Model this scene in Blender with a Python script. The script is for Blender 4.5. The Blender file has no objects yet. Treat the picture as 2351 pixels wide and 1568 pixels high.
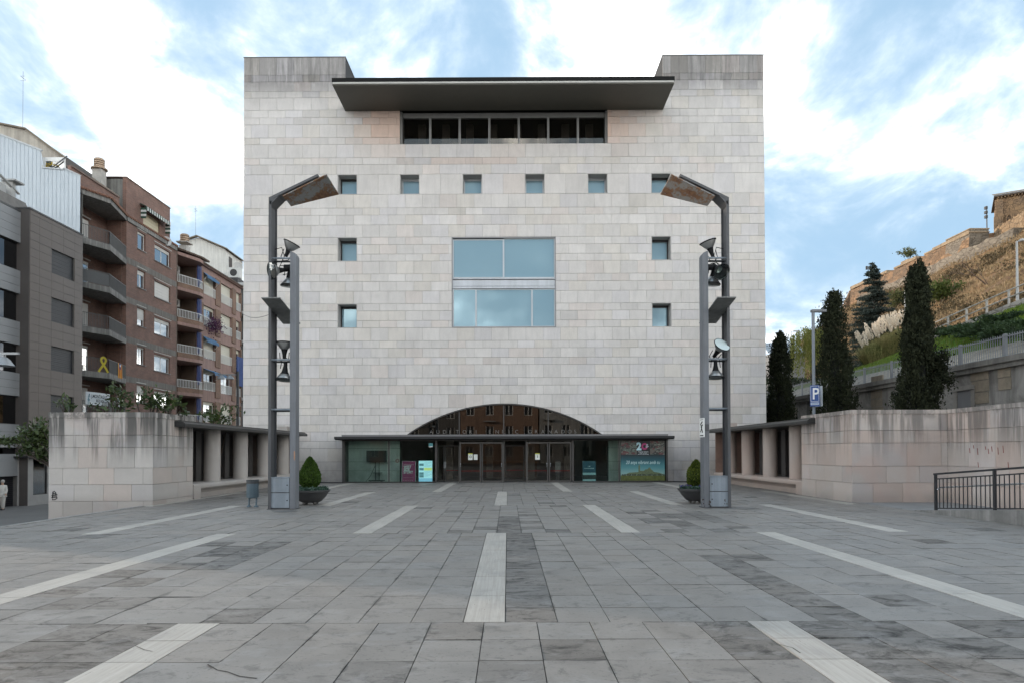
import bpy, math, random
import numpy as np
from mathutils import Vector, Matrix, noise as mnoise

R = math.radians
SC = bpy.context.scene
COL = SC.collection

# ------------------------------------------------------------------ camera
FP = 1567.0                      # focal length in pixels of a 2351 x 1568 frame (24 mm on 36 mm)
W, H = 2351.0, 1568.0
PITCH, YAW, ROLL = R(0.8), R(0.347), R(0.15)
CAM = Vector((0.0, 0.0, 1.612))
SHY = (1038.0 - 784.0 - FP * math.tan(PITCH)) / W
_f = Vector((math.sin(YAW) * math.cos(PITCH), math.cos(YAW) * math.cos(PITCH), math.sin(PITCH)))
_r0 = Vector((math.cos(YAW), -math.sin(YAW), 0))
_u0 = _r0.cross(_f)
_r = _r0 * math.cos(ROLL) - _u0 * math.sin(ROLL)
_u = _u0 * math.cos(ROLL) + _r0 * math.sin(ROLL)
cam_data = bpy.data.cameras.new('camera')
cam_data.sensor_width = 36.0
cam_data.lens = FP / W * 36.0
cam_data.shift_y = SHY
cam_data.clip_start = 0.1
cam_data.clip_end = 6000
cam = bpy.data.objects.new('camera', cam_data)
COL.objects.link(cam)
cam.matrix_world = Matrix(((_r.x, _u.x, -_f.x, CAM.x), (_r.y, _u.y, -_f.y, CAM.y), (_r.z, _u.z, -_f.z, CAM.z), (0, 0, 0, 1)))
SC.camera = cam

# ------------------------------------------------------------------ light
SUN_EL, SUN_AZ = R(12.5), R(-62.0)         # azimuth measured from +Y towards +X: low sun beyond the street on the left
world = bpy.data.worlds.new('World')
SC.world = world
world.use_nodes = True
wn, wl = world.node_tree.nodes, world.node_tree.links
wn.clear()


def wnode(t, **k):
    n = wn.new(t)
    for a, b in k.items():
        setattr(n, a, b)
    return n


def wmath(op, a, b=None, clamp=False):
    n = wnode('ShaderNodeMath', operation=op, use_clamp=clamp)
    for i, v in enumerate((a, b)):
        if v is None:
            continue
        if isinstance(v, (int, float)):
            n.inputs[i].default_value = v
        else:
            wl.new(v, n.inputs[i])
    return n.outputs[0]


BG, SKY_L, VEIL, CLOUD_A, CLOUD_B, CORE = 0.12, 1.4, (0.335, 0.505, 0.68), 1.9, 3.0, 3.2
SEEDX, SEEDY = 3.1, 1.7
sky = wnode('ShaderNodeTexSky', sky_type='NISHITA')
sky.sun_disc = False
sky.sun_elevation = SUN_EL
sky.sun_rotation = SUN_AZ
sky.altitude = 150
sky.air_density = 1.0
sky.dust_density = 0.6
sky.ozone_density = 1.0
tc = wnode('ShaderNodeTexCoord')
sep = wnode('ShaderNodeSeparateXYZ')
wl.new(tc.outputs['Generated'], sep.inputs[0])
zz = wmath('ADD', wmath('MAXIMUM', sep.outputs['Z'], 0.0), 0.45)
comb = wnode('ShaderNodeCombineXYZ')
wl.new(wmath('DIVIDE', sep.outputs['X'], zz), comb.inputs[0])
wl.new(wmath('DIVIDE', sep.outputs['Y'], zz), comb.inputs[1])


def wmap(scale, rot, loc):
    m_ = wnode('ShaderNodeMapping')
    m_.inputs['Rotation'].default_value = (0, 0, R(rot))
    m_.inputs['Scale'].default_value = scale
    m_.inputs['Location'].default_value = loc
    wl.new(comb.outputs[0], m_.inputs[0])
    return m_.outputs[0]


def wnoise(vec, scale, detail, rough, dist=0.0):
    n_ = wnode('ShaderNodeTexNoise')
    n_.inputs['Scale'].default_value = scale
    n_.inputs['Detail'].default_value = detail
    n_.inputs['Roughness'].default_value = rough
    n_.inputs['Distortion'].default_value = dist
    wl.new(vec, n_.inputs['Vector'])
    return n_.outputs['Fac']


def wrange(v, a, b, c=0.0, d=1.0):
    n_ = wnode('ShaderNodeMapRange', interpolation_type='SMOOTHSTEP')
    for k, x in (('From Min', a), ('From Max', b), ('To Min', c), ('To Max', d)):
        n_.inputs[k].default_value = x
    wl.new(v, n_.inputs['Value'])
    return n_.outputs[0]


def wmix(f, a, b):
    n_ = wnode('ShaderNodeMix', data_type='RGBA')
    for k, x in (('Factor', f), ('A', a), ('B', b)):
        if isinstance(x, (int, float, tuple)):
            n_.inputs[k].default_value = x
        else:
            wl.new(x, n_.inputs[k])
    return n_.outputs['Result']


# two layers of rippled altocumulus: broad banks that run across the sky, broken into puffs
CSEED = (SEEDX, SEEDY, 0.0)
mpa = wmap((1.30, 0.68, 1.0), 8, CSEED)
mpb = wmap((1.15, 1.0, 1.0), -12, (CSEED[0] * 1.7 + 4, CSEED[1] + 9, 0))
bank = wnoise(mpa, 1.45, 3, 0.5, 0.3)
puff = wnoise(mpb, 3.8, 8, 0.58, 0.35)
fine_ = wnoise(mpb, 9.0, 5, 0.6, 0.3)
hz = wmath('MULTIPLY', wmath('MAXIMUM', wmath('SUBTRACT', 0.62, sep.outputs['Z']), 0.0), 0.16)  # clamp keeps overhead cloud cover, out of view, up for more light
cov = wmath('ADD', wmath('ADD', wmath('MULTIPLY', bank, 0.40), wmath('MULTIPLY', puff, 0.62)), wmath('ADD', hz, wmath('MULTIPLY', fine_, 0.16)))
cmask = wrange(cov, 0.44, 0.90)
skyc = wnode('ShaderNodeMix', data_type='RGBA', blend_type='MULTIPLY')
skyc.inputs['Factor'].default_value = 1.0
wl.new(sky.outputs[0], skyc.inputs['A'])
skyc.inputs['B'].default_value = (SKY_L, SKY_L, SKY_L, 1)
# thin high veil that pales the blue, thicker towards the horizon
vf = wrange(sep.outputs['Z'], 0.85, 0.0, 0.86, 0.99)
veil = wmix(vf, skyc.outputs['Result'], (VEIL[0] / BG, VEIL[1] / BG, VEIL[2] / BG, 1))
lum = wmath('MULTIPLY', wrange(puff, 0.35, 0.62, CLOUD_A / BG, CLOUD_B / BG), wrange(cov, 0.60, 0.76, 1.0, CORE))      # cores pushed far past white to lift the light on the hall
cc_ = wnode('ShaderNodeCombineColor')
wl.new(lum, cc_.inputs[0])
wl.new(wmath('MULTIPLY', lum, 0.958), cc_.inputs[1])
wl.new(wmath('MULTIPLY', lum, 0.885), cc_.inputs[2])
mixs_out = wmix(wmath('POWER', cmask, 1.7), veil, cc_.outputs[0])
bg = wnode('ShaderNodeBackground')
bg.inputs['Strength'].default_value = BG
wl.new(mixs_out, bg.inputs['Color'])
wo = wnode('ShaderNodeOutputWorld')
wl.new(bg.outputs[0], wo.inputs[0])

sun_data = bpy.data.lights.new('sun', 'SUN')
sun_data.energy = 2.6
sun_data.angle = R(0.5)
sun_data.color = (1.0, 0.84, 0.68)
sun = bpy.data.objects.new('sun', sun_data)
COL.objects.link(sun)
_sd = Vector((math.sin(SUN_AZ) * math.cos(SUN_EL), math.cos(SUN_AZ) * math.cos(SUN_EL), math.sin(SUN_EL)))
sun.rotation_euler = _sd.to_track_quat('Z', 'Y').to_euler()

vs = SC.view_settings
SC.display_settings.display_device = 'sRGB'
vs.view_transform = 'Standard'
vs.look = 'None'
vs.exposure = 0.46
vs.gamma = 1.0
vs.use_curve_mapping = False
SC.cycles.max_bounces = 8
SC.cycles.transparent_max_bounces = 16
SC.cycles.use_denoising = True


# ------------------------------------------------------------------ measuring helpers
def ray(x, y):
    a, b = (x - W / 2) / FP, (H / 2 + SHY * W - y) / FP
    return _f + _r * a + _u * b


def onY(x, y, Y):                 # the point seen at frame position (x, y) on the vertical plane at distance Y
    d = ray(x, y)
    return CAM + d * ((Y - CAM.y) / d.y)


def onX(x, y, X):
    d = ray(x, y)
    return CAM + d * ((X - CAM.x) / d.x)


def onZ(x, y, z=0.0):
    d = ray(x, y)
    return CAM + d * ((z - CAM.z) / d.z)


# the auditorium's own frame: its front is turned 0.6 degrees against the paving
BO = Vector((-0.2, 37.8, 0.0))
BROT = R(-0.6)
_bm = Matrix.Translation(BO) @ Matrix.Rotation(BROT, 4, 'Z')
_bmi = _bm.inverted()


def onF(x, y, off=0.0):           # (local x, height) on the auditorium front, off metres behind its face
    o = _bmi @ CAM
    d = _bmi.to_3x3() @ ray(x, y)
    p = o + d * ((off - o.y) / d.y)
    return p.x, p.z


# ------------------------------------------------------------------ material helpers
MATS = {}


class NT:
    def __init__(self, name):
        m = bpy.data.materials.new(name)
        m.use_nodes = True
        self.m, self.n, self.l = m, m.node_tree.nodes, m.node_tree.links
        self.b = self.n['Principled BSDF']

    def node(self, t, **k):
        n = self.n.new(t)
        for a, b in k.items():
            setattr(n, a, b)
        return n

    def set(self, sock, v):
        if isinstance(v, (int, float)):
            sock.default_value = v
        elif isinstance(v, (tuple, list)):
            sock.default_value = v if len(v) != 3 or sock.type != 'RGBA' else (*v, 1)
        else:
            self.l.new(v, sock)

    def math(self, op, a, b=None, clamp=False):
        n = self.node('ShaderNodeMath', operation=op, use_clamp=clamp)
        self.set(n.inputs[0], a)
        if b is not None:
            self.set(n.inputs[1], b)
        return n.outputs[0]

    def mix(self, f, a, b, blend='MIX'):
        n = self.node('ShaderNodeMix', data_type='RGBA', blend_type=blend)
        self.set(n.inputs['Factor'], f)
        self.set(n.inputs['A'], a)
        self.set(n.inputs['B'], b)
        return n.outputs['Result']

    def pos(self):
        return self.node('ShaderNodeNewGeometry').outputs['Position']

    def map(self, vec, scale=(1, 1, 1), loc=(0, 0, 0), rot=(0, 0, 0)):
        n = self.node('ShaderNodeMapping')
        self.l.new(vec, n.inputs[0])
        n.inputs['Scale'].default_value = scale
        n.inputs['Location'].default_value = loc
        n.inputs['Rotation'].default_value = rot
        return n.outputs[0]

    def noise(self, vec, scale=1.0, detail=4, rough=0.55, dist=0.0):
        n = self.node('ShaderNodeTexNoise')
        if vec is not None:
            self.l.new(vec, n.inputs['Vector'])
        n.inputs['Scale'].default_value = scale
        n.inputs['Detail'].default_value = detail
        n.inputs['Roughness'].default_value = rough
        n.inputs['Distortion'].default_value = dist
        return n.outputs['Fac']

    def rng(self, v, a, b, c=0.0, d=1.0, smooth=True):
        n = self.node('ShaderNodeMapRange')
        n.interpolation_type = 'SMOOTHSTEP' if smooth else 'LINEAR'
        self.set(n.inputs['Value'], v)
        for k, x in (('From Min', a), ('From Max', b), ('To Min', c), ('To Max', d)):
            n.inputs[k].default_value = x
        return n.outputs[0]

    def sep(self, v):
        n = self.node('ShaderNodeSeparateXYZ')
        self.l.new(v, n.inputs[0])
        return n.outputs

    def bump(self, h, strength=0.3, dist=0.02):
        n = self.node('ShaderNodeBump')
        n.inputs['Strength'].default_value = strength
        n.inputs['Distance'].default_value = dist
        self.l.new(h, n.inputs['Height'])
        self.l.new(n.outputs[0], self.b.inputs['Normal'])

    def base(self, c):
        self.set(self.b.inputs['Base Color'], c)

    def p(self, **k):
        for a, v in k.items():
            self.set(self.b.inputs[a.replace('_', ' ')], v)


def mat(name, col, rough=0.6, var=0.12, scale=2.0, bump=0.0, bscale=30.0, metal=0.0, spec=0.5, streak=0.0):
    """plain material: colour broken up by two scales of noise, optional rain streaks and fine relief"""
    if name in MATS:
        return MATS[name]
    t = NT(name)
    p = t.pos()
    a = t.noise(p, scale, 5, 0.6)
    b = t.noise(p, scale * 9, 3, 0.6)
    f = t.math('ADD', t.math('MULTIPLY', a, 1.4), t.math('MULTIPLY', b, 0.6))
    k = t.rng(f, 0.6, 1.4, 1 - var, 1 + var, False)
    if streak:
        s = t.noise(t.map(p, (5, 5, 0.25)), 1.0, 4, 0.6)
        k = t.math('MULTIPLY', k, t.rng(s, 0.35, 0.7, 1 - streak, 1 + streak * 0.3))
    cc = t.node('ShaderNodeCombineColor')
    for i in range(3):
        t.l.new(k, cc.inputs[i])
    t.base(t.mix(1.0, (*col, 1), cc.outputs[0], 'MULTIPLY'))
    t.p(Roughness=rough, Metallic=metal)
    t.b.inputs['Specular IOR Level'].default_value = spec
    if bump:
        t.bump(t.noise(p, bscale, 4, 0.65), bump, 0.02)
    MATS[name] = t.m
    return t.m


def emat(name, col, strength):
    t = NT(name)
    t.base((*col, 1))
    t.p(Roughness=0.3)
    t.set(t.b.inputs['Emission Color'], (*col, 1))
    t.b.inputs['Emission Strength'].default_value = strength
    return t.m


def tint_of(t, single):
    """per-piece colour: the object's own colour, or a stored attribute where the pieces are joined"""
    if single:
        n = t.node('ShaderNodeObjectInfo')
        return n.outputs['Color'], n.outputs['Alpha']
    n = t.node('ShaderNodeAttribute', attribute_name='tint')
    return n.outputs['Color'], n.outputs['Alpha']


def facade_stone(single):
    t = NT('limestone_block' + ('' if single else '_joined'))
    col, al = tint_of(t, single)
    p = t.pos()
    s = t.sep(p)
    cloud = t.noise(t.map(p, (1, 1, 1), rot=(0, 0.5, 0)), 0.9, 5, 0.62, 0.6)
    fine = t.noise(p, 14, 4, 0.7)
    vein = t.noise(t.map(p, (3.0, 1, 0.7), rot=(0, R(38), 0)), 0.9, 5, 0.7, 1.2)
    k = t.math('ADD', t.math('MULTIPLY', t.rng(cloud, 0.3, 0.7, 0.94, 1.05, False), 1.0),
               t.math('MULTIPLY', t.math('SUBTRACT', fine, 0.5), 0.16))
    k = t.math('MULTIPLY', k, t.rng(vein, 0.35, 0.72, 1.035, 0.93))
    base = t.mix(1.0, (0.550, 0.522, 0.497, 1), col, 'MULTIPLY')
    g = t.node('ShaderNodeCombineColor')
    for i in range(3):
        t.l.new(k, g.inputs[i])
    base = t.mix(1.0, base, g.outputs[0], 'MULTIPLY')
    # soot weathering that runs down from the exposed parapets, and a darker, uneven tone towards the foot
    st = t.noise(t.map(p, (2.2, 2.2, 0.16)), 1.0, 5, 0.65)
    st2 = t.noise(p, 1.3, 4, 0.6)
    top = t.math('MULTIPLY', t.rng(s[2], 20.6, 22.7), t.rng(t.math('ADD', st, t.math('MULTIPLY', st2, 0.5)), 0.42, 0.86, 0.25, 1.0))
    cap = t.math('MULTIPLY', t.rng(s[2], 22.0, 22.35), t.rng(t.noise(t.map(p, (4.5, 4.5, 0.35)), 1.0, 5, 0.7), 0.3, 0.66, 0.45, 1.0))
    w = t.math('MAXIMUM', t.math('MULTIPLY', top, 0.66), t.math('MULTIPLY', cap, 0.80))
    low = t.math('MULTIPLY', t.rng(s[2], 2.3, 0.1), t.rng(st2, 0.3, 0.7, 0.25, 0.60))
    w = t.math('MAXIMUM', w, low)
    drip = t.math('MULTIPLY', t.rng(t.noise(t.map(p, (7, 7, 0.1)), 1.0, 3, 0.6), 0.60, 0.74), t.rng(t.noise(p, 0.33, 2), 0.5, 0.68))
    w = t.math('MAXIMUM', w, t.math('MULTIPLY', drip, 0.20))
    soot = t.mix(1.0, base, (0.20, 0.20, 0.20, 1), 'MULTIPLY')
    base = t.mix(w, base, soot)
    t.base(base)
    t.p(Roughness=0.72)
    t.bump(t.noise(p, 40, 4, 0.7), 0.12, 0.01)
    return t.m


def block_stone(single, name, warm):
    """plaza wall stone: warm patches, black algae runs from the top edge"""
    t = NT(name + ('' if single else '_joined'))
    col, al = tint_of(t, single)
    p = t.pos()
    s = t.sep(p)
    cloud = t.noise(p, 0.8, 5, 0.62, 0.5)
    fine = t.noise(p, 18, 4, 0.7)
    base = t.mix(t.rng(cloud, 0.35, 0.68), warm[0], warm[1])
    base = t.mix(1.0, base, col, 'MULTIPLY')
    base = t.mix(t.math('MULTIPLY', fine, 0.25), base, (0.30, 0.27, 0.25, 1))
    pa = t.rng(t.noise(t.map(p, (1, 1, 1), (7, 3, 1)), 0.55, 4, 0.6, 0.8), 0.55, 0.72)
    base = t.mix(t.math('MULTIPLY', pa, 0.5), base, warm[2])
    run = t.noise(t.map(p, (3.6, 3.6, 0.22)), 1.0, 5, 0.65)
    area = t.noise(t.map(p, (0.8, 0.8, 0.25), (2, 5, 0)), 1.0, 3, 0.5)
    h = t.math('ADD', s[2], t.math('MULTIPLY', t.math('SUBTRACT', area, 0.5), 1.6))
    w = t.math('MULTIPLY', t.rng(h, 1.0, 2.55), t.rng(run, 0.40, 0.58))
    w = t.math('MAXIMUM', w, t.math('MULTIPLY', t.rng(s[2], 2.5, 2.9), t.rng(t.noise(p, 2.2, 5, 0.7), 0.42, 0.62)))
    w = t.math('MULTIPLY', w, warm[3])
    base = t.mix(w, base, (0.07, 0.068, 0.064, 1))
    low = t.math('MULTIPLY', t.rng(s[2], 0.45, 0.02), t.rng(cloud, 0.3, 0.7, 0.15, 0.5))
    base = t.mix(low, base, (0.2, 0.17, 0.15, 1))
    t.base(base)
    t.p(Roughness=0.75)
    t.bump(t.noise(p, 30, 5, 0.7), 0.22, 0.012)
    return t.m


def paving(single):
    t = NT('grey_paving' + ('' if single else '_joined'))
    col, al = tint_of(t, single)
    p = t.pos()
    s = t.sep(p)
    big = t.noise(p, 0.45, 4, 0.6, 0.3)
    mid = t.noise(p, 2.3, 5, 0.65, 0.4)
    fine = t.noise(p, 42, 4, 0.75)
    base = t.mix(1.0, (0.200, 0.187, 0.172, 1), col, 'MULTIPLY')
    k = t.math('ADD', t.rng(mid, 0.3, 0.7, 0.84, 1.14, False), t.math('MULTIPLY', t.math('SUBTRACT', fine, 0.5), 0.30))
    k = t.math('MULTIPLY', k, t.rng(big, 0.3, 0.7, 0.93, 1.06, False))
    g = t.node('ShaderNodeCombineColor')
    for i in range(3):
        t.l.new(k, g.inputs[i])
    base = t.mix(1.0, base, g.outputs[0], 'MULTIPLY')
    # grime blotches: strong where the slab is a worn one (its alpha), light elsewhere
    bl = t.noise(t.map(p, (1.6, 2.6, 1)), 1.9, 7, 0.74, 0.7)
    worn = t.math('SUBTRACT', 1.0, al)
    thr = t.math('SUBTRACT', 0.605, t.math('MULTIPLY', worn, 0.145))
    w = t.math('MULTIPLY', t.math('SUBTRACT', bl, thr), 6.0, True)
    base = t.mix(t.math('MULTIPLY', w, t.math('ADD', 0.55, t.math('MULTIPLY', worn, 0.32))), base, (0.020, 0.019, 0.018, 1))
    # ragged dirt along the joints (the slab grid: 0.5 x 0.6 m, strips every 5.4 m, alternate bands shifted by half)
    vy = t.math('DIVIDE', t.math('SUBTRACT', s[1], 6.51), 0.6)
    fy = t.math('FRACT', vy)
    dyj = t.math('MULTIPLY', t.math('MINIMUM', fy, t.math('SUBTRACT', 1.0, fy)), 0.6)
    bandi = t.math('FLOOR', t.math('DIVIDE', t.math('SUBTRACT', s[1], 6.51 - 7.2), 7.2))
    par = t.math('MULTIPLY', t.math('FRACT', t.math('MULTIPLY', bandi, 0.5)), 2.0)
    offx = t.math('MULTIPLY', t.math('SUBTRACT', 1.0, par), 2.7)
    ux = t.math('SUBTRACT', t.math('SUBTRACT', s[0], -0.23 + 0.2), offx)
    ux = t.math('MULTIPLY', t.math('FRACT', t.math('DIVIDE', t.math('ADD', ux, 540.0), 5.4)), 5.4)
    fx = t.math('FRACT', t.math('DIVIDE', ux, 0.5))
    dxj = t.math('MULTIPLY', t.math('MINIMUM', fx, t.math('SUBTRACT', 1.0, fx)), 0.5)
    dj = t.math('MINIMUM', dxj, dyj)
    rag = t.noise(p, 16, 5, 0.75, 0.6)
    reach = t.math('MULTIPLY', t.math('SUBTRACT', t.noise(p, 1.1, 5, 0.65), 0.52), 0.30)
    reach = t.math('MULTIPLY', t.math('MAXIMUM', reach, 0.0015), t.math('MULTIPLY', rag, 1.9))
    gj = t.math('MULTIPLY', t.math('SUBTRACT', reach, dj), 70.0, True)
    base = t.mix(t.math('MULTIPLY', gj, 0.62), base, (0.040, 0.038, 0.035, 1))
    # contact shade along both side walls, painted in as patchy grime
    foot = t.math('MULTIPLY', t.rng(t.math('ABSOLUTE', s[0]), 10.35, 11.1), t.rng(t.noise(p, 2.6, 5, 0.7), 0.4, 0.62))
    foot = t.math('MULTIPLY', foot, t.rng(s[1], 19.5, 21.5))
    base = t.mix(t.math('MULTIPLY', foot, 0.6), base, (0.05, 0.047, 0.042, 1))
    # scattered pocks and stains of several sizes
    pock = t.rng(t.noise(p, 24, 3, 0.6), 0.60, 0.66)
    base = t.mix(t.math('MULTIPLY', pock, 0.40), base, (0.05, 0.048, 0.045, 1))
    sp2 = t.rng(t.noise(t.map(p, (1, 1.3, 1), (9, 4, 0)), 3.2, 6, 0.74, 0.8), 0.535, 0.64)
    base = t.mix(t.math('MULTIPLY', sp2, 0.50), base, (0.055, 0.053, 0.050, 1))
    pale = t.rng(t.noise(t.map(p, (1, 1.6, 1), (3, 8, 0)), 2.0, 6, 0.74, 0.5), 0.52, 0.64)
    base = t.mix(t.math('MULTIPLY', pale, 0.34), base, (0.27, 0.265, 0.26, 1))
    speck = t.rng(t.noise(p, 70, 2, 0.5), 0.70, 0.76)
    base = t.mix(t.math('MULTIPLY', speck, 0.22), base, (0.32, 0.31, 0.30, 1))
    scr = t.rng(t.noise(t.map(p, (0.9, 7, 1), rot=(0, 0, 0.35)), 1.1, 4, 0.7, 0.6), 0.64, 0.75)
    base = t.mix(t.math('MULTIPLY', scr, 0.16), base, (0.33, 0.33, 0.33, 1))
    t.base(base)
    r = t.math('ADD', t.rng(mid, 0.3, 0.7, 0.40, 0.52, False), t.math('MULTIPLY', worn, 0.28))
    t.set(t.b.inputs['Roughness'], t.math('ADD', r, t.math('MULTIPLY', w, 0.15)))
    t.b.inputs['Specular IOR Level'].default_value = 0.32
    hb = t.math('ADD', t.math('MULTIPLY', fine, 0.5), t.math('MULTIPLY', t.noise(p, 9, 4, 0.6), t.math('ADD', 0.25, worn)))
    t.bump(hb, 0.30, 0.006)
    return t.m


def travertine():
    t = NT('pale_travertine')
    p = t.pos()
    o = t.node('ShaderNodeObjectInfo')
    vein = t.noise(t.map(p, (34, 1.1, 1)), 1.0, 5, 0.7, 0.25)
    pit = t.rng(t.noise(t.map(p, (55, 9, 1)), 1.0, 3, 0.6), 0.66, 0.72)
    base = t.mix(t.rng(vein, 0.3, 0.7), (0.40, 0.38, 0.348, 1), (0.31, 0.282, 0.25, 1))
    base = t.mix(1.0, base, o.outputs['Color'], 'MULTIPLY')
    base = t.mix(t.math('MULTIPLY', pit, 0.75), base, (0.09, 0.08, 0.07, 1))
    dirt = t.rng(t.noise(p, 1.7, 6, 0.72, .5), 0.46, 0.72)
    base = t.mix(t.math('MULTIPLY', dirt, 0.55), base, (0.22, 0.21, 0.2, 1))
    t.base(base)
    t.p(Roughness=0.55)
    t.bump(t.math('SUBTRACT', 1.0, pit), 0.3, 0.006)
    return t.m


def glass(name, tint, refl, base, rough=0.01, colour_layer=None):
    """window pane: tinted see-through mixed with a coated mirror reflection that grows at grazing angles"""
    t = NT(name)
    t.n.remove(t.b)
    tr = t.node('ShaderNodeBsdfTransparent')
    tr.inputs[0].default_value = (*tint, 1)
    gl = t.node('ShaderNodeBsdfGlossy')
    gl.inputs['Color'].default_value = (*refl, 1)
    gl.inputs['Roughness'].default_value = rough
    p = t.pos()
    bn = t.node('ShaderNodeBump')
    bn.inputs['Strength'].default_value = 0.035
    bn.inputs['Distance'].default_value = 0.02
    t.l.new(t.noise(p, 0.7, 2, 0.5), bn.inputs['Height'])
    t.l.new(bn.outputs[0], gl.inputs['Normal'])
    lw = t.node('ShaderNodeLayerWeight')
    lw.inputs[0].default_value = 0.25
    f = t.rng(lw.outputs['Facing'], 0.0, 1.0, base, 1.0, False)
    ms = t.node('ShaderNodeMixShader')
    t.l.new(f, ms.inputs[0])
    t.l.new(tr.outputs[0], ms.inputs[1])
    t.l.new(gl.outputs[0], ms.inputs[2])
    out = ms.outputs[0]
    if colour_layer:                                   # reflected sky put into the pane as a pale diffuse colour
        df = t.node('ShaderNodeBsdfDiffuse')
        df.inputs[0].default_value = (*colour_layer[:3], 1)
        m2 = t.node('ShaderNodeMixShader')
        m2.inputs[0].default_value = colour_layer[3]
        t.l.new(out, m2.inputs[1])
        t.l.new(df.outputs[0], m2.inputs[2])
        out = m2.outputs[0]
    t.l.new(out, t.n['Material Output'].inputs['Surface'])
    return t.m


def brick_wall(name, c1, c2, mortar, plane='x', scale=1.0):
    """small far bricks: courses by a brick pattern with relief"""
    t = NT(name)
    p = t.pos()
    s = t.sep(p)
    c = t.node('ShaderNodeCombineXYZ')
    t.l.new(t.math('ADD', s[1], s[0]), c.inputs[0])
    t.l.new(s[2], c.inputs[1])
    b = t.node('ShaderNodeTexBrick')
    t.l.new(c.outputs[0], b.inputs['Vector'])
    b.inputs['Scale'].default_value = 1.0
    b.inputs['Brick Width'].default_value = 0.27 * scale
    b.inputs['Row Height'].default_value = 0.075 * scale
    b.inputs['Mortar Size'].default_value = 0.009 * scale
    b.inputs['Color1'].default_value = (*c1, 1)
    b.inputs['Color2'].default_value = (*c2, 1)
    b.inputs['Mortar'].default_value = (*mortar, 1)
    k = t.rng(t.noise(p, 0.8, 5, 0.65), 0.3, 0.7, 0.75, 1.18, False)
    g = t.node('ShaderNodeCombineColor')
    for i in range(3):
        t.l.new(k, g.inputs[i])
    t.base(t.mix(1.0, b.outputs['Color'], g.outputs[0], 'MULTIPLY'))
    t.p(Roughness=0.85)
    inv = t.math('SUBTRACT', 1.0, b.outputs['Fac'])
    t.bump(inv, 0.35, 0.01)
    return t.m


def leaf_mat(name, c1, c2, rough=0.6, trans=0.25):
    t = NT(name)
    p = t.pos()
    f = t.rng(t.noise(p, 2.2, 3, 0.6), 0.32, 0.68)
    f2 = t.rng(t.noise(p, 17, 2, 0.6), 0.3, 0.7)
    base = t.mix(t.math('ADD', t.math('MULTIPLY', f, 0.5), t.math('MULTIPLY', f2, 0.5)), (*c1, 1), (*c2, 1))
    t.base(base)
    t.p(Roughness=rough)
    t.b.inputs['Specular IOR Level'].default_value = 0.3
    if trans:
        td = t.node('ShaderNodeBsdfTranslucent')
        t.l.new(base, td.inputs['Color'])
        ms = t.node('ShaderNodeMixShader')
        ms.inputs[0].default_value = trans
        t.l.new(t.b.outputs[0], ms.inputs[1])
        t.l.new(td.outputs[0], ms.inputs[2])
        t.l.new(ms.outputs[0], t.n['Material Output'].inputs['Surface'])
    return t.m


# ------------------------------------------------------------------ object helpers
def tag(o, label=None, cat=None, group=None, kind=None):
    if label:
        o['label'] = label
    if cat:
        o['category'] = cat
    if group:
        o['group'] = group
    if kind:
        o['kind'] = kind
    return o


def thing(name, label, cat, loc=(0, 0, 0), rz=0.0, group=None, kind=None):
    o = bpy.data.objects.new(name, None)
    o.empty_display_size = 0.3
    COL.objects.link(o)
    o.location = loc
    o.rotation_euler = (0, 0, rz)
    return tag(o, label, cat, group, kind)


KIDS = {}


def link(name, me, parent=None):
    o = bpy.data.objects.new(name, me)
    COL.objects.link(o)
    if parent is not None:
        o.parent = parent
        KIDS.setdefault(parent.name, []).append(o)
    return o


def copy_tree(o, parent=None):
    c = o.copy()
    COL.objects.link(c)
    if parent is not None:
        c.parent = parent
        KIDS.setdefault(parent.name, []).append(c)
    for ch in list(KIDS.get(o.name, [])):
        copy_tree(ch, c)
    return c


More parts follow.
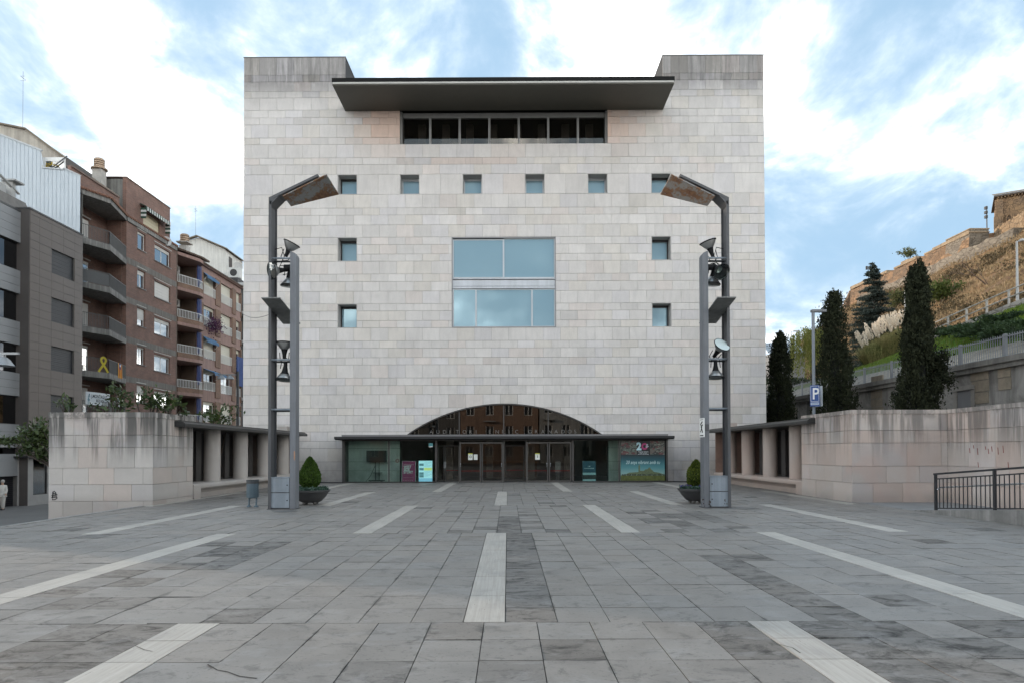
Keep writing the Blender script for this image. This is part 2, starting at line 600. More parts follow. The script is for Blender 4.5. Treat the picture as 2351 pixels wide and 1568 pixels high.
class MB:
    """collects faces, then links them as ONE mesh object (coordinates are the parent's own)"""

    def __init__(self):
        self.v, self.f, self.mi, self.t = [], [], [], []
        self.cur, self.tint = 0, None

    def add(self, vs, fs):
        o = len(self.v)
        self.v.extend([tuple(x) for x in vs])
        for f in fs:
            self.f.append(tuple(o + i for i in f))
            self.mi.append(self.cur)
            self.t.append(self.tint)
        return self

    def box(self, x0, x1, y0, y1, z0, z1):
        if x0 > x1: x0, x1 = x1, x0
        if y0 > y1: y0, y1 = y1, y0
        if z0 > z1: z0, z1 = z1, z0
        return self.add([(x0, y0, z0), (x1, y0, z0), (x1, y1, z0), (x0, y1, z0), (x0, y0, z1), (x1, y0, z1), (x1, y1, z1), (x0, y1, z1)],
                        [(0, 3, 2, 1), (4, 5, 6, 7), (0, 1, 5, 4), (1, 2, 6, 5), (2, 3, 7, 6), (3, 0, 4, 7)])

    def hexa(self, a, b):          # two matching quads joined
        return self.add(list(a) + list(b), [(3, 2, 1, 0), (4, 5, 6, 7), (0, 1, 5, 4), (1, 2, 6, 5), (2, 3, 7, 6), (3, 0, 4, 7)])

    def quad(self, a, b, c, d):
        return self.add([a, b, c, d], [(0, 1, 2, 3)])

    def poly(self, pts):
        return self.add(pts, [tuple(range(len(pts)))])

    def prism(self, pts, vec):     # planar outline swept along vec
        n = len(pts)
        v = Vector(vec)
        q = [Vector(p) + v for p in pts]
        return self.add(list(pts) + q, [tuple(range(n))[::-1], tuple(range(n, 2 * n))] + [(i, (i + 1) % n, n + (i + 1) % n, n + i) for i in range(n)])

    def bar(self, a, b, w=0.03, h=None, up=(0, 0, 1)):   # square bar between two points
        a, b = Vector(a), Vector(b)
        h = h or w
        d = (b - a).normalized()
        u = Vector(up)
        if abs(d.dot(u)) > 0.98:
            u = Vector((0, 1, 0))
        s = d.cross(u).normalized() * (w / 2)
        u = s.cross(d).normalized() * (h / 2)
        return self.hexa([a - s - u, a + s - u, a + s + u, a - s + u], [b - s - u, b + s - u, b + s + u, b - s + u])

    def tube(self, pts, r, n=8, cap=True):
        pts = [Vector(p) for p in pts]
        rs = r if isinstance(r, (list, tuple)) else [r] * len(pts)
        o = len(self.v)
        ref = None
        vs = []
        for i, p in enumerate(pts):
            d = (pts[min(i + 1, len(pts) - 1)] - pts[max(i - 1, 0)])
            if d.length < 1e-9:
                d = Vector((0, 0, 1))
            d.normalize()
            if ref is None or abs(ref.dot(d)) > 0.95:
                ref = Vector((0, 0, 1)) if abs(d.z) < 0.9 else Vector((1, 0, 0))
            a = d.cross(ref).normalized()
            b = d.cross(a)
            for k in range(n):
                t = 2 * math.pi * k / n
                vs.append(p + a * (math.cos(t) * rs[i]) + b * (math.sin(t) * rs[i]))
        fs = []
        for i in range(len(pts) - 1):
            for k in range(n):
                fs.append((i * n + k, i * n + (k + 1) % n, (i + 1) * n + (k + 1) % n, (i + 1) * n + k))
        if cap:
            fs.append(tuple(range(n))[::-1])
            fs.append(tuple((len(pts) - 1) * n + k for k in range(n)))
        return self.add(vs, fs)

    def lathe(self, prof, c=(0, 0, 0), n=20, axis=(0, 0, 1), cap=False):   # prof: (radius, height) up the axis
        ax = Vector(axis).normalized()
        ref = Vector((1, 0, 0)) if abs(ax.x) < 0.9 else Vector((0, 1, 0))
        a = ax.cross(ref).normalized()
        b = ax.cross(a)
        c = Vector(c)
        vs, fs = [], []
        for r, h in prof:
            for k in range(n):
                t = 2 * math.pi * k / n
                vs.append(c + ax * h + (a * math.cos(t) + b * math.sin(t)) * r)
        for i in range(len(prof) - 1):
            for k in range(n):
                fs.append((i * n + k, i * n + (k + 1) % n, (i + 1) * n + (k + 1) % n, (i + 1) * n + k))
        if cap:
            fs.append(tuple(range(n))[::-1])
            fs.append(tuple((len(prof) - 1) * n + k for k in range(n)))
        return self.add(vs, fs)

    def shift(self, d):
        d = Vector(d)
        self.v = [tuple(Vector(p) - d) for p in self.v]
        return self

    def mesh(self, name, mats, smooth=False):
        me = bpy.data.meshes.new(name)
        me.from_pydata(self.v, [], self.f)
        if not isinstance(mats, (list, tuple)):
            mats = [mats]
        for m in mats:
            me.materials.append(m)
        if len(mats) > 1:
            me.polygons.foreach_set('material_index', self.mi)
        if any(x is not None for x in self.t):
            at = me.attributes.new('tint', 'FLOAT_COLOR', 'CORNER')
            buf = []
            for f, t in zip(self.f, self.t):
                buf.extend(list(t or (1, 1, 1, 1)) * len(f))
            at.data.foreach_set('color', buf)
        if smooth:
            me.polygons.foreach_set('use_smooth', [True] * len(self.f))
        me.update()
        return me

    def build(self, name, mats, parent=None, label=None, cat=None, group=None, kind=None, smooth=False, world=False):
        """world: the coordinates are world ones and the parent stands unrotated"""
        if world and parent is not None:
            self.shift(parent.location)
        o = link(name, self.mesh(name, mats, smooth), parent)
        return tag(o, label, cat, group, kind)


def smooth_angle(o, deg=35):
    me = o.data
    me.polygons.foreach_set('use_smooth', [True] * len(me.polygons))
    try:
        me.set_sharp_from_angle(angle=R(deg))
    except Exception:
        pass
    return o


UNIT = {}


def unit_box(m):
    if m.name not in UNIT:
        UNIT[m.name] = MB().box(-.5, .5, -.5, .5, -.5, .5).mesh('block_' + m.name, m)
    return UNIT[m.name]


def piece(name, m, parent, x0, x1, y0, y1, z0, z1, tint=(1, 1, 1, 1)):
    """one block as an object of its own, sharing one unit mesh"""
    o = link(name, unit_box(m), parent)
    o.location = ((x0 + x1) / 2, (y0 + y1) / 2, (z0 + z1) / 2)
    o.scale = (abs(x1 - x0), abs(y1 - y0), abs(z1 - z0))
    o.color = tint
    return o


def np_mesh(name, verts, faces, mats, parent=None, smooth=False):
    """verts (N,3), faces (M,k) arrays to a mesh object, quickly"""
    me = bpy.data.meshes.new(name)
    verts = np.asarray(verts, dtype=np.float32)
    faces = np.asarray(faces, dtype=np.int32)
    k = faces.shape[1]
    me.vertices.add(len(verts))
    me.vertices.foreach_set('co', verts.ravel())
    me.loops.add(faces.size)
    me.loops.foreach_set('vertex_index', faces.ravel())
    me.polygons.add(len(faces))
    me.polygons.foreach_set('loop_start', np.arange(0, faces.size, k, dtype=np.int32))
    if smooth:
        me.polygons.foreach_set('use_smooth', np.ones(len(faces), dtype=bool))
    me.update(calc_edges=True)
    me.validate()
    me.materials.append(mats)
    return link(name, me, parent)


def leaf_quads(rng, pts, size, aspect=0.5, dirs=None, spread=1.0):
    """one small bent-free leaf quad at each point; dirs biases where the leaf points"""
    n = len(pts)
    d = rng.normal(size=(n, 3)) * spread
    if dirs is not None:
        d = d + dirs
    d /= np.linalg.norm(d, axis=1)[:, None] + 1e-9
    a = rng.normal(size=(n, 3))
    s = np.cross(d, a)
    s /= np.linalg.norm(s, axis=1)[:, None] + 1e-9
    L = (size * rng.uniform(0.6, 1.4, n))[:, None]
    wv = s * L * aspect * 0.5
    p0, p1, p2, p3 = pts - d * L * .5, pts + wv, pts + d * L * .5, pts - wv
    v = np.stack([p0, p1, p2, p3], 1).reshape(-1, 3)
    f = np.arange(4 * n).reshape(-1, 4)
    return v, f


def text_mesh(txt, size=1.0, m=None, align='LEFT', extrude=0.0, space=1.0, bold=0.0, shear=0.0):
    cu = bpy.data.curves.new('lettering', 'FONT')
    cu.body = txt
    cu.size = size
    cu.align_x = align
    cu.extrude = extrude
    cu.offset = bold
    cu.shear = shear
    cu.space_character = space
    cu.resolution_u = 3
    o = bpy.data.objects.new('lettering', cu)
    COL.objects.link(o)
    dg = bpy.context.evaluated_depsgraph_get()
    me = bpy.data.meshes.new_from_object(o.evaluated_get(dg))
    me.name = 'lettering'
    bpy.data.objects.remove(o)
    me.materials.clear()
    me.materials.append(m)
    return me


def place_text(parent, txt, size, m, origin, right=(1, 0, 0), up=(0, 0, 1), align='LEFT', space=1.0, bold=0.0, name='lettering', fit=None, shear=0.0):
    me = text_mesh(txt, size, m, align, 0.0, space, bold, shear)
    if fit and len(me.vertices):
        xs = [v.co.x for v in me.vertices]
        k = fit / (max(xs) - min(xs))
        for v in me.vertices:
            v.co.x *= k
    o = link(name, me, parent)
    r, u = Vector(right).normalized(), Vector(up).normalized()
    n = r.cross(u)
    mm = Matrix(((r.x, u.x, n.x, origin[0]), (r.y, u.y, n.y, origin[1]), (r.z, u.z, n.z, origin[2]), (0, 0, 0, 1)))
    o.matrix_local = mm
    return o


rnd = random.Random(11)
# ------------------------------------------------------------------ shared materials
STONE1, STONEJ = facade_stone(True), facade_stone(False)
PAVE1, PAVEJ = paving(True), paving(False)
TRAV = travertine()
WARM_L = ((0.44, 0.41, 0.383, 1), (0.49, 0.46, 0.43, 1), (0.44, 0.36, 0.32, 1), 0.92)
WARM_R = ((0.50, 0.425, 0.378, 1), (0.52, 0.468, 0.432, 1), (0.50, 0.365, 0.315, 1), 0.66)
BLK_L, BLK_LJ = block_stone(True, 'pale_wall_stone', WARM_L), None
BLK_R = block_stone(True, 'rosy_wall_stone', WARM_R)
MORTAR = mat('dark_joint', (0.10, 0.095, 0.09), 0.9, 0.2)
GROUT = mat('paving_joint', (0.035, 0.034, 0.032), 0.9, 0.3)
STEEL_D = mat('dark_grey_steel', (0.060, 0.061, 0.064), 0.5, 0.15, 1.5, streak=0.12)
STEEL_M = mat('mid_grey_steel', (0.082, 0.084, 0.090), 0.5, 0.12, 1.5, streak=0.15)
STEEL_L = mat('blue_grey_paint', (0.235, 0.270, 0.305), 0.55, 0.12, 2.5, streak=0.22)
BRONZE = mat('bronze_frame', (0.062, 0.058, 0.055), 0.42, 0.1, metal=0.3)
ALU = mat('aluminium_frame', (0.40, 0.42, 0.44), 0.4, 0.06, metal=0.5)
BLACK = mat('matt_black', (0.012, 0.012, 0.013), 0.5, 0.1)
ROOM = mat('dim_room', (0.10, 0.095, 0.09), 0.9, 0.1)
SOFFIT = mat('olive_grey_soffit', (0.082, 0.077, 0.062), 0.6, 0.1, 0.6)
WHITE = mat('white_paint', (0.75, 0.75, 0.73), 0.5, 0.05)
CONC = mat('grey_concrete', (0.27, 0.265, 0.255), 0.85, 0.2, 1.2, 0.2, streak=0.3)
GL_DARK = glass('smoked_glass', (0.74, 0.73, 0.71), (0.62, 0.60, 0.56), 0.06)
GL_CLEAR = glass('greenish_glass', (0.82, 0.92, 0.89), (0.45, 0.47, 0.47), 0.03)
GL_BLUE = glass('sky_tinted_glass', (0.66, 0.80, 0.84), (0.24, 0.33, 0.38), 0.36, 0.03, (0.40, 0.58, 0.66, 0.46))  # its pale blue diffuse share stands in for mirrored sky
GL_ARCH = glass('arch_glass', (0.30, 0.29, 0.28), (0.55, 0.52, 0.48), 0.22)
GL_FLAT = glass('flat_window_glass', (0.45, 0.47, 0.48), (0.75, 0.78, 0.8), 0.16)

# ------------------------------------------------------------------ ground and plaza
g = MB().box(-900, 1500, -700, 2600, -2.4, -1.66)
g.build('ground', mat('far_ground', (0.16, 0.15, 0.14), 0.9, 0.15, 0.2), kind='structure')
st = MB().box(-44, -11.16, -30, 110, -1.9, -1.64)
st.build('street', mat('street_paving', (0.125, 0.122, 0.118), 0.7, 0.18, 0.8, 0.15, 8), kind='structure')

PX0, PX1, PY1 = -11.12, 11.08, 37.2
plaza = thing('plaza', None, None, (0, 0, 0), kind='structure')
pb = MB().box(PX0, PX1, -32, PY1 + 1.2, -1.63, -0.022)
pb.build('paving_bed', GROUT, plaza)
kerb = MB()
kerb.box(PX0 - 0.13, PX0 - 0.005, -30, 20.95, -1.63, 0.012)
kerb.build('edge_kerb', CONC, plaza)

TW, TD, SW = 0.5, 0.6, 0.4
BAND0, BAND = 6.51, 7.2
XC = -0.23
prng = random.Random(4)
slabs = []


def near(a, b, r):
    return abs(a - b) < r


def slab_tint(xc, yc, near_band):
    k = prng.gauss(1.0, 0.032)
    al = min(1.0, max(0.0, prng.gauss(0.88, 0.13)))
    worn = prng.random() < 0.025
    # the patched, worn slabs seen in the picture
    if 6.6 < yc < 13.7 and -0.02 < xc < 0.5: worn = True
    if 6.6 < yc < 10.6 and 3.0 < xc < 3.6: worn = True
    if 4.0 < yc < 6.5 and xc > 2.75 and prng.random() < 0.72: worn = True
    if 5.2 < yc < 6.5 and 1.75 < xc < 2.3: worn = True
    if 4.0 < yc < 6.5 and -1.4 < xc < 0.05 and prng.random() < 0.6: k *= 0.86; al *= 0.72
    if 4.9 < yc < 6.5 and -4.3 < xc < -3.15: worn = True
    if 7.0 < yc < 12.5 and -5.2 < xc < -4.0 and prng.random() < 0.5: worn = True
    if 14.0 < yc < 17.5 and 0.0 < xc < 0.5: worn = True
    if 13.8 < yc < 19 and 3.0 < xc < 5.0 and prng.random() < 0.55: worn = True
    if worn:
        k *= prng.uniform(0.66, 0.82)
        al = prng.uniform(0.0, 0.30)
    c = prng.gauss(0, 0.010)
    return (k * (1 + c), k, k * (1 - c), al)


strips = []
for b in range(-1, 5):
    ys = BAND0 + BAND * (b - 1)
    off = 0.0 if b % 2 == 1 else 2.7
    n_rows = 12
    if b == 4:
        n_rows = 14
    for r_ in range(n_rows):
        y0 = ys + r_ * TD
        if y0 + TD > PY1 + 0.35:
            break
        # strip cells and slab cells of this row
        k0 = math.floor((PX0 - XC - off) / 5.4) - 1
        for k in range(k0, k0 + 7):
            xs = XC + off + 5.4 * k
            cells = [(xs - SW / 2, xs + SW / 2, True)] + [(xs + SW / 2 + i * TW, xs + SW / 2 + (i + 1) * TW, False) for i in range(10)]
            for x0, x1, is_strip in cells:
                x0, x1 = max(x0, PX0), min(x1, PX1)
                if x1 - x0 < 0.06:
                    continue
                last = (r_ == n_rows - 1)
                if is_strip:
                    strips.append((x0, x1, y0, y0 + TD, last, b))
                else:
                    slabs.append((x0, x1, y0, y0 + TD, last, slab_tint((x0 + x1) / 2, y0 + TD / 2, b)))


def joint(y):
    return 0.0038 if y < 9 else 0.0052


# strips only run where the picture shows them: short ones in the band before the doors
def strip_shown(s):
    return True


def vis(s):
    yc = (s[2] + s[3]) / 2
    xc = (s[0] + s[1]) / 2
    inside = yc > 4.6 and abs(xc) < yc * 0.76 + 0.3
    return (0 if inside else 1, yc)


slabs.sort(key=vis)
jr = random.Random(7)
joined = MB()
for i, (x0, x1, y0, y1, last, tint) in enumerate(slabs):
    j = joint(y0)
    e = (0.028 if abs(y1 - 20.91) < 0.1 else 0.010) if last else j
    dz = jr.uniform(-0.003, 0.003)
    if i < 300:
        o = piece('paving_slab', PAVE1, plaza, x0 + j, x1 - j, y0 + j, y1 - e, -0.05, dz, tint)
        o.rotation_euler = (jr.gauss(0, 0.0035), jr.gauss(0, 0.0035), jr.gauss(0, 0.0012))
    else:
        joined.tint = tint
        s1, s2 = jr.gauss(0, 0.0016), jr.gauss(0, 0.0016)
        z = [dz - s1 - s2, dz + s1 - s2, dz + s1 + s2, dz - s1 + s2]
        joined.hexa([(x0 + j, y0 + j, -.05), (x1 - j, y0 + j, -.05), (x1 - j, y1 - e, -.05), (x0 + j, y1 - e, -.05)],
                    [(x0 + j, y0 + j, z[0]), (x1 - j, y0 + j, z[1]), (x1 - j, y1 - e, z[2]), (x0 + j, y1 - e, z[3])])
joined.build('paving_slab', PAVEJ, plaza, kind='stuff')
strips.sort(key=vis)
for i, (x0, x1, y0, y1, last, b) in enumerate(strips):
    row = int(round((y0 - BAND0) / TD)) % 12
    if row % 2 and b > 0:
        continue                                   # strip stones are twice as long as the slabs there
    y1_ = y1 + (TD if b > 0 else 0)
    k = jr.gauss(1.0, 0.05)
    o = piece('pale_strip', TRAV, plaza, x0 + .005, x1 - .005, y0 + .005, min(y1_, PY1 + 0.3) - .006, -0.05, 0.002 + jr.uniform(-.001, .001), (k, k, k * 0.99, 1))

# a cracked slab and small debris read as marks on the paving
crack = MB()
for pts, w in (([(476, 1524), (500, 1537), (522, 1541), (548, 1551), (590, 1556)], 0.010), ([(1790, 1478), (1820, 1486), (1838, 1498)], 0.006), ([(310, 1481), (330, 1490), (350, 1494)], 0.005)):
    for a, b2 in zip(pts, pts[1:]):
        A, B = onZ(a[0], a[1], 0.0045), onZ(b2[0], b2[1], 0.0045)
        d = (B - A).normalized()
        n_ = Vector((-d.y, d.x, 0)) * w
        crack.quad(A - n_ * jr.uniform(.3, 1), B - n_ * jr.uniform(.3, 1), B + n_ * jr.uniform(.3, 1), A + n_ * jr.uniform(.3, 1))
crack.build('crack', GROUT, plaza)

# flat paving beyond the slabs on both sides, the ramp and its parapet
rp = MB()
rp.box(PX1 + 0.02, 20.0, 18.4, 37.0, -1.6, -0.006)
rp.build('side_pavement', mat('side_paving', (0.20, 0.20, 0.198), 0.7, 0.16, 1.2, 0.15, 12), kind='structure')
ramp = MB()
ramp.prism([(PX1 + 0.30, 18.38, -1.6), (PX1 + 0.30, 18.38, -0.006), (PX1 + 0.30, 4.0, 1.18), (PX1 + 0.30, 4.0, -1.6)], (3.1, 0, 0))
ramp.build('ramp', mat('side_paving', (0.2, 0.2, 0.2)), kind='structure')
rk = thing('ramp_kerb', 'low concrete kerb carrying the ramp railing beside the rosy wall', 'kerb', (PX1, 18.3, 0))
MB().prism([(PX1 + .02, 18.6, -0.2), (PX1 + .02, 18.6, 0.012), (PX1 + .02, 4.0, 1.24), (PX1 + .02, 4.0, -0.2)], (0.27, 0, 0)).build(
    'kerb_wall', mat('kerb_concrete', (0.24, 0.235, 0.225), 0.85, 0.3, 0.9, 0.2, streak=0.3), rk, world=True)
drain = MB().box(PX1 - 0.05, PX1 + 0.015, -20, 21.6, -0.04, -0.008)
drain.build('drain_channel', GROUT, plaza)

# ------------------------------------------------------------------ the auditorium
aud = thing('auditorium_building', 'tall pale limestone hall with arched entrance and projecting top canopy', 'building', BO, BROT)
xL, xR = onF(558.5, 700)[0], onF(1757.5, 700)[0]
FROW = [218.3, 283.9, 309.3, 345.1, 370, 416, 444.6, 470.5, 519.6, 545, 595.5, 620.9, 657.5, 732.9, 783.5, 810, 847, 893, 921, 956.5, 983, 1031, 1059, 1095,
        1142, 1169, 1205, 1231.7, 1280, 1307, 1342, 1369, 1417.7, 1446, 1480, 1530, 1557, 1592, 1619, 1654, 1681, 1731, 1764.6]
ZR = [onF(565, f / 1.6333)[1] for f in FROW] + [0.0]
zTOP = ZR[0]


def zr(i):
    return ZR[i]


# openings: (x0, x1, z0, z1)
wx = []
for a, b2 in ((775, 820), (918, 963), (1062, 1107), (1205, 1250.5), (1349.5, 1395), (1495, 1540)):
    wx.append((onF(a, 422)[0], onF(b2, 422)[0]))
OPEN = []
SMALL = []
for (a, b2) in wx:
    SMALL.append((a, b2, ZR[13], ZR[12]))
for (i0, i1) in ((17, 20), (24, 27)):
    for (a, b2) in (wx[0], wx[5]):
        SMALL.append((a, b2, ZR[i1], ZR[i0]))
BIG = (onF(1037, 650)[0], onF(1276.5, 650)[0], ZR[27], ZR[17])
zC = onF(1158, 255)[1]                       # top canopy soffit
TOPW = (onF(918, 300)[0], onF(1395, 300)[0], ZR[9], zC + 0.02)
DOOR = (onF(918, 1050)[0], onF(1397, 1050)[0], -0.1, onF(1158, 1003)[1])
OPEN = SMALL + [BIG, TOPW, DOOR]
ax0, ax1 = onF(931.5, 1000)[0], onF(1384.5, 997)[0]
az = onF(1158, 998)[1]
apk = onF(1158, 925.5)[1]
acx = (ax0 + ax1) / 2
hc, sg = (ax1 - ax0) / 2, apk - az
AR = (hc * hc + sg * sg) / (2 * sg)
acz = apk - AR
xT0, xT1 = onF(793, 190)[0], onF(1521.5, 190)[0]    # inner faces of the two towers


def arch_z(x):
    d = AR * AR - (x - acx) ** 2
    return acz + math.sqrt(d) if d > 0 and ax0 < x < ax1 else -9


def cut(iv, a, b):
    out = []
    for x0, x1 in iv:
        if b <= x0 or a >= x1:
            out.append((x0, x1))
        else:
            if a > x0 + 0.05: out.append((x0, a))
            if b < x1 - 0.05: out.append((b, x1))
    return out


frng = random.Random(21)


def stone_tint(x, z):
    k = frng.gauss(1.0, 0.036)
    h = frng.random()
    c = (k, k, k)
    if h < 0.17: c = (k * 0.985, k * 0.99, k * 1.02)         # bluish
    elif h < 0.33: c = (k * 1.0, k * 0.985, k * 0.95)        # yellowish
    elif h < 0.44: c = (k * 1.015, k * 0.975, k * 0.955)        # rosy
    if frng.random() < 0.05: c = tuple(v * 0.92 for v in c)
    # clean rosy stones sheltered by the top canopy and a few in the course below
    if zC - 3.0 < z < zC and (xT0 + 0.3 < x < TOPW[0] + 0.1 or TOPW[1] - 0.1 < x < xT1 - 0.6):
        q = max(0.0, min(1.0, (z - (zC - 2.1)) / 1.2 + 0.35))
        if x > 0: q *= max(0, min(1, (xT1 - 1.2 - x) / 2.2 + .2))
        else: q *= max(0, min(1, (x - xT0 - 0.5) / 1.2))
        c = tuple(v * (1 - q) + k * w_ * q for v, w_ in zip(c, (1.04, 0.83, 0.73)))
    if ZR[11] < z < ZR[10] and -7 < x < 1 and frng.random() < 0.38:
        c = (k * 0.99, k * 0.90, k * 0.86)
    return (*c, 1)


stones = []
FT = 0.05
for i in range(len(ZR) - 1):
    z1, z0 = ZR[i], ZR[i + 1]
    zc_ = (z0 + z1) / 2
    iv = [(xL, xR)]
    if zc_ > zC:
        iv = cut(iv, xT0, xT1)
    for (a, b2, c0, c1) in OPEN:
        if c0 - 0.02 < zc_ < c1 + 0.02:
            iv = cut(iv, a, b2)
    step = 0.957
    first = 0.41 if i % 2 else 0.89
    if i == 0: step, first = 0.957, 0.87
    if i == 12: step, first = 1.2, 0.9
    joints = []
    x = xL + first
    if i == 12:
        for q in range(-1, 6):
            base = (wx[0][1] if q < 0 else wx[q][1])
        joints = [xL + 1.62, xL + 2.84, wx[0][0] - 0.0]
        for q in range(5):
            gap = wx[q + 1][0] - wx[q][1]
            joints += [wx[q][1] + gap * 0.49]
        joints += [wx[5][1] + 1.15, wx[5][1] + 2.35, wx[5][1] + 3.55]
    else:
        while x < xR:
            joints.append(x)
            x += step
    for (a, b2) in iv:
        xs = [a] + [q for q in joints if a + 0.12 < q < b2 - 0.12] + [b2]
        for p0, p1 in zip(xs, xs[1:]):
            if zc_ < apk + 0.6 and p1 > ax0 and p0 < ax1 and max(arch_z(p0), arch_z(p1), arch_z((p0 + p1) / 2)) > z0:
                stones.append(('arch', p0, p1, z0, z1))
            else:
                stones.append(('box', p0, p1, z0, z1))
J, JV = 0.0068, 0.0046
boxes = sorted([s for s in stones if s[0] == 'box'], key=lambda s: -(s[2] - s[1]) * (s[4] - s[3]))
joined = MB()
for i, (_, p0, p1, z0, z1) in enumerate(boxes):
    t = stone_tint((p0 + p1) / 2, (z0 + z1) / 2)
    if z1 > ZR[1] - .05 or (z1 > ZR[2] - .05):
        q = frng.uniform(.78, 1.12)
        t = (t[0] * q, t[1] * q, t[2] * q * 1.01, 1)
    pr = frng.uniform(-0.003, 0.003)
    if i < 300:
        piece('stone_block', STONE1, aud, p0 + JV, p1 - JV, pr, FT, z0 + J, z1 - J, t)
    else:
        joined.tint = t
        joined.box(p0 + JV, p1 - JV, pr, FT, z0 + J, z1 - J)
for (_, p0, p1, z0, z1) in [s for s in stones if s[0] == 'arch']:
    joined.tint = stone_tint((p0 + p1) / 2, (z0 + z1) / 2)
    n = 10
    xs = [p0 + J + (p1 - p0 - 2 * J) * k / n for k in range(n + 1)]
    for q0, q1 in zip(xs, xs[1:]):
        l0, l1 = max(z0 + J, arch_z(q0)), max(z0 + J, arch_z(q1))
        if min(l0, l1) < z1 - J - 0.004:
            l0, l1 = min(l0, z1 - J), min(l1, z1 - J)
            joined.hexa([(q0, 0, l0), (q1, 0, l1), (q1, FT, l1), (q0, FT, l0)], [(q0, 0, z1 - J), (q1, 0, z1 - J), (q1, FT, z1 - J), (q0, FT, z1 - J)])
joined.build('stone_block', STONEJ, aud, kind='stuff')

# the wall behind the stones, with its openings, 0.7 m thick
core = MB()
zs = sorted({0.0, zC, zTOP - 0.02, apk + 0.3} | {o[2] for o in OPEN if o[2] > 0} | {o[3] for o in OPEN} | {az})
for z0, z1 in zip(zs, zs[1:]):
    if z1 - z0 < 0.015:
        continue
    zc_ = (z0 + z1) / 2
    iv = [(xL + .01, xR - .01)]
    if zc_ > zC:
        iv = cut(iv, xT0 - .02, xT1 + .02)
    for (a, b2, c0, c1) in OPEN:
        if c0 < zc_ < c1:
            iv = cut(iv, a, b2)
    arch_here = az - 0.01 < zc_ < apk + 0.3
    for a, b2 in iv:
        if arch_here and a < ax0 and b2 > ax1:
            core.box(a, ax0, FT + .002, 0.75, z0, z1)
            core.box(ax1, b2, FT + .002, 0.75, z0, z1)
            n = 48
            for k in range(n):
                q0, q1 = ax0 + (ax1 - ax0) * k / n, ax0 + (ax1 - ax0) * (k + 1) / n
                l0 = max(z0, acz + math.sqrt(max(0, AR * AR - (q0 - acx) ** 2)))
                l1 = max(z0, acz + math.sqrt(max(0, AR * AR - (q1 - acx) ** 2)))
                if min(l0, l1) < z1:
                    core.hexa([(q0, FT + .002, min(l0, z1)), (q1, FT + .002, min(l1, z1)), (q1, .75, min(l1, z1)), (q0, .75, min(l0, z1))],
                              [(q0, FT + .002, z1 + .001), (q1, FT + .002, z1 + .001), (q1, .75, z1 + .001), (q0, .75, z1 + .001)])
        else:
            core.box(a, b2, FT + .002, 0.75, z0, z1)
core.build('front_wall', MORTAR, aud)
DEPTH = 18.0
side = MB()
side.box(xL + .005, xL + .35, 0.76, DEPTH, 0, zTOP - .01)
side.box(xR - .35, xR - .005, 0.76, DEPTH, 0, zTOP - .01)
side.box(xL + .36, xR - .36, DEPTH - .3, DEPTH, 0, zC)
side.build('side_wall', STONEJ, aud)
tow = MB()
tow.box(xT0 - .3, xT0, 0.052, DEPTH - .31, zC + .3, zTOP - .01)
tow.box(xT1, xT1 + .3, 0.052, DEPTH - .31, zC + .3, zTOP - .01)
tow.box(xL + .36, xT0 - .31, 0.76, DEPTH - .31, zTOP - .3, zTOP - .05)
tow.box(xT1 + .31, xR - .36, 0.76, DEPTH - .31, zTOP - .3, zTOP - .05)
tow.build('tower_wall', STONEJ, aud)
cp = MB()
cp.box(xL - .02, xT0 + .02, -0.02, DEPTH, zTOP, zTOP + .035)
cp.box(xT1 - .02, xR + .02, -0.02, DEPTH, zTOP, zTOP + .035)
cp.build('parapet_coping', mat('lead_coping', (0.12, 0.12, 0.12), 0.5), aud)

# top canopy: a thin slab reaching 2.65 m forward between the towers
ca0, ca1 = xT0, xT1
can = MB()
can.cur = 0
can.box(ca0, ca1, -2.72, -0.03, zC, zC + .16)
can.build('canopy_soffit', SOFFIT, aud)
MB().box(ca0 - .02, ca1 + .02, -2.76, DEPTH - .4, zC + .163, zC + .36).build('canopy_roof', mat('dark_roof_edge', (0.014, 0.014, 0.014), 0.9, spec=0.15), aud)
MB().box(ca0 + .02, ca1 - .02, -2.745, -2.70, zC + .06, zC + .15).build('canopy_trim', mat('pale_trim', (0.42, 0.41, 0.38), 0.5), aud)
# gutter stains do not need geometry: the trim carries them by its own streaks

# upper glazed band under the canopy
x0, x1, z0, z1 = TOPW
wb = MB()
wb.box(x0, x0 + .12, .10, .7, z0, z1)
wb.box(x1 - .12, x1, .10, .7, z0, z1)
wb.box(x0 + .12, x1 - .12, .25, .45, z1 - .30, z1 - .02)
wb.box(x0 + .12, x1 - .12, .25, .42, z0, z0 + .07)
band = wb.build('gallery_window', mat('gallery_frame', (0.16, 0.16, 0.155), 0.5), aud)
ms = [onF(q, 300, .3)[0] for q in (988, 1055.5, 1123.5, 1191, 1258.5, 1326.5)]
edges = [x0 + .14] + ms + [x1 - .14]
for q in ms:
    MB().box(q - .055, q - .012, .22, .40, z0 + .07, z1 - .3).box(q + .012, q + .055, .22, .40, z0 + .07, z1 - .3).build('mullion', mat('mullion_grey', (0.27, 0.27, 0.265), 0.45), band)
for q0, q1 in zip(edges, edges[1:]):
    MB().box(q0 + .055, q1 - .055, .33, .345, z0 + .07, z1 - .3).build('pane', GL_DARK, band)
rm = MB()
rm.box(x0 - 1, x1 + 1, 4.5, 4.6, z0 - .4, z1 + .0)
rm.box(x0 - 1, x1 + 1, .76, 4.5, z0 - .4, z0 - .3)
rm.box(x0 - 1.1, x0 - 1, .76, 4.6, z0 - .4, z1)
rm.box(x1 + 1, x1 + 1.1, .76, 4.6, z0 - .4, z1)
rm.build('gallery_room', mat('gallery_wall', (0.24, 0.23, 0.20), 0.8), aud)
gb = MB()
for q in range(8):
    xx = x0 + .8 + q * (x1 - x0 - 1) / 7.6
    gb.box(xx, xx + .42, 1.6, 2.0, z0 - .3, z1 - .01)
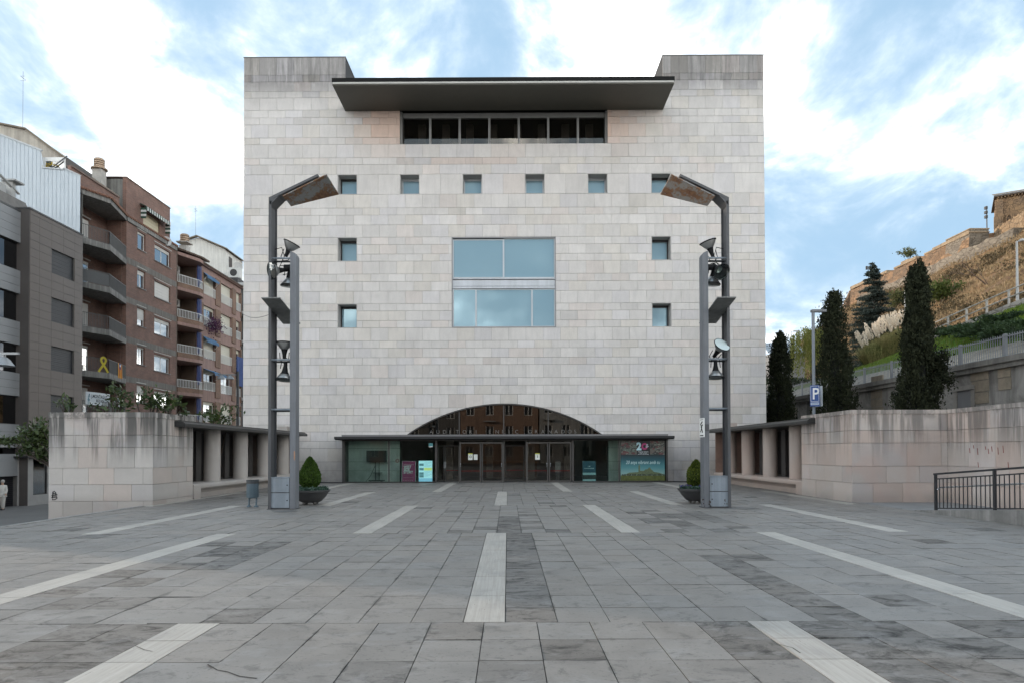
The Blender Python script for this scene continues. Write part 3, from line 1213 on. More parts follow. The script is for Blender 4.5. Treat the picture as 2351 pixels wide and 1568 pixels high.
gb.build('gallery_column', mat('gallery_wall2', (0.13, 0.12, 0.11), 0.8), aud)

# small deep windows
for n_, (x0, x1, z0, z1) in enumerate(SMALL):
    rv = MB()
    rv.box(x0, x0 + .03, .004, .74, z0 + .03, z1)
    rv.box(x1 - .03, x1, .004, .74, z0 + .03, z1)
    rv.box(x0 + .03, x1 - .03, .004, .74, z1 - .03, z1)
    rv.box(x0 - .0, x1 + .0, -.012, .74, z0, z0 + .03)
    w_ = rv.build('window', mat('reveal_stone', (0.40, 0.385, 0.37), 0.7, 0.1), aud)
    fr = MB()
    fr.box(x0 + .03, x0 + .10, .62, .70, z0 + .03, z1 - .03)
    fr.box(x1 - .10, x1 - .03, .62, .70, z0 + .03, z1 - .03)
    fr.box(x0 + .10, x1 - .10, .62, .70, z1 - .16, z1 - .03)
    fr.box(x0 + .10, x1 - .10, .62, .70, z0 + .03, z0 + .07)
    fr.build('window_frame', BLACK if n_ in (0, 5, 6, 7, 8, 9) else ALU, w_)
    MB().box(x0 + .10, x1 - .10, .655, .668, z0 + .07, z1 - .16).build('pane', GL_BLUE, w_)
    MB().box(x0 - .2, x1 + .2, 2.2, 2.25, z0 - .3, z1 + .3).build('room_back', ROOM, w_)

# big central window: two storeys with a steel spandrel between
x0, x1, z0, z1 = BIG
zm0, zm1 = onF(1157, 663)[1], onF(1157, 637.5)[1]
fr = MB()
fr.box(x0, x0 + .06, .03, .5, z0, z1)
fr.box(x1 - .06, x1, .03, .5, z0, z1)
fr.box(x0 + .06, x1 - .06, .03, .5, z1 - .06, z1)
fr.box(x0 - .0, x1 + .0, -.02, .5, z0, z0 + .05)
big = fr.build('great_window', mat('great_frame', (0.24, 0.24, 0.245), 0.45, 0.05, metal=0.3), aud)
sp = MB()
sp.box(x0 + .06, x1 - .06, .10, .30, zm0 + .16, zm1 - .12)
sp.box(x0 + .06, x1 - .06, .04, .30, zm1 - .085, zm1 - .03)
sp.box(x0 + .06, x1 - .06, .06, .30, zm0 + .02, zm0 + .13)
sp.build('spandrel', mat('spandrel_metal', (0.46, 0.48, 0.51), 0.4, 0.08, 2.0, metal=0.2, streak=0.15), big)
um = onF(1156, 590)[0]
lm = [onF(1092.5, 700)[0], onF(1221.5, 700)[0]]


def sash(xa, xb, za, zb, y):
    s = MB()
    w = .045
    s.box(xa, xa + w, y, y + .06, za, zb)
    s.box(xb - w, xb, y, y + .06, za, zb)
    s.box(xa + w, xb - w, y, y + .06, zb - w, zb)
    s.box(xa + w, xb - w, y, y + .06, za, za + w)
    s.build('sash', ALU, big)
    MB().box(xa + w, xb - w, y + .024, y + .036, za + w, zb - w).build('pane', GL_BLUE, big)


sash(x0 + .06, um, zm1, z1 - .12, .10)
sash(um, x1 - .06, zm1, z1 - .06, .14)
sash(x0 + .06, lm[0], z0 + .05, zm0, .12)
sash(lm[0], lm[1], z0 + .05, zm0, .16)
sash(lm[1], x1 - .06, z0 + .05, zm0, .12)
rm = MB()
for za, zb in ((zm1 - .1, z1 + .2), (z0 - .1, zm0 + .1)):
    rm.box(x0 - 1.5, x1 + 1.5, 5.0, 5.1, za, zb)
    rm.box(x0 - 1.5, x1 + 1.5, .76, 5.0, za - .05, za)
    rm.box(x0 - 1.5, x1 + 1.5, .76, 5.0, zb, zb + .05)
    rm.box(x0 - 1.6, x0 - 1.5, .76, 5.1, za, zb)
    rm.box(x1 + 1.5, x1 + 1.6, .76, 5.1, za, zb)
rm.build('office_room', mat('office_wall', (0.62, 0.60, 0.57), 0.9), big)
rl = MB()
zz_ = onF(1156, 608)[1]
rl.box(x0 + .1, x1 - .1, .42, .46, zz_ - .02, zz_ + .02)
for q in range(7):
    xx = x0 + .3 + q * (x1 - x0 - .6) / 6
    rl.box(xx - .012, xx + .012, .43, .45, zm1, zz_)
rl.build('inner_railing', WHITE, big)
MB().box(onF(1185, 590, .8)[0], onF(1265, 590, .8)[0], .80, .82, onF(1190, 625, .8)[1], onF(1190, 570, .8)[1]).build('blind', mat('cream_blind', (0.75, 0.72, 0.62), 0.8), big)
for a, b2, yb in ((1097, 1156, 690), (1158, 1218, 699)):
    MB().box(onF(a, 680, .5)[0], onF(b2, 680, .5)[0], .50, .52, onF(1150, yb, .5)[1], zm0).build('blind', WHITE, big)
MB().box(onF(1224, 680, .5)[0], onF(1272, 680, .5)[0], .50, .52, onF(1150, 681, .5)[1], zm0).build('blind', WHITE, big)

# ---- arched fanlight
n = 40
pts = [(ax0 + .02, az)] + [(ax0 + (ax1 - ax0) * k / n, acz + math.sqrt(max(0, AR * AR - (ax0 + (ax1 - ax0) * k / n - acx) ** 2)) - .01) for k in range(n + 1)] + [(ax1 - .02, az)]
GYA = 0.22
fan = MB()
for k in range(1, n + 1):
    (a, za), (b2, zb) = pts[k], pts[k + 1]
    fan.hexa([(a, .03, za - .055), (b2, .03, zb - .055), (b2, .4, zb - .055), (a, .4, za - .055)], [(a, .03, za), (b2, .03, zb), (b2, .4, zb), (a, .4, za)])
fan = fan.build('fanlight', BRONZE, aud)
fm = [onF(q, 960, GYA)[0] for q in (1054.5, 1156.5, 1258.5)]
fe = [ax0] + fm + [ax1]
for q in fm:
    MB().box(q - .03, q + .03, GYA - .04, GYA + .06, az - .3, arch_z(q) - .03).build('mullion', BRONZE, fan)
for q0, q1 in zip(fe, fe[1:]):
    pl = []
    m_ = 14
    for k in range(m_ + 1):
        xx = q0 + .03 + (q1 - q0 - .06) * k / m_
        zz2 = acz + math.sqrt(max(0, AR * AR - (xx - acx) ** 2)) - .04
        pl.append((xx, GYA, max(zz2, az - .28)))
    pl = [(q0 + .03, GYA, az - .3)] + pl + [(q1 - .03, GYA, az - .3)]
    MB().prism(pl[::-1], (0, .012, 0)).build('pane', GL_ARCH, fan)
LET = mat('frosted_letter', (0.19, 0.185, 0.18), 0.5)
letters = "AUDITORI ENRIC GRANADOS"
xa, xb = onF(990, 990, GYA)[0], onF(1322, 990, GYA)[0]
zl = onF(1156, 994.5, GYA)[1]
for k, ch in enumerate(letters):
    if ch != ' ':
        place_text(fan, ch, 0.30, LET, (xa + (xb - xa) * k / (len(letters) - 1) - .1, GYA - .006, zl), (1, 0, 0), (0, 0, 1), bold=-0.006)

# ---- entrance: glazed box 0.85 m in front of the wall, thin canopy over it
GY = -0.85
ex0, ex1 = onF(786, 1060, GY)[0], onF(1533, 1060, GY)[0]
ezt = onF(1158, 1009.5, GY)[1]
cx0, cx1 = onF(767, 1003, -1.45)[0], onF(1549, 1003, -1.45)[0]
czb, czt = onF(1158, 1008, -1.45)[1], onF(1158, 1000.5, -1.45)[1]
ec = MB()
ec.prism([(cx0, -1.45, czt), (cx0, -1.45, czb + .05), (cx0, -1.2, czb), (cx0, -.002, czb), (cx0, -.002, czt)], (cx1 - cx0, 0, 0))
ent = ec.build('entrance_canopy', mat('canopy_lead', (0.030, 0.029, 0.030), 0.7, 0.15, spec=0.3), aud)
MB().box(cx0 + .35, cx1 - .3, -1.25, -.003, czt + .002, czt + .10).build('canopy_upstand', mat('upstand_metal', (0.17, 0.17, 0.175), 0.35, 0.1, 1.0, metal=0.4), ent)


def ex(px):
    return onF(px, 1060, GY)[0]


front = MB()
front.box(ex0, ex0 + .13, GY - .05, -.003, 0.0, czb - .002)
front.box(ex1 - .10, ex1, GY - .05, -.003, 0.0, czb - .002)
front.box(ex0 + .13, ex1 - .10, GY - .03, GY + .05, ezt - .03, czb - .003)
front.box(ex0 + .13, ex(1001), GY - .04, GY + .06, 0.0, .06)
front.box(ex(1315), ex1 - .1, GY - .04, GY + .06, 0.0, .06)
for q, w_ in ((893, .06), (1001.5, .12), (1315, .12), (1421.5, .05)):
    front.box(ex(q) - w_ / 2, ex(q) + w_ / 2, GY - .035, GY + .05, .06, ezt - .03)
shop = front.build('shopfront', BRONZE, aud)
for a, b2, m_ in ((794, 891, GL_CLEAR), (894.5, 998.5, GL_CLEAR), (1318, 1420, GL_CLEAR), (1423, 1527.5, GL_CLEAR)):
    MB().box(ex(a) + .03, ex(b2) - .03, GY, GY + .012, .06, ezt - .03).build('pane', m_, shop)
# doors: pairs of framed leaves, the first leaf pair and one middle leaf stand open
RED = mat('red_band', (0.55, 0.03, 0.035), 0.5)
zred = onF(1200, 1080, GY)[1]
DFR = mat('door_bronze', (0.085, 0.08, 0.075), 0.4, 0.1, metal=0.3)


def leaf(xa, xb, opened=False, stripe=True, knob=None):
    s = MB()
    w = .055
    y = GY - .02
    zt = ezt - .10
    s.box(xa, xa + w, y, y + .05, .012, zt)
    s.box(xb - w, xb, y, y + .05, .012, zt)
    s.box(xa + w, xb - w, y, y + .05, zt - .09, zt)
    s.box(xa + w, xb - w, y, y + .05, .012, .10)
    d = s.build('door', DFR, aud)
    MB().box(xa + w, xb - w, y + .02, y + .03, .10, zt - .09).build('pane', GL_DARK, d)
    if stripe:
        MB().box(xa + w + .01, xb - w - .01, y + .034, y + .037, zred - .022, zred + .022).build('red_stripe', RED, d)  # thin red stripe across the leaf at one height
    if knob:
        MB().box(knob - .02, knob + .02, y - .05, y, 1.0, 1.04).build('lock', ALU, d)
        MB().tube([(knob, y - .004, .86), (knob, y - .06, .88), (knob, y - .06, .98), (knob, y - .004, 1.0)], .012, 6).build('handle', ALU, d)
    return d


leaf(ex(1056), ex(1104), knob=ex(1057.5))
leaf(ex(1106), ex(1154), knob=ex(1151.5))
leaf(ex(1209.5), ex(1258.5), knob=ex(1255.5))
leaf(ex(1260.5), ex(1311), knob=ex(1264))
for q, w_ in ((1055, .03), (1156.5, .07), (1208, .05)):
    MB().box(ex(q) - w_ / 2, ex(q) + w_ / 2, GY - .03, GY + .06, 0.0, ezt - .03).build('door_post', DFR, aud)
# the inner line of doors seen through the two open bays
zin = GY + 1.6
for a, b2 in ((1005, 1020), (1022, 1054), (1160, 1204)):
    xa, xb = onF(a, 1060, zin)[0], onF(b2, 1060, zin)[0]
    s = MB()
    s.box(xa, xa + .05, zin, zin + .05, .01, ezt - .25)
    s.box(xb - .05, xb, zin, zin + .05, .01, ezt - .25)
    s.box(xa + .05, xb - .05, zin, zin + .05, ezt - .33, ezt - .25)
    s.box(xa + .05, xb - .05, zin, zin + .05, .01, .09)
    d = s.build('inner_door', DFR, aud)
    MB().box(xa + .05, xb - .05, zin + .02, zin + .03, .09, ezt - .33).build('pane', GL_DARK, d)
    if b2 - a > 20:
        MB().box(xa + .06, xb - .06, zin + .034, zin + .037, zred - .03, zred + .015).build('red_stripe', RED, d)
MB().tube([(ex(1021.5), GY - .05, .78), (ex(1023.5), GY - .05, .78), (ex(1023.5), GY - .05, 1.12), (ex(1020), GY - .05, 1.12), (ex(1020), GY - .05, .78)], .012, 6).build('door_handle', ALU, aud)
lob = MB()
lx0, lx1 = DOOR[0] - 3, DOOR[1] + 3
lob.box(lx0, lx1, 9, 9.1, 0, 4.6)
lob.box(lx0 - .1, lx0, .76, 9.1, 0, 4.6)
lob.box(lx1, lx1 + .1, .76, 9.1, 0, 4.6)
lob.box(lx0, lx1, .76, 9.0, 4.6, 4.7)
lob.build('lobby_wall', mat('lobby_brown', (0.25, 0.23, 0.20), 0.8, 0.15), aud)
MB().box(lx0, lx1, -.04, 9.0, -.05, .004).build('lobby_floor', mat('lobby_stone', (0.16, 0.155, 0.15), 0.3, 0.1), aud)
MB().box(ex0 + .12, ex1 - .1, GY, -.04, -.05, .006).build('vestibule_floor', mat('lobby_stone', (0.1, 0.1, 0.1)), aud)
cl = MB()
for xx, yy in ((-3.4, 4.0), (-1.0, 5.2), (1.6, 4.2), (3.9, 5.6)):
    cl.box(xx - .2, xx + .2, yy - .2, yy + .2, .005, 4.59)
cl.build('lobby_column', mat('lobby_pillar', (0.36, 0.33, 0.29), 0.8), aud)
MB().box(-1.6, 2.0, 6.2, 6.9, .005, 1.05).build('reception_counter', mat('counter_wood', (0.16, 0.09, 0.05), 0.5), aud)
# ------------------------------------------------------------------ plaza walls, porticos
wrng = random.Random(31)


def wall_tint(rosy=0.0):
    k = wrng.gauss(1.0, 0.05)
    h = wrng.random()
    if h < 0.25: return (k * 0.98, k * 0.99, k * 1.02, 1)
    if h < 0.45 + rosy: return (k * 1.03, k * 0.96, k * 0.93, 1)
    return (k, k, k, 1)


def clad(parent, m, p0, p1, rows, widths, out, thick=0.06, rosy=0.0, first=None):
    """stones on a vertical face from p0 to p1 (plan points, parent coordinates); out = outward plan normal"""
    p0, p1 = Vector((*p0, 0)), Vector((*p1, 0))
    L = (p1 - p0).length
    d = (p1 - p0) / L
    ang = math.atan2(d.y, d.x)
    n = Vector((*out, 0))
    for r_, (z0, z1) in enumerate(rows):
        x = 0.0
        fw = (widths * (0.5 if r_ % 2 else 1.0)) if first is None else first[r_ % len(first)]
        w = fw * wrng.uniform(0.9, 1.1)
        while x < L - 0.02:
            x1 = min(L, x + w)
            if L - x1 < 0.2:
                x1 = L
            o = piece('stone_block', m, parent, -.5, .5, -.5, .5, -.5, .5, wall_tint(rosy))
            c = p0 + d * ((x + x1) / 2) - n * (thick / 2 - wrng.uniform(-.002, .003))
            o.location = (c.x, c.y, (z0 + z1) / 2)
            o.rotation_euler = (0, 0, ang)
            o.scale = (x1 - x - .009, thick, z1 - z0 - .011)
            x = x1
            w = widths * wrng.uniform(0.9, 1.12)


# --- the wall beside the street
A = onZ(350.5, 1159.5)                      # front corner
yb = 23.95
xl = onY(112, 1000, A.y).x
zt = onY(350, 945.5, A.y).z
wl_ = thing('plaza_wall', 'grey stone wall with dark algae runs and scribbled mark at street side', 'wall', (A.x, A.y, 0))
zrow = [onY(230, q, A.y).z for q in (957.5, 998, 1026.5, 1073.5, 1111.5, 1149.5)]
rows = [(zrow[1], zrow[0]), (zrow[2], zrow[1]), (zrow[3], zrow[2]), (zrow[4], zrow[3]), (zrow[5], zrow[4]), (zrow[5] - .55, zrow[5]), (-1.6, zrow[5] - .55)]
wd = A.x - xl
clad(wl_, BLK_L, (-wd, 0), (0, 0), rows, 0.86, (0, -1))
clad(wl_, BLK_L, (0, 0.0), (0, yb - A.y), [r_ for r_ in rows[:5]] + [(-0.3, zrow[5])], 1.12, (1, 0), first=[1.12, 1.5, .9])
MB().box(-wd + .062, -.062, .062, yb - A.y, -1.62, zrow[0] - .02).box(-wd + .002, -wd + .062, .064, yb - A.y, -1.62, zrow[0] - .02).build('wall_body', BLK_L, wl_)
for k in range(3):
    a, b2 = -wd - .01 + (wd + .03) * k / 3, -wd - .01 + (wd + .03) * (k + 1) / 3
    MB().box(a + .004, b2 - .004, -.02, .42, zrow[0] - .004, zt).build('coping_stone', BLK_L, wl_)
for k in range(2):
    a, b2 = .424 + (yb - A.y - .424) * k / 2, .424 + (yb - A.y - .424) * (k + 1) / 2
    MB().box(-.42, .02, a + .004, b2 - .004, zrow[0] - .004, zt).build('coping_stone', BLK_L, wl_)
MB().box(-wd + .05, -.43, .43, yb - A.y, zrow[0] - .3, zrow[0] - .1).build('planter_soil', mat('soil', (0.035, 0.028, 0.02), 0.95, 0.3, 4, .5), wl_)
# scribbled tag on the lowest full course
sc = MB()


def scr(zx, zy):                            # position in a close-up of this wall, taken back to its face
    return onY(zx / 1.9604 / 1.6333, (1200 + zy / 1.9604) / 1.6333, A.y - .004) - Vector((A.x, A.y, 0))


for pts in ([(384, 1300), (390, 1258), (398, 1254), (408, 1264), (414, 1280), (424, 1281), (380, 1286)], [(378, 1303), (420, 1298), (419, 1306), (402, 1317), (386, 1318), (388, 1311)],
            [(384, 1268), (410, 1276)], [(392, 1256), (388, 1292), (416, 1290)]):
    sc.tube([scr(*q) for q in pts], 0.014, 5)
sc.build('scribble', BLACK, wl_)

# --- the rosy wall on the hill side and the long wall along the ramp
B = onZ(1957, 1152.3)
yb2 = 25.4
ztr = onY(1957, 940, B.y).z
xr = onY(2175.5, 1000, B.y).x
wr_ = thing('plaza_wall', 'rosy stone wall block standing between the portico and the ramp', 'wall', (B.x, B.y, 0))


def R2(zx, zy):
    return 1738.8 + zx / 3.84, 857.2 + zy / 3.84


zq = [onY(R2(1000, q)[0], R2(1000, q)[1], B.y).z for q in (352, 500, 610, 815, 962)]
rows = [(zq[1], zq[0]), (zq[2], zq[1]), (zq[3], zq[2]), (zq[4], zq[3]), (-.02, zq[4])]
wd2 = xr - B.x
clad(wr_, BLK_R, (0, 0), (wd2, 0), rows, 1.0, (0, -1), rosy=.1, first=[.63, 1.12, .63, 1.1, .62])
clad(wr_, BLK_R, (0, yb2 - B.y), (0, 0), rows, 1.25, (-1, 0), rosy=.15)
MB().box(.062, wd2 - .002, .062, yb2 - B.y, -.6, zq[0] - .02).build('wall_body', BLK_R, wr_)
for k, (a, b2) in enumerate(((0, .36), (.36, .66), (.66, 1))):
    MB().box(-.02 + wd2 * a + .004, wd2 * b2 - .004, -.02, .42, zq[0] - .004, ztr).build('coping_stone', BLK_R, wr_)
for k in range(2):
    a, b2 = .424 + (yb2 - B.y - .424) * k / 2, .424 + (yb2 - B.y - .424) * (k + 1) / 2
    MB().box(-.02, .42, a + .004, b2 - .004, zq[0] - .004, ztr).build('coping_stone', BLK_R, wr_)
XW = xr
lw = thing('ramp_wall', 'long rosy stone wall rising behind the ramp railing', 'wall', (XW, B.y, 0))
y_end = 9.0
zt2 = onX(2351, 922.5, XW).z
LL = B.y - y_end
clad(lw, BLK_R, (0, -.001), (0, -LL), rows[:4] + [(-.1, zq[4])], 1.05, (-1, 0), rosy=.1)
MB().box(.064, 1.0, -LL, 0, -.6, zq[0] - .02).build('wall_body', BLK_R, lw)
for k in range(9):
    MB().box(-.02, .42, -LL * (k + 1) / 9 + .004, -LL * k / 9 - .004, zq[0] - .004, ztr + .002).build('coping_stone', BLK_R, lw)
gr = MB()
for zx, zy in ((1905, 630), (1940, 655), (2010, 640), (2035, 660), (2065, 640), (2120, 650), (2165, 635), (1870, 655), (1945, 780), (2210, 780)):
    a = onX(*R2(zx, zy), XW - .004)
    gr.bar(a - lw.location, a - lw.location + Vector((0, -.02, -.10 - .05 * (zx % 3))), .012)
gr.build('red_scratch', mat('dull_red', (0.25, 0.06, 0.05), 0.7), lw)

# --- porticos along both sides
DARKP = mat('portico_panel', (0.028, 0.026, 0.025), 0.55, 0.2)
SLAB = mat('portico_slab', (0.10, 0.092, 0.085), 0.8, 0.2)


def col_stone(name, warm):
    return block_stone(True, name, warm)


COLS_L = col_stone('pale_column_stone', ((0.40, 0.365, 0.335, 1), (0.44, 0.41, 0.385, 1), (0.42, 0.36, 0.32, 1), .25))
COLS_R = col_stone('rosy_column_stone', ((0.44, 0.345, 0.295, 1), (0.44, 0.37, 0.33, 1), (0.40, 0.28, 0.24, 1), .25))


def portico(s, label, xf, y0, y1, zc, cm, bm, cols, ystart):
    """s = +1 opens towards +X (street side), -1 opens towards -X (hill side); xf = plan x of the bench front"""
    t = thing('portico', label, 'portico', (xf, y0, 0))
    L = y1 - y0
    X = lambda d: -s * d                     # depth behind the bench front
    fr = [(X(-.32), ystart, zc), (X(-.32), ystart, zc + .10), (X(-.25), ystart, zc + .16), (X(3.4), ystart, zc + .16), (X(3.4), ystart, zc)]
    MB().prism(fr, (0, L - ystart, 0)).build('roof', mat('portico_roof', (0.030, 0.029, 0.028), 0.5, 0.2), t)
    for k in range(9):
        a = ystart + (L - ystart) * k / 9
        MB().box(X(-.2), X(3.3), a + .01, a + (L - ystart) / 9 - .01, zc + .165, zc + .205).build('roof_sheet', mat('roof_sheet', (0.055, 0.053, 0.05), 0.5, .2), t)
    # bench with a rounded nose and hollow underside
    prof = [(0.22, 0.0), (0.22, 0.19), (0.16, 0.27), (0.05, 0.33), (0.0, 0.38), (0.0, 0.46), (0.04, 0.52), (0.10, 0.535), (0.95, 0.535), (0.95, 0.0)]
    MB().prism([(X(d), .55, z) for d, z in prof], (0, L - .55, 0)).build('bench', bm, t)
    MB().prism([(X(0.0), 0.02, -.05), (X(0.0), .02, .48), (X(.05), .02, .535), (X(.9), .02, .535), (X(.9), .02, -.05)], (0, .53, 0)).build('bench_end', bm, t)
    for k, yc in enumerate(cols):
        MB().lathe([(.31, .536), (.305, .60), (.305, zc - .02), (.305, zc)], (X(.46), yc - y0, 0), 28).build('column', cm, t, smooth=True)
    bw = MB().box(X(2.6), X(2.7), 0, L, -.1, zc)
    bw.build('back_wall', DARKP, t)
    MB().box(X(.95), X(2.6), 0, L, .2, .5).build('portico_floor', SLAB, t)
    for k in range(len(cols) + 1):
        ya = (cols[k] - y0 + 1.15) if k < len(cols) else .95
        MB().box(X(1.5), X(1.6), ya - .23, ya + .23, .505, zc - .01).build('screen_panel', mat('screen_panel', (0.085, 0.08, 0.078), 0.5, .2), t)
    MB().box(X(0.1), X(3.2), L - .12, L - .02, -.1, zc - .002).build('end_wall', mat('end_wall_stone' + ('' if s > 0 else '_rosy'), (0.20, 0.16, 0.135) if s > 0 else (0.22, 0.14, 0.11), 0.8, .25, 1.0), t)
    MB().box(X(.45), X(.95), L - 1.0, L - .15, zc + .21, zc + .50).build('parapet_stone', cm, t)
    return t


zcL = 2.50
portico(1, 'portico with pale round columns and bench near the street', A.x + .03, yb + .02, 36.4, zcL, COLS_L, COLS_L, (26.5, 29.3, 32.1, 34.8), -1.35)
portico(-1, 'portico with rosy scribbled columns and bench near the hill', B.x + .02, yb2 + .02, 36.4, 2.62, COLS_R, COLS_R, (26.9, 29.7, 32.4, 35.0), -1.2)

# ------------------------------------------------------------------ lighting masts
RUST = None


def rust_plate():
    t = NT('rusted_plate')
    p = t.pos()
    f = t.noise(t.map(p, (1.1, 1.1, 1.1), (2.3, 0, 0)), 1.0, 4, 0.6, 0.2)
    f2 = t.noise(t.map(p, (9, 3, 9)), 1.5, 4, 0.7)
    w = t.rng(t.math('ADD', f, t.math('MULTIPLY', t.math('SUBTRACT', f2, .5), .55)), 0.38, 0.52)
    rust = t.mix(t.rng(f2, .35, .65), (0.135, 0.058, 0.030, 1), (0.24, 0.13, 0.065, 1))
    base = t.mix(w, (0.26, 0.265, 0.26, 1), rust)
    t.base(base)
    t.p(Roughness=0.7)
    t.bump(f2, 0.2, 0.01)
    return t.m


RUST = rust_plate()
LAMP_B = mat('lamp_black', (0.012, 0.012, 0.013), 0.65, 0.15, spec=0.25)
LAMP_IN = mat('lamp_reflector', (0.42, 0.42, 0.41), 0.35, 0.1, metal=0.8)


def floodlight(parent, neck, rim, r=0.24, inner=LAMP_IN, glassy=False):
    neck, rim = Vector(neck), Vector(rim)
    ax = (rim - neck)
    L = ax.length
    ax.normalize()
    b = MB()
    prof = [(.0, -.14), (.05, -.14), (.055, -.04), (.062, 0.0), (.075, L * .16), (.09, L * .34), (r * .62, L * .62), (r * .92, L * .90), (r * 1.04, L * .94), (r * 1.04, L), (r * .98, L)]
    b.lathe(prof, neck, 22, ax)
    o = b.build('floodlight', LAMP_B, parent, smooth=False)
    smooth_angle(o, 40)
    q = MB()
    q.lathe([(r * .98, L - .004), (r * .90, L - .06), (r * .6, L - .16), (.06, L - .26), (.0, L - .26)], neck, 22, ax)
    q.build('reflector', inner, o, smooth=True)
    cover = MB().lathe([(0, L + .012), (r * .6, L + .008), (r * .97, L - .002)], neck, 22, ax)
    cover.build('lens', GLENS if glassy else GL_CLEAR, o, smooth=True)
    side = ax.cross(Vector((0, 1, 0)))
    if side.length < .2:
        side = Vector((1, 0, 0))
    side.normalize()
    base = neck - ax * .28
    y = MB()
    for sgn in (-1, 1):
        y.tube([neck + side * .14 * sgn + ax * .04, neck + side * .12 * sgn - ax * .2, base], .012, 6)
    y.build('yoke', LAMP_B, o)
    return o


GLENS = mat('pale_lens', (0.52, 0.60, 0.60), 0.15, 0.05)


def mast(s, label, lamps, group):
    """s=+1: tall column on the -X side with the arm reaching +X; s=-1 mirrored"""
    root = thing('lighting_mast', label, 'lighting mast', (XC - 6.27 * s, 19.9, 0), 0, group)
    X = lambda v: s * v
    zb = onY(626, 454, 19.65).z
    zt_ = onY(728.7, 400, 19.65).z
    xa, xb = -.39, 1.02
    th = .03
    # bent flat steel: upright plate, then the sloping arm
    c = MB()
    c.prism([(X(xa), -.249, 0), (X(xa + th), -.249, 0), (X(xa + th), -.249, zb - .22), (X(xa + th), -.249, zb + .010), (X(xa), -.249, zb - .002)], (0, .498, 0))
    c.box(X(xa + th), X(xa + th + .05), -.25, -.235, 0, zb - .1)
    c.box(X(xa + th), X(xa + th + .05), .235, .25, 0, zb - .1)
    c.build('tall_column', STEEL_M, root)
    a = MB()
    a.prism([(X(xa + .001), -.25, zb + .001), (X(xa + th), -.25, zb - .07), (X(xb), -.25, zt_ - .07), (X(xb), -.25, zt_)], (0, .5, 0))
    a.prism([(X(xa + th), -.25, zb - .22), (X(xa + th), -.25, zb - .071), (X(xa + .3), -.25, zb + .05)], (0, .5, 0))
    a.build('arm', mat('arm_steel', (0.075, 0.076, 0.08), 0.5, .15), root)
    zs_ = onY(678, 583, 19.9).z
    sc_ = MB()
    sc_.prism([(X(.215), -.2, 0), (X(.38), -.2, 0), (X(.38), -.2, zs_ - .10), (X(.35), -.2, zs_ - .04), (X(.215), -.2, zs_ + .02)], (0, .34, 0))
    sc_.build('short_column', STEEL_L if False else mat('column_paint', (0.155, 0.165, 0.182), 0.5, 0.12, 1.2, streak=0.25), root)
    zc_ = onY(650, 1095.5, 19.7).z
    zm_ = onY(650, 1130, 19.7).z
    MB().box(X(-.355), X(.21), -.19, .2, .015, zc_ - .01).build('cabinet', STEEL_D, root)
    for za, zb2 in ((.04, zm_ - .012), (zm_ + .012, zc_ - .012)):
        d = MB().box(X(-.352), X(.205), -.215, -.192, za, zb2).build('cabinet_door', STEEL_L, root)
        kz = (za + zb2) / 2
        MB().lathe([(0, 0), (.018, 0), (.018, .015), (0, .015)], (X(.15), -.216, kz), 10, (0, -1, 0)).build('lock', BLACK, d)
    MB().box(X(-.37), X(.22), -.23, .22, zc_ - .008, zc_ + .012).build('cabinet_lid', STEEL_L, root)
    for q in (596.5, 827, 940):
        z = onY(650, q, 19.9).z
        MB().tube([(X(-.36), -.12, z), (X(.215), -.12, z)], .028, 8).build('rung', STEEL_L, root)
        MB().tube([(X(-.36), .12, z - .03), (X(.215), .12, z - .03)], .028, 8).build('rung', STEEL_D, root)
    # rusty tapered reflector hung under the arm, and the sloping plate lower down
    P = []
    for (x, z, y) in ((.07, 8.94, -.42), (1.32, 9.56, -.42), (1.31, 9.545, 1.05), (.07, 8.925, .34)):
        P.append(Vector((X(x), y, z)))
    pl = MB()
    up = Vector((0, 0, .025))
    pl.hexa(P, [q + up for q in P])
    rp_ = pl.build('reflector_plate', RUST, root)
    br = MB()
    for f in (.3, .8):
        for yy in (-.15, .15):
            x = .07 + 1.2 * f
            br.bar((X(x), yy, 8.95 + .62 * f), (X(x), yy, zb + (zt_ - zb) * (x - xa) / (xb - xa) - .06), .03)
    br.build('bracket', STEEL_D, rp_)
    z1, z2 = onY(620, 685.5, 19.0).z, onY(670, 744.5, 20.85).z
    Q = [Vector((X(-.36), -.9, z1)), Vector((X(.165), -.9, z1)), Vector((X(.165), .95, z2)), Vector((X(-.36), .95, z2))]
    pq = MB()
    pq.hexa(Q, [q + Vector((0, 0, .03)) for q in Q])
    MB().tube([(X(.16), .02, (z1 + z2) / 2 - .05), (X(.25), .02, (z1 + z2) / 2 - .05)], .03, 8).build('plate_bracket', STEEL_D, root)
    pq.build('sloping_plate', mat('plate_grey', (0.20, 0.205, 0.20), 0.55, 0.2, 2, streak=.2), root)
    for (n_, yn), (r_, yr), glassy in lamps:
        nk, rm_ = onY(*n_, 19.9) - root.location, onY(*r_, 19.9) - root.location
        nk.y += yn
        rm_.y += yr
        floodlight(root, nk, rm_, glassy=glassy)
    bxs = MB()
    zl = onY(650, 608, 19.9).z
    bxs.lathe([(0, 0), (.09, 0), (.09, .3), (0, .3)], (X(-.03), .05, zl - .08), 14, (s, 0, 0))
    bxs.tube([(X(-.3), .02, zl + .45), (X(-.1), .02, zl + .5), (X(-.02), .02, zl + .25), (X(-.2), .02, zl - .15), (X(.05), .02, zl - .2)], .012, 6)
    bxs.build('ballast', LAMP_B, root)
    MB().box(X(-.42), X(.40), -.27, .27, 0.0, .016).build('base_plate', STEEL_D, root)
    return root


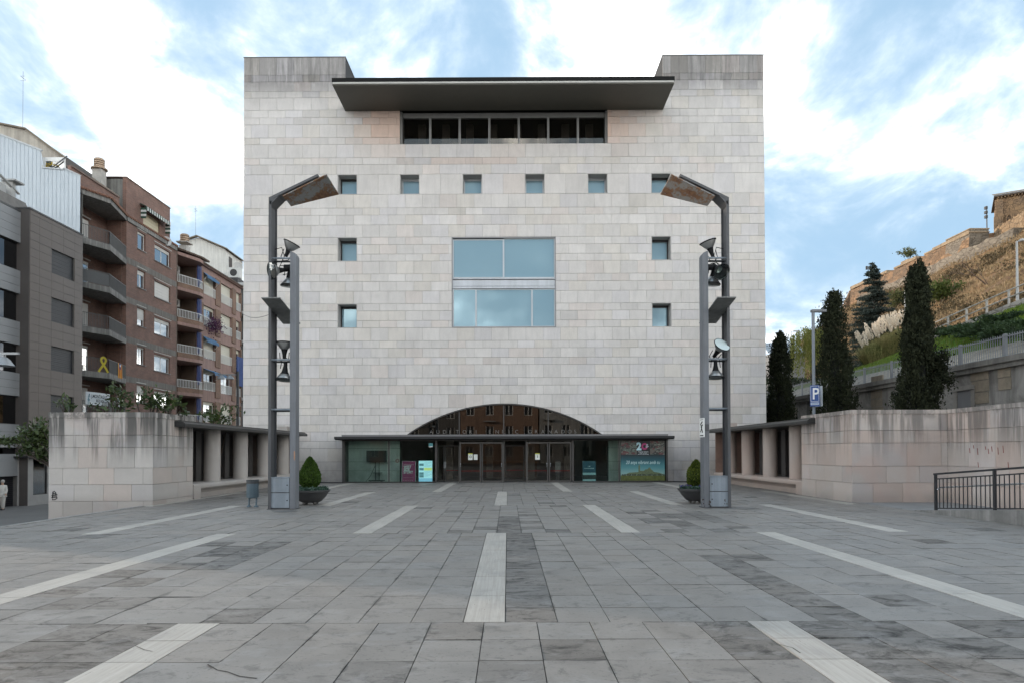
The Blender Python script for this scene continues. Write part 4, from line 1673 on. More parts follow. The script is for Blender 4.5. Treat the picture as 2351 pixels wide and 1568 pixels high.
mL = mast(1, 'tall lighting mast beside the litter bin, rusty reflector, dark clean base', [
    (((660.4, 580), 0), ((670.5, 559), 0), False),
    (((650, 622), -.05), ((631, 629), -.30), False),
    (((661, 628), .12), ((660.7, 655), .12), False),
    (((653, 812), 0), ((653.3, 785), 0), False),
    (((655, 843), 0), ((653.6, 873), -.05), False)], 'lighting masts flanking the plaza')
mR = mast(-1, 'tall lighting mast with a small sign plate and paint-chipped base', [
    (((1633.4, 580.5), 0), ((1624.7, 555), 0), False),
    (((1643, 615), -.05), ((1649.5, 632), -.32), False),
    (((1640.5, 624), .15), ((1638, 651), .15), False),
    (((1644, 811), -.02), ((1651.5, 794), -.28), True),
    (((1642.8, 840), 0), ((1642.4, 868), -.04), False)], 'lighting masts flanking the plaza')
ch = MB()
crng = random.Random(5)
for k in range(16):
    px = crng.choice([crng.uniform(1612, 1624), crng.uniform(1628, 1632), crng.uniform(1658, 1672)])
    a = onY(px, crng.uniform(1144, 1162), 19.9 - .2175) - mR.location
    if px < 1625: a.y = -.202
    r_ = crng.uniform(.008, .03)
    ch.poly([a + Vector((math.cos(t) * r_ * crng.uniform(.6, 1.3), 0, math.sin(t) * r_ * crng.uniform(.6, 1.3))) for t in [0, 1.05, 2.1, 3.14, 4.2, 5.2]])
ch.build('chipped_paint', mat('chip_dark', (0.05, 0.035, 0.03), 0.8), mR)
orange = MB()
a = onY(675.8, 1047, 19.694) - mL.location
orange.poly([a + Vector((dx, 0, dz)) for dx, dz in ((-.02, .14), (.0, .17), (.025, .12), (.022, -.05), (.0, -.13), (-.018, -.08))][::-1])
orange.build('orange_mark', mat('orange_mark', (0.35, 0.20, 0.13), 0.7), mL)

# small sign on the second mast's short column, seen edge-on
sp_ = onY(1612, 981, 19.55)
sg_ = thing('sign', 'small white pictogram sign on the mast nearest the hill', 'sign', (sp_.x, 19.55, sp_.z))
sg_.rotation_euler = (0, 0, R(-84))
MB().box(-.16, .16, -.012, .012, -.27, .27).build('sign_plate', WHITE, sg_)
sb = MB()
sb.tube([(-.08, -.016, -.12), (.02, -.016, .0), (-.06, -.016, .1), (.06, -.016, .17)], .018, 5).tube([(.08, -.016, -.14), (-.02, -.016, .02), (.08, -.016, .08)], .018, 5)
sb.box(-.12, .12, -.017, -.013, -.24, -.21).box(-.12, .12, -.017, -.013, .22, .235)
sb.build('pictogram', BLACK, sg_)
MB().box(-.02, .02, .013, .2, -.1, .1).build('sign_bracket', STEEL_M, sg_)

# ------------------------------------------------------------------ planters, topiary, bin
BOWL = mat('planter_grey', (0.052, 0.052, 0.054), 0.6, 0.15, 2, .1)
nrg = np.random.default_rng(5)
TOPI = leaf_mat('box_leaf', (0.035, 0.075, 0.012), (0.085, 0.15, 0.022), 0.6, .25)
TOPI2 = leaf_mat('box_leaf_yellow', (0.055, 0.085, 0.012), (0.13, 0.16, 0.025), 0.6, .25)
PANSY = leaf_mat('pansy_leaf', (0.04, 0.085, 0.055), (0.09, 0.14, 0.11), .6, .2)


def planter(px, pyb, Y, label, label2, leaf, flower, h, w):
    c = onY(px, pyb, Y)
    root = thing('planter_bowl', label, 'planter', (c.x, Y, 0), 0, 'planters beside the masts')
    b = MB().lathe([(0, .07), (.26, .07), (.34, .11), (.47, .25), (.55, .38), (.585, .40), (.585, .43), (.61, .435), (.61, .46), (.55, .46), (.53, .41), (0, .41)], (0, 0, 0), 40)
    smooth_angle(b.build('bowl', BOWL, root), 30)
    for k in range(4):
        t = k * math.pi / 2 + math.pi / 4 + .1
        f = MB()
        f.lathe([(0, -.075), (.045, -.06), (.075, 0), (.045, .06), (0, .075)], (math.cos(t) * .22, math.sin(t) * .22, .075), 12)
        f.build('foot', mat('ball_foot', (0.13, 0.125, 0.12), .6), root, smooth=True)
    MB().lathe([(.535, .425), (.3, .44), (0, .445)], (0, 0, 0), 30).build('soil', mat('soil', (0, 0, 0)), root)
    n = 700
    a, r_ = nrg.uniform(0, 6.283, n), .55 * np.sqrt(nrg.uniform(0.1, 1, n))
    pts = np.stack([np.cos(a) * r_, np.sin(a) * r_, .45 + nrg.uniform(0, .09, n)], 1)
    v, f = leaf_quads(nrg, pts, .075, .7)
    bed = thing('bedding_plants', label2, 'flowers', (c.x, Y, 0), 0, 'flowers in the planters')
    np_mesh('foliage', v, f, PANSY, bed)
    n = 60
    a, r_ = nrg.uniform(0, 6.283, n), .56 * np.sqrt(nrg.uniform(0.3, 1, n))
    pts = np.stack([np.cos(a) * r_, np.sin(a) * r_, .53 + nrg.uniform(0, .05, n)], 1)
    v, f = leaf_quads(nrg, pts, .05, 1.0)
    np_mesh('flowers', v, f, flower, bed)
    # egg-shaped clipped bush
    bush = thing('clipped_bush', label.replace('planter bowl', 'planter').split(' with ')[0].replace('dark bowl', 'clipped egg-shaped bush in the bowl'), 'bush', (c.x - .02, Y, .44), 0, 'clipped bushes in the planters')
    n = 5200
    u = nrg.uniform(0, 1, n)
    zz_ = u * h
    prof = np.sin(np.pi * np.clip(u, 0, 1) ** .72) ** .62 * (1 - .28 * u) * w * 1.12
    a = nrg.uniform(0, 6.283, n)
    lump = 1 + .05 * np.sin(a * 5 + zz_ * 9) + .04 * np.sin(a * 3 - zz_ * 14)
    rr = prof * lump * nrg.uniform(.86, 1.03, n)
    pts = np.stack([np.cos(a) * rr, np.sin(a) * rr, .05 + zz_], 1)
    dirs = np.stack([np.cos(a), np.sin(a), np.full(n, 1.1)], 1)
    v, f = leaf_quads(nrg, pts, .055, .6, dirs, .7)
    np_mesh('crown', v, f, leaf, bush)
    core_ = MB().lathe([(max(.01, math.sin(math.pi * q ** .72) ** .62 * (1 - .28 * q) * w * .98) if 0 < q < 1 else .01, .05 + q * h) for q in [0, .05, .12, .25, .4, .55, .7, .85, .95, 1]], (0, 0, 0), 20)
    core_.build('bush_shade_core', leaf_mat('box_inner', (0.012, 0.022, 0.006), (0.02, 0.035, 0.01), .8, 0), bush, smooth=True)  # dark solid core stands for the shade inside the clipped leaves
    MB().tube([(0, 0, -.03), (0, 0, .25)], .03, 7).build('trunk', mat('twig_bark', (0.06, 0.045, 0.03), .9), bush)


planter(713, 1155, 21.5, 'dark bowl with a tall green clipped bush near the litter bin', 'teal bedding leaves round the tall green clipped bush', TOPI, PANSY, 1.0, .325)
planter(1600, 1154, 21.6, 'dark bowl with a yellowish clipped bush and violet flowers', 'violet pansies round the yellowish clipped bush', TOPI2, leaf_mat('violet_petal', (0.06, 0.04, 0.2), (0.10, 0.06, 0.28), .6, .2), .88, .30)
for o in bpy.data.objects:
    if o.name.startswith('clipped_bush'):
        o['label'] = ('tall green egg-shaped clipped bush behind the mast near the litter bin' if o.location.x < 0 else 'smaller yellow-green clipped bush behind the mast near the hill')

bc = onZ(580, 1163)
bn = thing('litter_bin', 'blue-grey cylindrical litter bin on two curved legs', 'litter bin', (bc.x, bc.y, 0))
BINM = mat('bin_blue', (0.10, 0.145, 0.175), .45, .15, 3, streak=.2)
k_ = bc.y / FP
bw_ = 13.3 * k_
zt_, zb_ = onY(580, 1101.5, bc.y).z, onY(580, 1141, bc.y).z
b = MB().lathe([(0, zb_ + .01), (bw_ * .96, zb_), (bw_, zb_ + .02), (bw_, zt_ - .02), (bw_ * 1.04, zt_ - .02), (bw_ * 1.04, zt_), (bw_ * .94, zt_), (bw_ * .93, zb_ + .04), (0, zb_ + .04)], (0, 0, 0), 32)
smooth_angle(b.build('barrel', BINM, bn), 40)
MB().lathe([(bw_ * 1.01, zt_ - .10), (bw_ * 1.02, zt_ - .04), (bw_ * 1.06, zt_ + .012), (bw_ * 1.0, zt_ + .012)], (0, 0, 0), 32).build('rim', STEEL_D, bn)
MB().box(bw_ * .2, bw_ * .95, -bw_ * .3, bw_ * .3, zt_ - .01, zt_ + .02).build('lid', STEEL_D, bn)
for s in (-1, 1):
    x = s * bw_ * .62
    MB().tube([(x - s * .01, .03, zt_ - .1), (x, 0.02, zb_), (x, 0.0, .10), (x + s * .0, 0, .02)], .028, 8).build('leg', BINM, bn)
    MB().lathe([(.075, 0), (.07, .025), (.03, .06), (0, .06)], (x, 0, 0), 14).build('foot', BINM, bn)
MB().tube([(-bw_ * .62, 0, .27), (bw_ * .62, 0, .29)], .02, 8).build('cross_bar', BINM, bn)

# manhole covers, as flat rings let into the paving
for px, py, r_ in ((655, 1173, .34), (1700, 1166, .36)):
    c = onZ(px, py)
    mh = thing('manhole_cover', 'round dark cover in the paving by the mast near the bin' if px < 1000 else 'round dark cover in the paving by the chipped mast', 'cover', (c.x, c.y, 0), 0, 'covers in the paving')
    MB().lathe([(0, .006), (r_ * .86, .006), (r_ * .86, .003), (r_ * .9, .003), (r_ * .9, .006), (r_, .006), (r_, -.01)], (0, 0, 0), 32).build('cover_plate', mat('iron_cover', (0.10, 0.098, 0.095), .55, .2, 5), mh)

# ------------------------------------------------------------------ ramp railing
RAILM = mat('railing_dark', (0.028, 0.029, 0.032), .45, .15)
STAIN = mat('stainless', (0.55, 0.55, 0.55), .25, .05, metal=.9)
rx = PX1 + .15
p0, p1 = onX(2149, 1172, rx), onX(2284.4, 1173.6, rx)
slope = (p1.z - p0.z) / (p1.y - p0.y)
rail = thing('ramp_railing', 'dark grey metal railing with slim bars along the ramp', 'railing', (rx, p0.y, p0.z))
dy = p1.y - p0.y
zr_ = lambda y: slope * y
top = onX(2149, 1087.5, rx).z - p0.z
for k in range(5):
    y = dy * k
    MB().box(-.028, .028, y - .03, y + .03, zr_(y) - .01, zr_(y) + top - .01).build('post', RAILM, rail)
    MB().box(-.07, .07, y - .07, y + .07, zr_(y) - .012, zr_(y) + .006).build('foot_plate', RAILM, rail)
    if k < 4:
        n = 14
        for q in range(1, n):
            yy = y + dy * q / n
            MB().box(-.009, .009, yy - .009, yy + .009, zr_(yy) + .08, zr_(yy) + top - .14).build('baluster', RAILM, rail)
MB().bar((0, .06, zr_(.06) + top), (0, dy * 4 - .1, zr_(dy * 4 - .1) + top), .055, .045).build('top_rail', RAILM, rail)
MB().bar((0, 0, zr_(0) + top - .13), (0, dy * 4, zr_(dy * 4) + top - .13), .035, .03).build('upper_rail', RAILM, rail)
MB().bar((0, 0, .07), (0, dy * 4, zr_(dy * 4) + .07), .035, .03).build('lower_rail', RAILM, rail)
MB().tube([(-.0, -.06, .56), (.07, -.08, .62), (.08, dy * 4, zr_(dy * 4) + .63)], .021, 8).build('handrail', STAIN, rail)

# ------------------------------------------------------------------ things at the entrance (auditorium frame)


def wp(x, y, z):
    return _bm @ Vector((x, y, z))


def ething(name, label, cat, px, py, off, group=None):
    x, z = onF(px, py, off)
    t = thing(name, label, cat, wp(x, off, 0), BROT, group)
    return t, x


TVY = GY + .45
tv, x = ething('television', 'black television on a tall wheeled floor stand behind glass', 'television', 864.5, 1060, TVY)
za, zb = onF(864, 1060, TVY)[1], onF(864, 1033.5, TVY)[1]
hw = .55
MB().box(-hw, hw, -.03, .03, za, zb).build('housing', BLACK, tv)
MB().box(-hw + .02, hw - .02, -.034, -.031, za + .03, zb - .02).build('screen', mat('tv_screen', (0.008, 0.008, 0.009), .45, 0), tv)
for xx in (-.07, .13):
    MB().tube([(xx, .05, .12), (xx, .05, zb - .2)], .022, 8).build('upright', BLACK, tv)
MB().box(-.22, .26, .02, .3, .50, .53).build('shelf', BLACK, tv)
MB().tube([(-.07, .06, .95), (-.35, .09, .35), (-.62, .1, .02)], .016, 6).build('cable', BLACK, tv)
for xx in (-.3, .3):
    MB().box(xx - .03, xx + .03, -.25, .3, .06, .11).build('base_foot', BLACK, tv)
MB().box(-.45, .45, .02, .08, .07, .13).build('base_bar', BLACK, tv)

IY = GY + .35
MAG = mat('magenta_print', (0.33, 0.022, 0.115), .4, .04)
st_, x = ething('poster_stand', 'leaning magenta poster board with white West Side Story lettering', 'poster', 938, 1080, IY)
st_.rotation_euler = (R(-8), 0, BROT)
w2 = .385
zt_ = onF(938, 1057, IY)[1]
MB().box(-w2, w2, 0, .03, .02, zt_).build('board', WHITE, st_)
MB().box(-w2 + .02, w2 - .02, -.006, -.002, .04, zt_ - .01).build('print', MAG, st_)
for k, (tx, wd_) in enumerate((('WEST', .42), ('SIDE', .33), ('STORY', .52))):
    place_text(st_, tx, .20, WHITE, (-w2 + .10, -.009, zt_ * .665 - k * .145), bold=.006, fit=wd_)
ln = MB().box(-w2 + .1, w2 - .1, -.0095, -.008, zt_ * .82, zt_ * .835).box(-w2 + .1, w2 - .12, -.0095, -.008, .26, .268)
for k in range(6):
    ln.box(-w2 + .08 + k * .1, -w2 + .11 + k * .1, -.0095, -.008, .09, .12)
ln.build('print_line', mat('pale_pink', (0.6, .35, .42), .5), st_)

scn, x = ething('information_screen', 'lit pale blue upright information screen with small pictures', 'screen', 977, 1080, IY + .05)
zt_ = onF(977, 1055.5, IY)[1]
w2 = .40
MB().box(-w2, w2, .0, .08, .02, zt_).build('housing', BLACK, scn)
EM = emat('screen_glow', (0.40, 0.66, 0.74), .62)
MB().box(-w2 + .03, w2 - .03, -.004, -.001, .04, zt_ - .03).build('display', EM, scn)
pic = MB()
for q in (.80, .60, .40, .28):
    pic.box(-w2 + .06, -w2 + .30, -.007, -.005, zt_ * q - .07, zt_ * q + .06)
pic.build('picture', emat('screen_picture', (0.10, 0.22, 0.26), .5), scn)
MB().box(-w2 + .32, w2 - .05, -.007, -.005, zt_ * .6 - .08, zt_ * .6 + .07).build('highlight', emat('screen_yellow', (0.55, 0.62, 0.22), .6), scn)
MB().box(-w2 + .03, w2 - .03, -.0065, -.005, .05, .22).build('footer', emat('screen_footer', (0.22, 0.45, 0.62), .6), scn)
tl = MB()
for q in range(18):
    z = zt_ * .9 - q * .055
    if abs(z - zt_ * .6) > .09 and z > .3:
        tl.box(-w2 + .33, w2 - .07 - .1 * (q % 3), -.0075, -.0052, z, z + .014)
tl.build('print_line', emat('screen_text', (0.25, 0.42, 0.5), .5), scn)

bs, x = ething('poster_stand', 'dark blue leaning poster board with white label bands', 'poster', 1353, 1080, GY + .5)
bs.rotation_euler = (R(-7), 0, BROT)
zt_ = onF(1353, 1057, IY)[1]
w2 = .37
MB().box(-w2, w2, 0, .03, .02, zt_).build('board', BLACK, bs)
MB().box(-w2 + .01, w2 - .01, -.006, -.002, .5, zt_ - .01).build('print', mat('night_blue', (0.02, 0.075, 0.13), .4, .3, 3), bs)
MB().box(-w2 + .01, w2 - .01, -.006, -.002, .38, .5).build('title_band', mat('pale_blue_band', (0.42, 0.56, 0.62), .5, .04), bs)
MB().box(-w2 + .01, w2 - .01, -.006, -.002, .04, .14).build('logo_band', mat('pale_blue_band', (0, 0, 0)), bs)
tl = MB()
for k in range(11):
    tl.box(-.27 + k * .05, -.24 + k * .05, -.009, -.007, zt_ * .62, zt_ * .62 + .05)
tl.box(-.06, -.04, -.009, -.007, zt_ * .72, zt_ * .72 + .05).box(0, .06, -.009, -.007, zt_ * .72, zt_ * .72 + .05)
tl.build('print_line', mat('pale_pink2', (0.5, .6, .65), .5), bs)

# notices on the glass
NY = GY - .03


def notice(px, py, w_, h_, label, head):
    x, z = onF(px, py, NY)
    t = thing('paper_notice', label, 'notice', wp(x, NY, z - h_ / 2), BROT, 'notices on the doors')
    MB().box(-w_ / 2, w_ / 2, 0, .003, 0, h_).build('paper', mat('notice_paper', (0.62, 0.64, 0.60), .6, .03), t)
    if head:
        MB().box(-w_ / 2, w_ / 2, -.002, -.0005, h_ * .86, h_).build('heading', mat('lime_heading', (0.48, 0.52, 0.06), .6), t)
        if head == 1:
            MB().lathe([(.045, 0), (.045, .002), (.07, .002), (.07, 0)], (0, -.001, h_ * .48), 16, (0, -1, 0)).box(-.03, .03, -.003, -.001, h_ * .46, h_ * .5).build('print_mark', BLACK, t)
        else:
            MB().box(-.012, .012, -.003, -.001, h_ * .3, h_ * .6).box(-.014, .014, -.003, -.001, h_ * .64, h_ * .7).build('print_mark', BLACK, t)


notice(1080, 1047.5, .24, .36, 'white notice with lime heading and round mark on door glass', 1)
notice(1092, 1048.5, .21, .29, 'plain grey paper notice beside the lime-headed one', 0)
notice(1234, 1047, .25, .35, 'white notice with lime heading and single stroke on door glass', 2)
x, z = onF(989, 1021, NY)
ts = thing('sticker', 'small turquoise and white sticker high on the shop glass', 'sticker', wp(x, NY + .02, z), BROT)
MB().box(-.11, .11, 0, .004, -.11, .11).build('colour_layer', mat('turquoise_film', (0.10, 0.33, 0.36), .5), ts)
MB().box(-.11, .11, -.002, -.0005, -.11, -.06).build('white_strip', WHITE, ts)
x, z = onF(912, 1057, NY)
ts = thing('sticker', 'round dark emblem of radiating marks stuck on pale glass', 'sticker', wp(x, NY + .02, z), BROT)
em = MB()
for k in range(8):
    t = k * math.pi / 4
    d = Vector((math.cos(t), 0, math.sin(t)))
    p = Vector((-d.z, 0, d.x))
    em.poly([d * .035 - p * .01, d * .10 - p * .032, d * .115, d * .10 + p * .032, d * .035 + p * .01])
em.build('emblem', mat('emblem_brown', (0.10, 0.06, 0.05), .6), ts)
x, z = onF(1278, 1046, GY + .5)
lf = thing('leaflet_rack', 'stand with two pale leaflets behind the door glass', 'leaflet stand', wp(onF(1281, 1060, GY + .6)[0], GY + .6, 0), BROT)
MB().box(-.13, .13, 0, .02, .0, 1.2).build('stand_panel', mat('rack_grey', (0.12, .13, .14), .5), lf)
for z in (.72, 1.0):
    MB().box(-.15, .15, -.02, -.005, z - .2, z + .08).build('leaflet', mat('leaflet_pale', (0.38, .45, .44), .6), lf)

# large anniversary poster filling the last bay
PY = GY - .014
xa, za = onF(1424.5, 1102.5, PY)
xb, zb = onF(1527, 1011, PY)
po = thing('wall_poster', 'large teal anniversary poster with hilltop castle and big number 20', 'poster', wp((xa + xb) / 2, PY, 0), BROT)
hw = (xb - xa) / 2 - .02


def zp(v):                     # 0 at the foot, 1 at the head
    return za + (zb - za) * v


def poster_grad():
    t = NT('poster_sky')
    o = t.node('ShaderNodeTexCoord').outputs['Object']
    s = t.sep(o)
    f = t.rng(s[2], zp(.10), zp(.66), 0, 1, False)
    r = t.node('ShaderNodeValToRGB')
    t.l.new(f, r.inputs[0])
    e = r.color_ramp.elements
    e[0].position, e[0].color = 0.12, (0.20, 0.34, 0.32, 1)
    e[1].position, e[1].color = 1.0, (0.006, 0.012, 0.016, 1)
    k = e.new(.42)
    k.color = (0.06, 0.21, 0.23, 1)
    k = e.new(.78)
    k.color = (0.010, 0.065, 0.085, 1)
    t.base(r.outputs[0])
    t.p(Roughness=.45)
    return t.m


MB().box(-hw, hw, 0, .01, zp(0.0), zp(.66)).build('sky_print', poster_grad(), po)
MB().box(-hw, hw, 0, .01, zp(.66) + .001, zp(1.0)).build('top_print', mat('poster_black', (0.012, 0.011, 0.013), .45), po)


def collage(seed):
    t = NT('poster_collage')
    o = t.node('ShaderNodeTexCoord').outputs['Object']
    v = t.node('ShaderNodeTexVoronoi')
    t.l.new(t.map(o, (3.2, 1, 4.5), (seed, 0, 0), (0, .5, 0)), v.inputs['Vector'])
    v.inputs['Scale'].default_value = 1.6
    n = t.noise(t.map(o, (2, 1, 6), (seed, 1, 0), (0, .6, 0)), 3.0, 6, .75, 1.5)
    c = t.mix(t.rng(n, .45, .7), (0.02, 0.018, 0.018, 1), (0.34, 0.36, 0.30, 1))
    h = t.node('ShaderNodeSeparateColor')
    t.l.new(v.outputs['Color'], h.inputs[0])
    c = t.mix(t.math('MULTIPLY', t.rng(h.outputs[0], .6, .8), .75), c, (0.13, 0.02, 0.03, 1))
    c = t.mix(t.math('MULTIPLY', t.rng(h.outputs[1], .6, .8), .5), c, (0.10, 0.16, 0.13, 1))
    t.base(c)
    t.p(Roughness=.5)
    return t.m


MB().box(-hw, -hw * .27, -.004, -.001, zp(.655), zp(1.0)).build('photo_print', collage(1.0), po)
MB().box(hw * .33, hw, -.004, -.001, zp(.655), zp(1.0)).build('photo_print', collage(4.3), po)
WPR = mat('poster_white', (0.62, 0.68, 0.70), .5)
place_text(po, '2', .56, mat('poster_ice', (0.42, 0.62, 0.68), .5), (-.33, -.008, zp(.775)), bold=.03, fit=.27)
ring = MB()
cz_ = zp(.86)
for k in range(20):
    t0, t1 = 2 * math.pi * k / 20, 2 * math.pi * (k + 1) / 20
    ring.quad(*[Vector((.10 + math.cos(t) * r_, -.008, cz_ + math.sin(t) * r_ * 1.1)) for t, r_ in ((t0, .08), (t1, .08), (t1, .17), (t0, .17))])
ring.build('zero_print', mat('poster_magenta', (0.36, 0.03, 0.14), .5), po)
dots = MB()
for cx_, cz2, r_ in ((.24, cz_ + .09, .045), (.29, cz_ + .0, .03), (.21, cz_ - .02, .05)):
    for k in range(14):
        t0, t1 = 2 * math.pi * k / 14, 2 * math.pi * (k + 1) / 14
        dots.quad(*[Vector((cx_ + math.cos(t) * q, -.0095, cz2 + math.sin(t) * q)) for t, q in ((t0, r_ * .5), (t1, r_ * .5), (t1, r_), (t0, r_))])
dots.build('dot_print', mat('poster_ice', (0, 0, 0)), po)
for k, (tx, wd_) in enumerate((('Orquestra Simfònica', .56), ('Julià Carbonell', .38), ('de les Terres de Lleida', .58))):
    place_text(po, tx, .085, WPR, (.03, -.008, zp(.715) - k * .066), align='CENTER', fit=wd_)
place_text(po, '20 anys vibrant amb tu', .26, mat('poster_teal_ink', (0.50, 0.66, 0.66), .5), (0, -.008, zp(.42)), align='CENTER', fit=1.85, shear=.25)
# generic castle silhouette on a ridge, crowd and meadow
cs = MB()
base = zp(.155)


def flat(pts, y=-.005):
    cs.poly([(p[0], y, base + p[1]) for p in pts][::-1])


flat([(-.95, 0), (-.75, .10), (-.3, .13), (.2, .16), (.55, .15), (.85, .10), (1.1, .02), (1.15, -.02), (-.95, -.02)])
flat([(-.24, .1), (-.24, .47), (-.22, .47), (-.22, .53), (-.17, .53), (-.17, .47), (-.15, .47), (-.15, .1)], -.0055)
flat([(-.15, .1), (-.15, .20), (.05, .20), (.15, .28), (.22, .28), (.3, .33), (.32, .38), (.4, .38), (.42, .3), (.55, .2), (.6, .1)], -.0052)
cs.build('castle_print', mat('castle_print', (0.10, 0.13, 0.065), .6, .4, 14), po)
cr = MB()
for k in range(60):
    x_ = -hw + .03 + (2 * hw - .06) * k / 59
    h_ = .05 + .05 * ((k * 37) % 11) / 11
    if (k * 13) % 7:
        cr.box(x_ - .016, x_ + .014, -.0075, -.006, base - .055, base - .055 + h_)
cr.build('crowd_print', BLACK, po)
MB().box(-hw, hw, -.0065, -.0055, zp(0), base - .045).build('meadow_print', mat('meadow_print', (0.09, 0.105, 0.025), .7, .5, 6), po)
# ------------------------------------------------------------------ the street side
SX = -30.6
ZS = -1.64
brn = random.Random(77)


def sy(px, X=SX):                         # distance along the street of frame column px on the facade line
    return onX(px, 700, X).y


def grid_wall(mb, lo, hi, axis, a0, a1, z0, z1, openings):
    """wall of thickness lo..hi, running along `axis` ('y' or 'x') from a0 to a1, with rectangular openings (a0,a1,z0,z1)"""
    zs = sorted({z0, z1} | {min(max(o[k], z0), z1) for o in openings for k in (2, 3)})
    for za, zb in zip(zs, zs[1:]):
        if zb - za < 1e-4:
            continue
        zc = (za + zb) / 2
        iv = [(a0, a1)]
        for o in openings:
            if o[2] < zc < o[3]:
                iv = [(q0, q1) for x0, x1 in iv for q0, q1 in (((x0, x1),) if o[1] <= x0 or o[0] >= x1 else ((x0, o[0]), (o[1], x1))) if q1 - q0 > 1e-4]
        for q0, q1 in iv:
            if axis == 'y':
                mb.box(lo, hi, q0, q1, za, zb)
            else:
                mb.box(q0, q1, lo, hi, za, zb)
    return mb


def xwindow(parent, X, y0, y1, z0, z1, frame, pane, depth=.14, n=2, w=.06, shutter=0.0, shm=None, sill=None, head=None, name='window'):
    """window in a wall that faces +X: frame > panes, roller shutter, sill"""
    m = MB()
    xa, xb = X - depth - .05, X - depth
    m.box(xa, xb, y0, y0 + w, z0, z1).box(xa, xb, y1 - w, y1, z0, z1).box(xa, xb, y0 + w, y1 - w, z1 - w, z1).box(xa, xb, y0 + w, y1 - w, z0, z0 + w)
    for k in range(1, n):
        yy = y0 + (y1 - y0) * k / n
        m.box(xa, xb, yy - w * .6, yy + w * .6, z0 + w, z1 - w)
    o = m.build(name, frame, parent)
    for k in range(n):
        ya, yb_ = y0 + (y1 - y0) * k / n + w * .8, y0 + (y1 - y0) * (k + 1) / n - w * .8
        MB().box(xa + .015, xa + .03, ya, yb_, z0 + w, z1 - w).build('pane', pane, o)
    if shutter > 0:
        q = MB()
        zb = z1 - (z1 - z0) * shutter
        nn = max(2, int((z1 - zb) / .12))
        for k in range(nn):
            a, b2 = zb + (z1 - zb) * k / nn, zb + (z1 - zb) * (k + 1) / nn
            q.box(xb + .015, xb + .035 + .008 * (k % 2), y0 + .02, y1 - .02, a, b2 - .008)
        q.build('shutter', shm or WHITE, o)
    if sill:
        MB().box(X - depth, X + .07, y0 - .07, y1 + .07, z0 - .07, z0 - .005).build('sill', sill, o)
    if head:
        MB().box(X - .02, X + .05, y0 - .12, y1 + .12, z1 + .16, z1 + .23).build('lintel', head, o)
    MB().box(X - 1.3, X - 1.25, y0 - .3, y1 + .3, z0 - .3, z1 + .3).build('room_back', ROOM, o)
    return o


# --- modern block: grey bands and a projecting brown volume
GREY_P = mat('grey_panel', (0.255, 0.26, 0.265), .5, .06, .5)
BROWN_P = mat('brown_panel', (0.105, 0.082, 0.068), .5, .08, .6)
BROWN_D = mat('brown_side', (0.07, 0.062, 0.058), .55, .1)
GL_NIGHT = glass('dark_window_glass', (0.12, 0.12, 0.13), (0.35, 0.36, 0.38), 0.06)
SHUT_D = mat('charcoal_shutter', (0.030, 0.031, 0.035), .55, .08)
mod = thing('modern_building', 'modern block with light grey bands and a projecting dark brown panelled bay', 'building', (SX, 42, ZS))
ob = mod.location


def mbuild(m, name, material, parent=None, **k):
    m.shift(ob)
    return m.build(name, material, parent or mod, **k)


XB = SX + .55
yb0, yb1 = sy(67, XB), sy(189, XB)
yg0 = 30.0
ygr = yb0 - .004
wz = [15.1 - 3.2 * k for k in range(5)]            # window heads
body = MB()
grid_wall(body, SX - .4, SX - .03, 'y', yg0, ygr, ZS, 16.75, [(yg0 + .5, sy(54), z - 2.05, z - .3) for z in wz] + [(yg0, sy(42), ZS, 1.55)])
mbuild(body, 'wall', MORTAR)
mbuild(MB().box(SX - 12, SX - .41, yg0, yb1 - .01, ZS, 16.7), 'block_core', mat('core_grey', (.1, .1, .1), .8))
# grey panels: three courses between window strips
prow = []
for k in range(6):
    zt_ = 16.75 if k == 0 else wz[k - 1] - 2.05
    zb_ = (wz[k] - .3) if k < 5 else 1.6
    n = max(1, round((zt_ - zb_) / .5))
    for j in range(n):
        prow.append((zb_ + (zt_ - zb_) * j / n, zb_ + (zt_ - zb_) * (j + 1) / n))
for (za, zb) in prow:
    y = ygr
    while y > 37.5:
        y2 = max(37.5, y - 2.35)
        o = piece('panel', GREY_P, mod, SX - .03, SX, y2 + .008, y - .008, za + .008, zb - .008)
        o.location = Vector(o.location) - ob
        y = y2
for z in wz:
    wo = xwindow(mod, SX - ob.x, yg0 + .5 - ob.y, sy(54) - ob.y, z - 2.05 - ob.z, z - .3 - ob.z, BLACK, GL_NIGHT, .22, 5, .05)
mbuild(MB().box(SX - .03, SX + .02, yg0, ygr, 16.755, 16.87), 'parapet_trim', mat('trim_dark', (.07, .07, .07), .5))
# ground floor
gd = MB()
for k in range(26):
    gd.box(SX - .28, SX - .25 + .012 * (k % 2), 33, sy(42), ZS + .02 + k * .122, ZS + .13 + k * .122)
mbuild(gd, 'garage_door', mat('navy_shutter', (.016, .016, .020), .5, .1))
pier = MB().box(SX - .028, SX + .02, sy(43.5), ygr, ZS, 1.5)
mbuild(pier, 'stone_pier', mat('pale_pier', (.34, .33, .315), .7, .1))
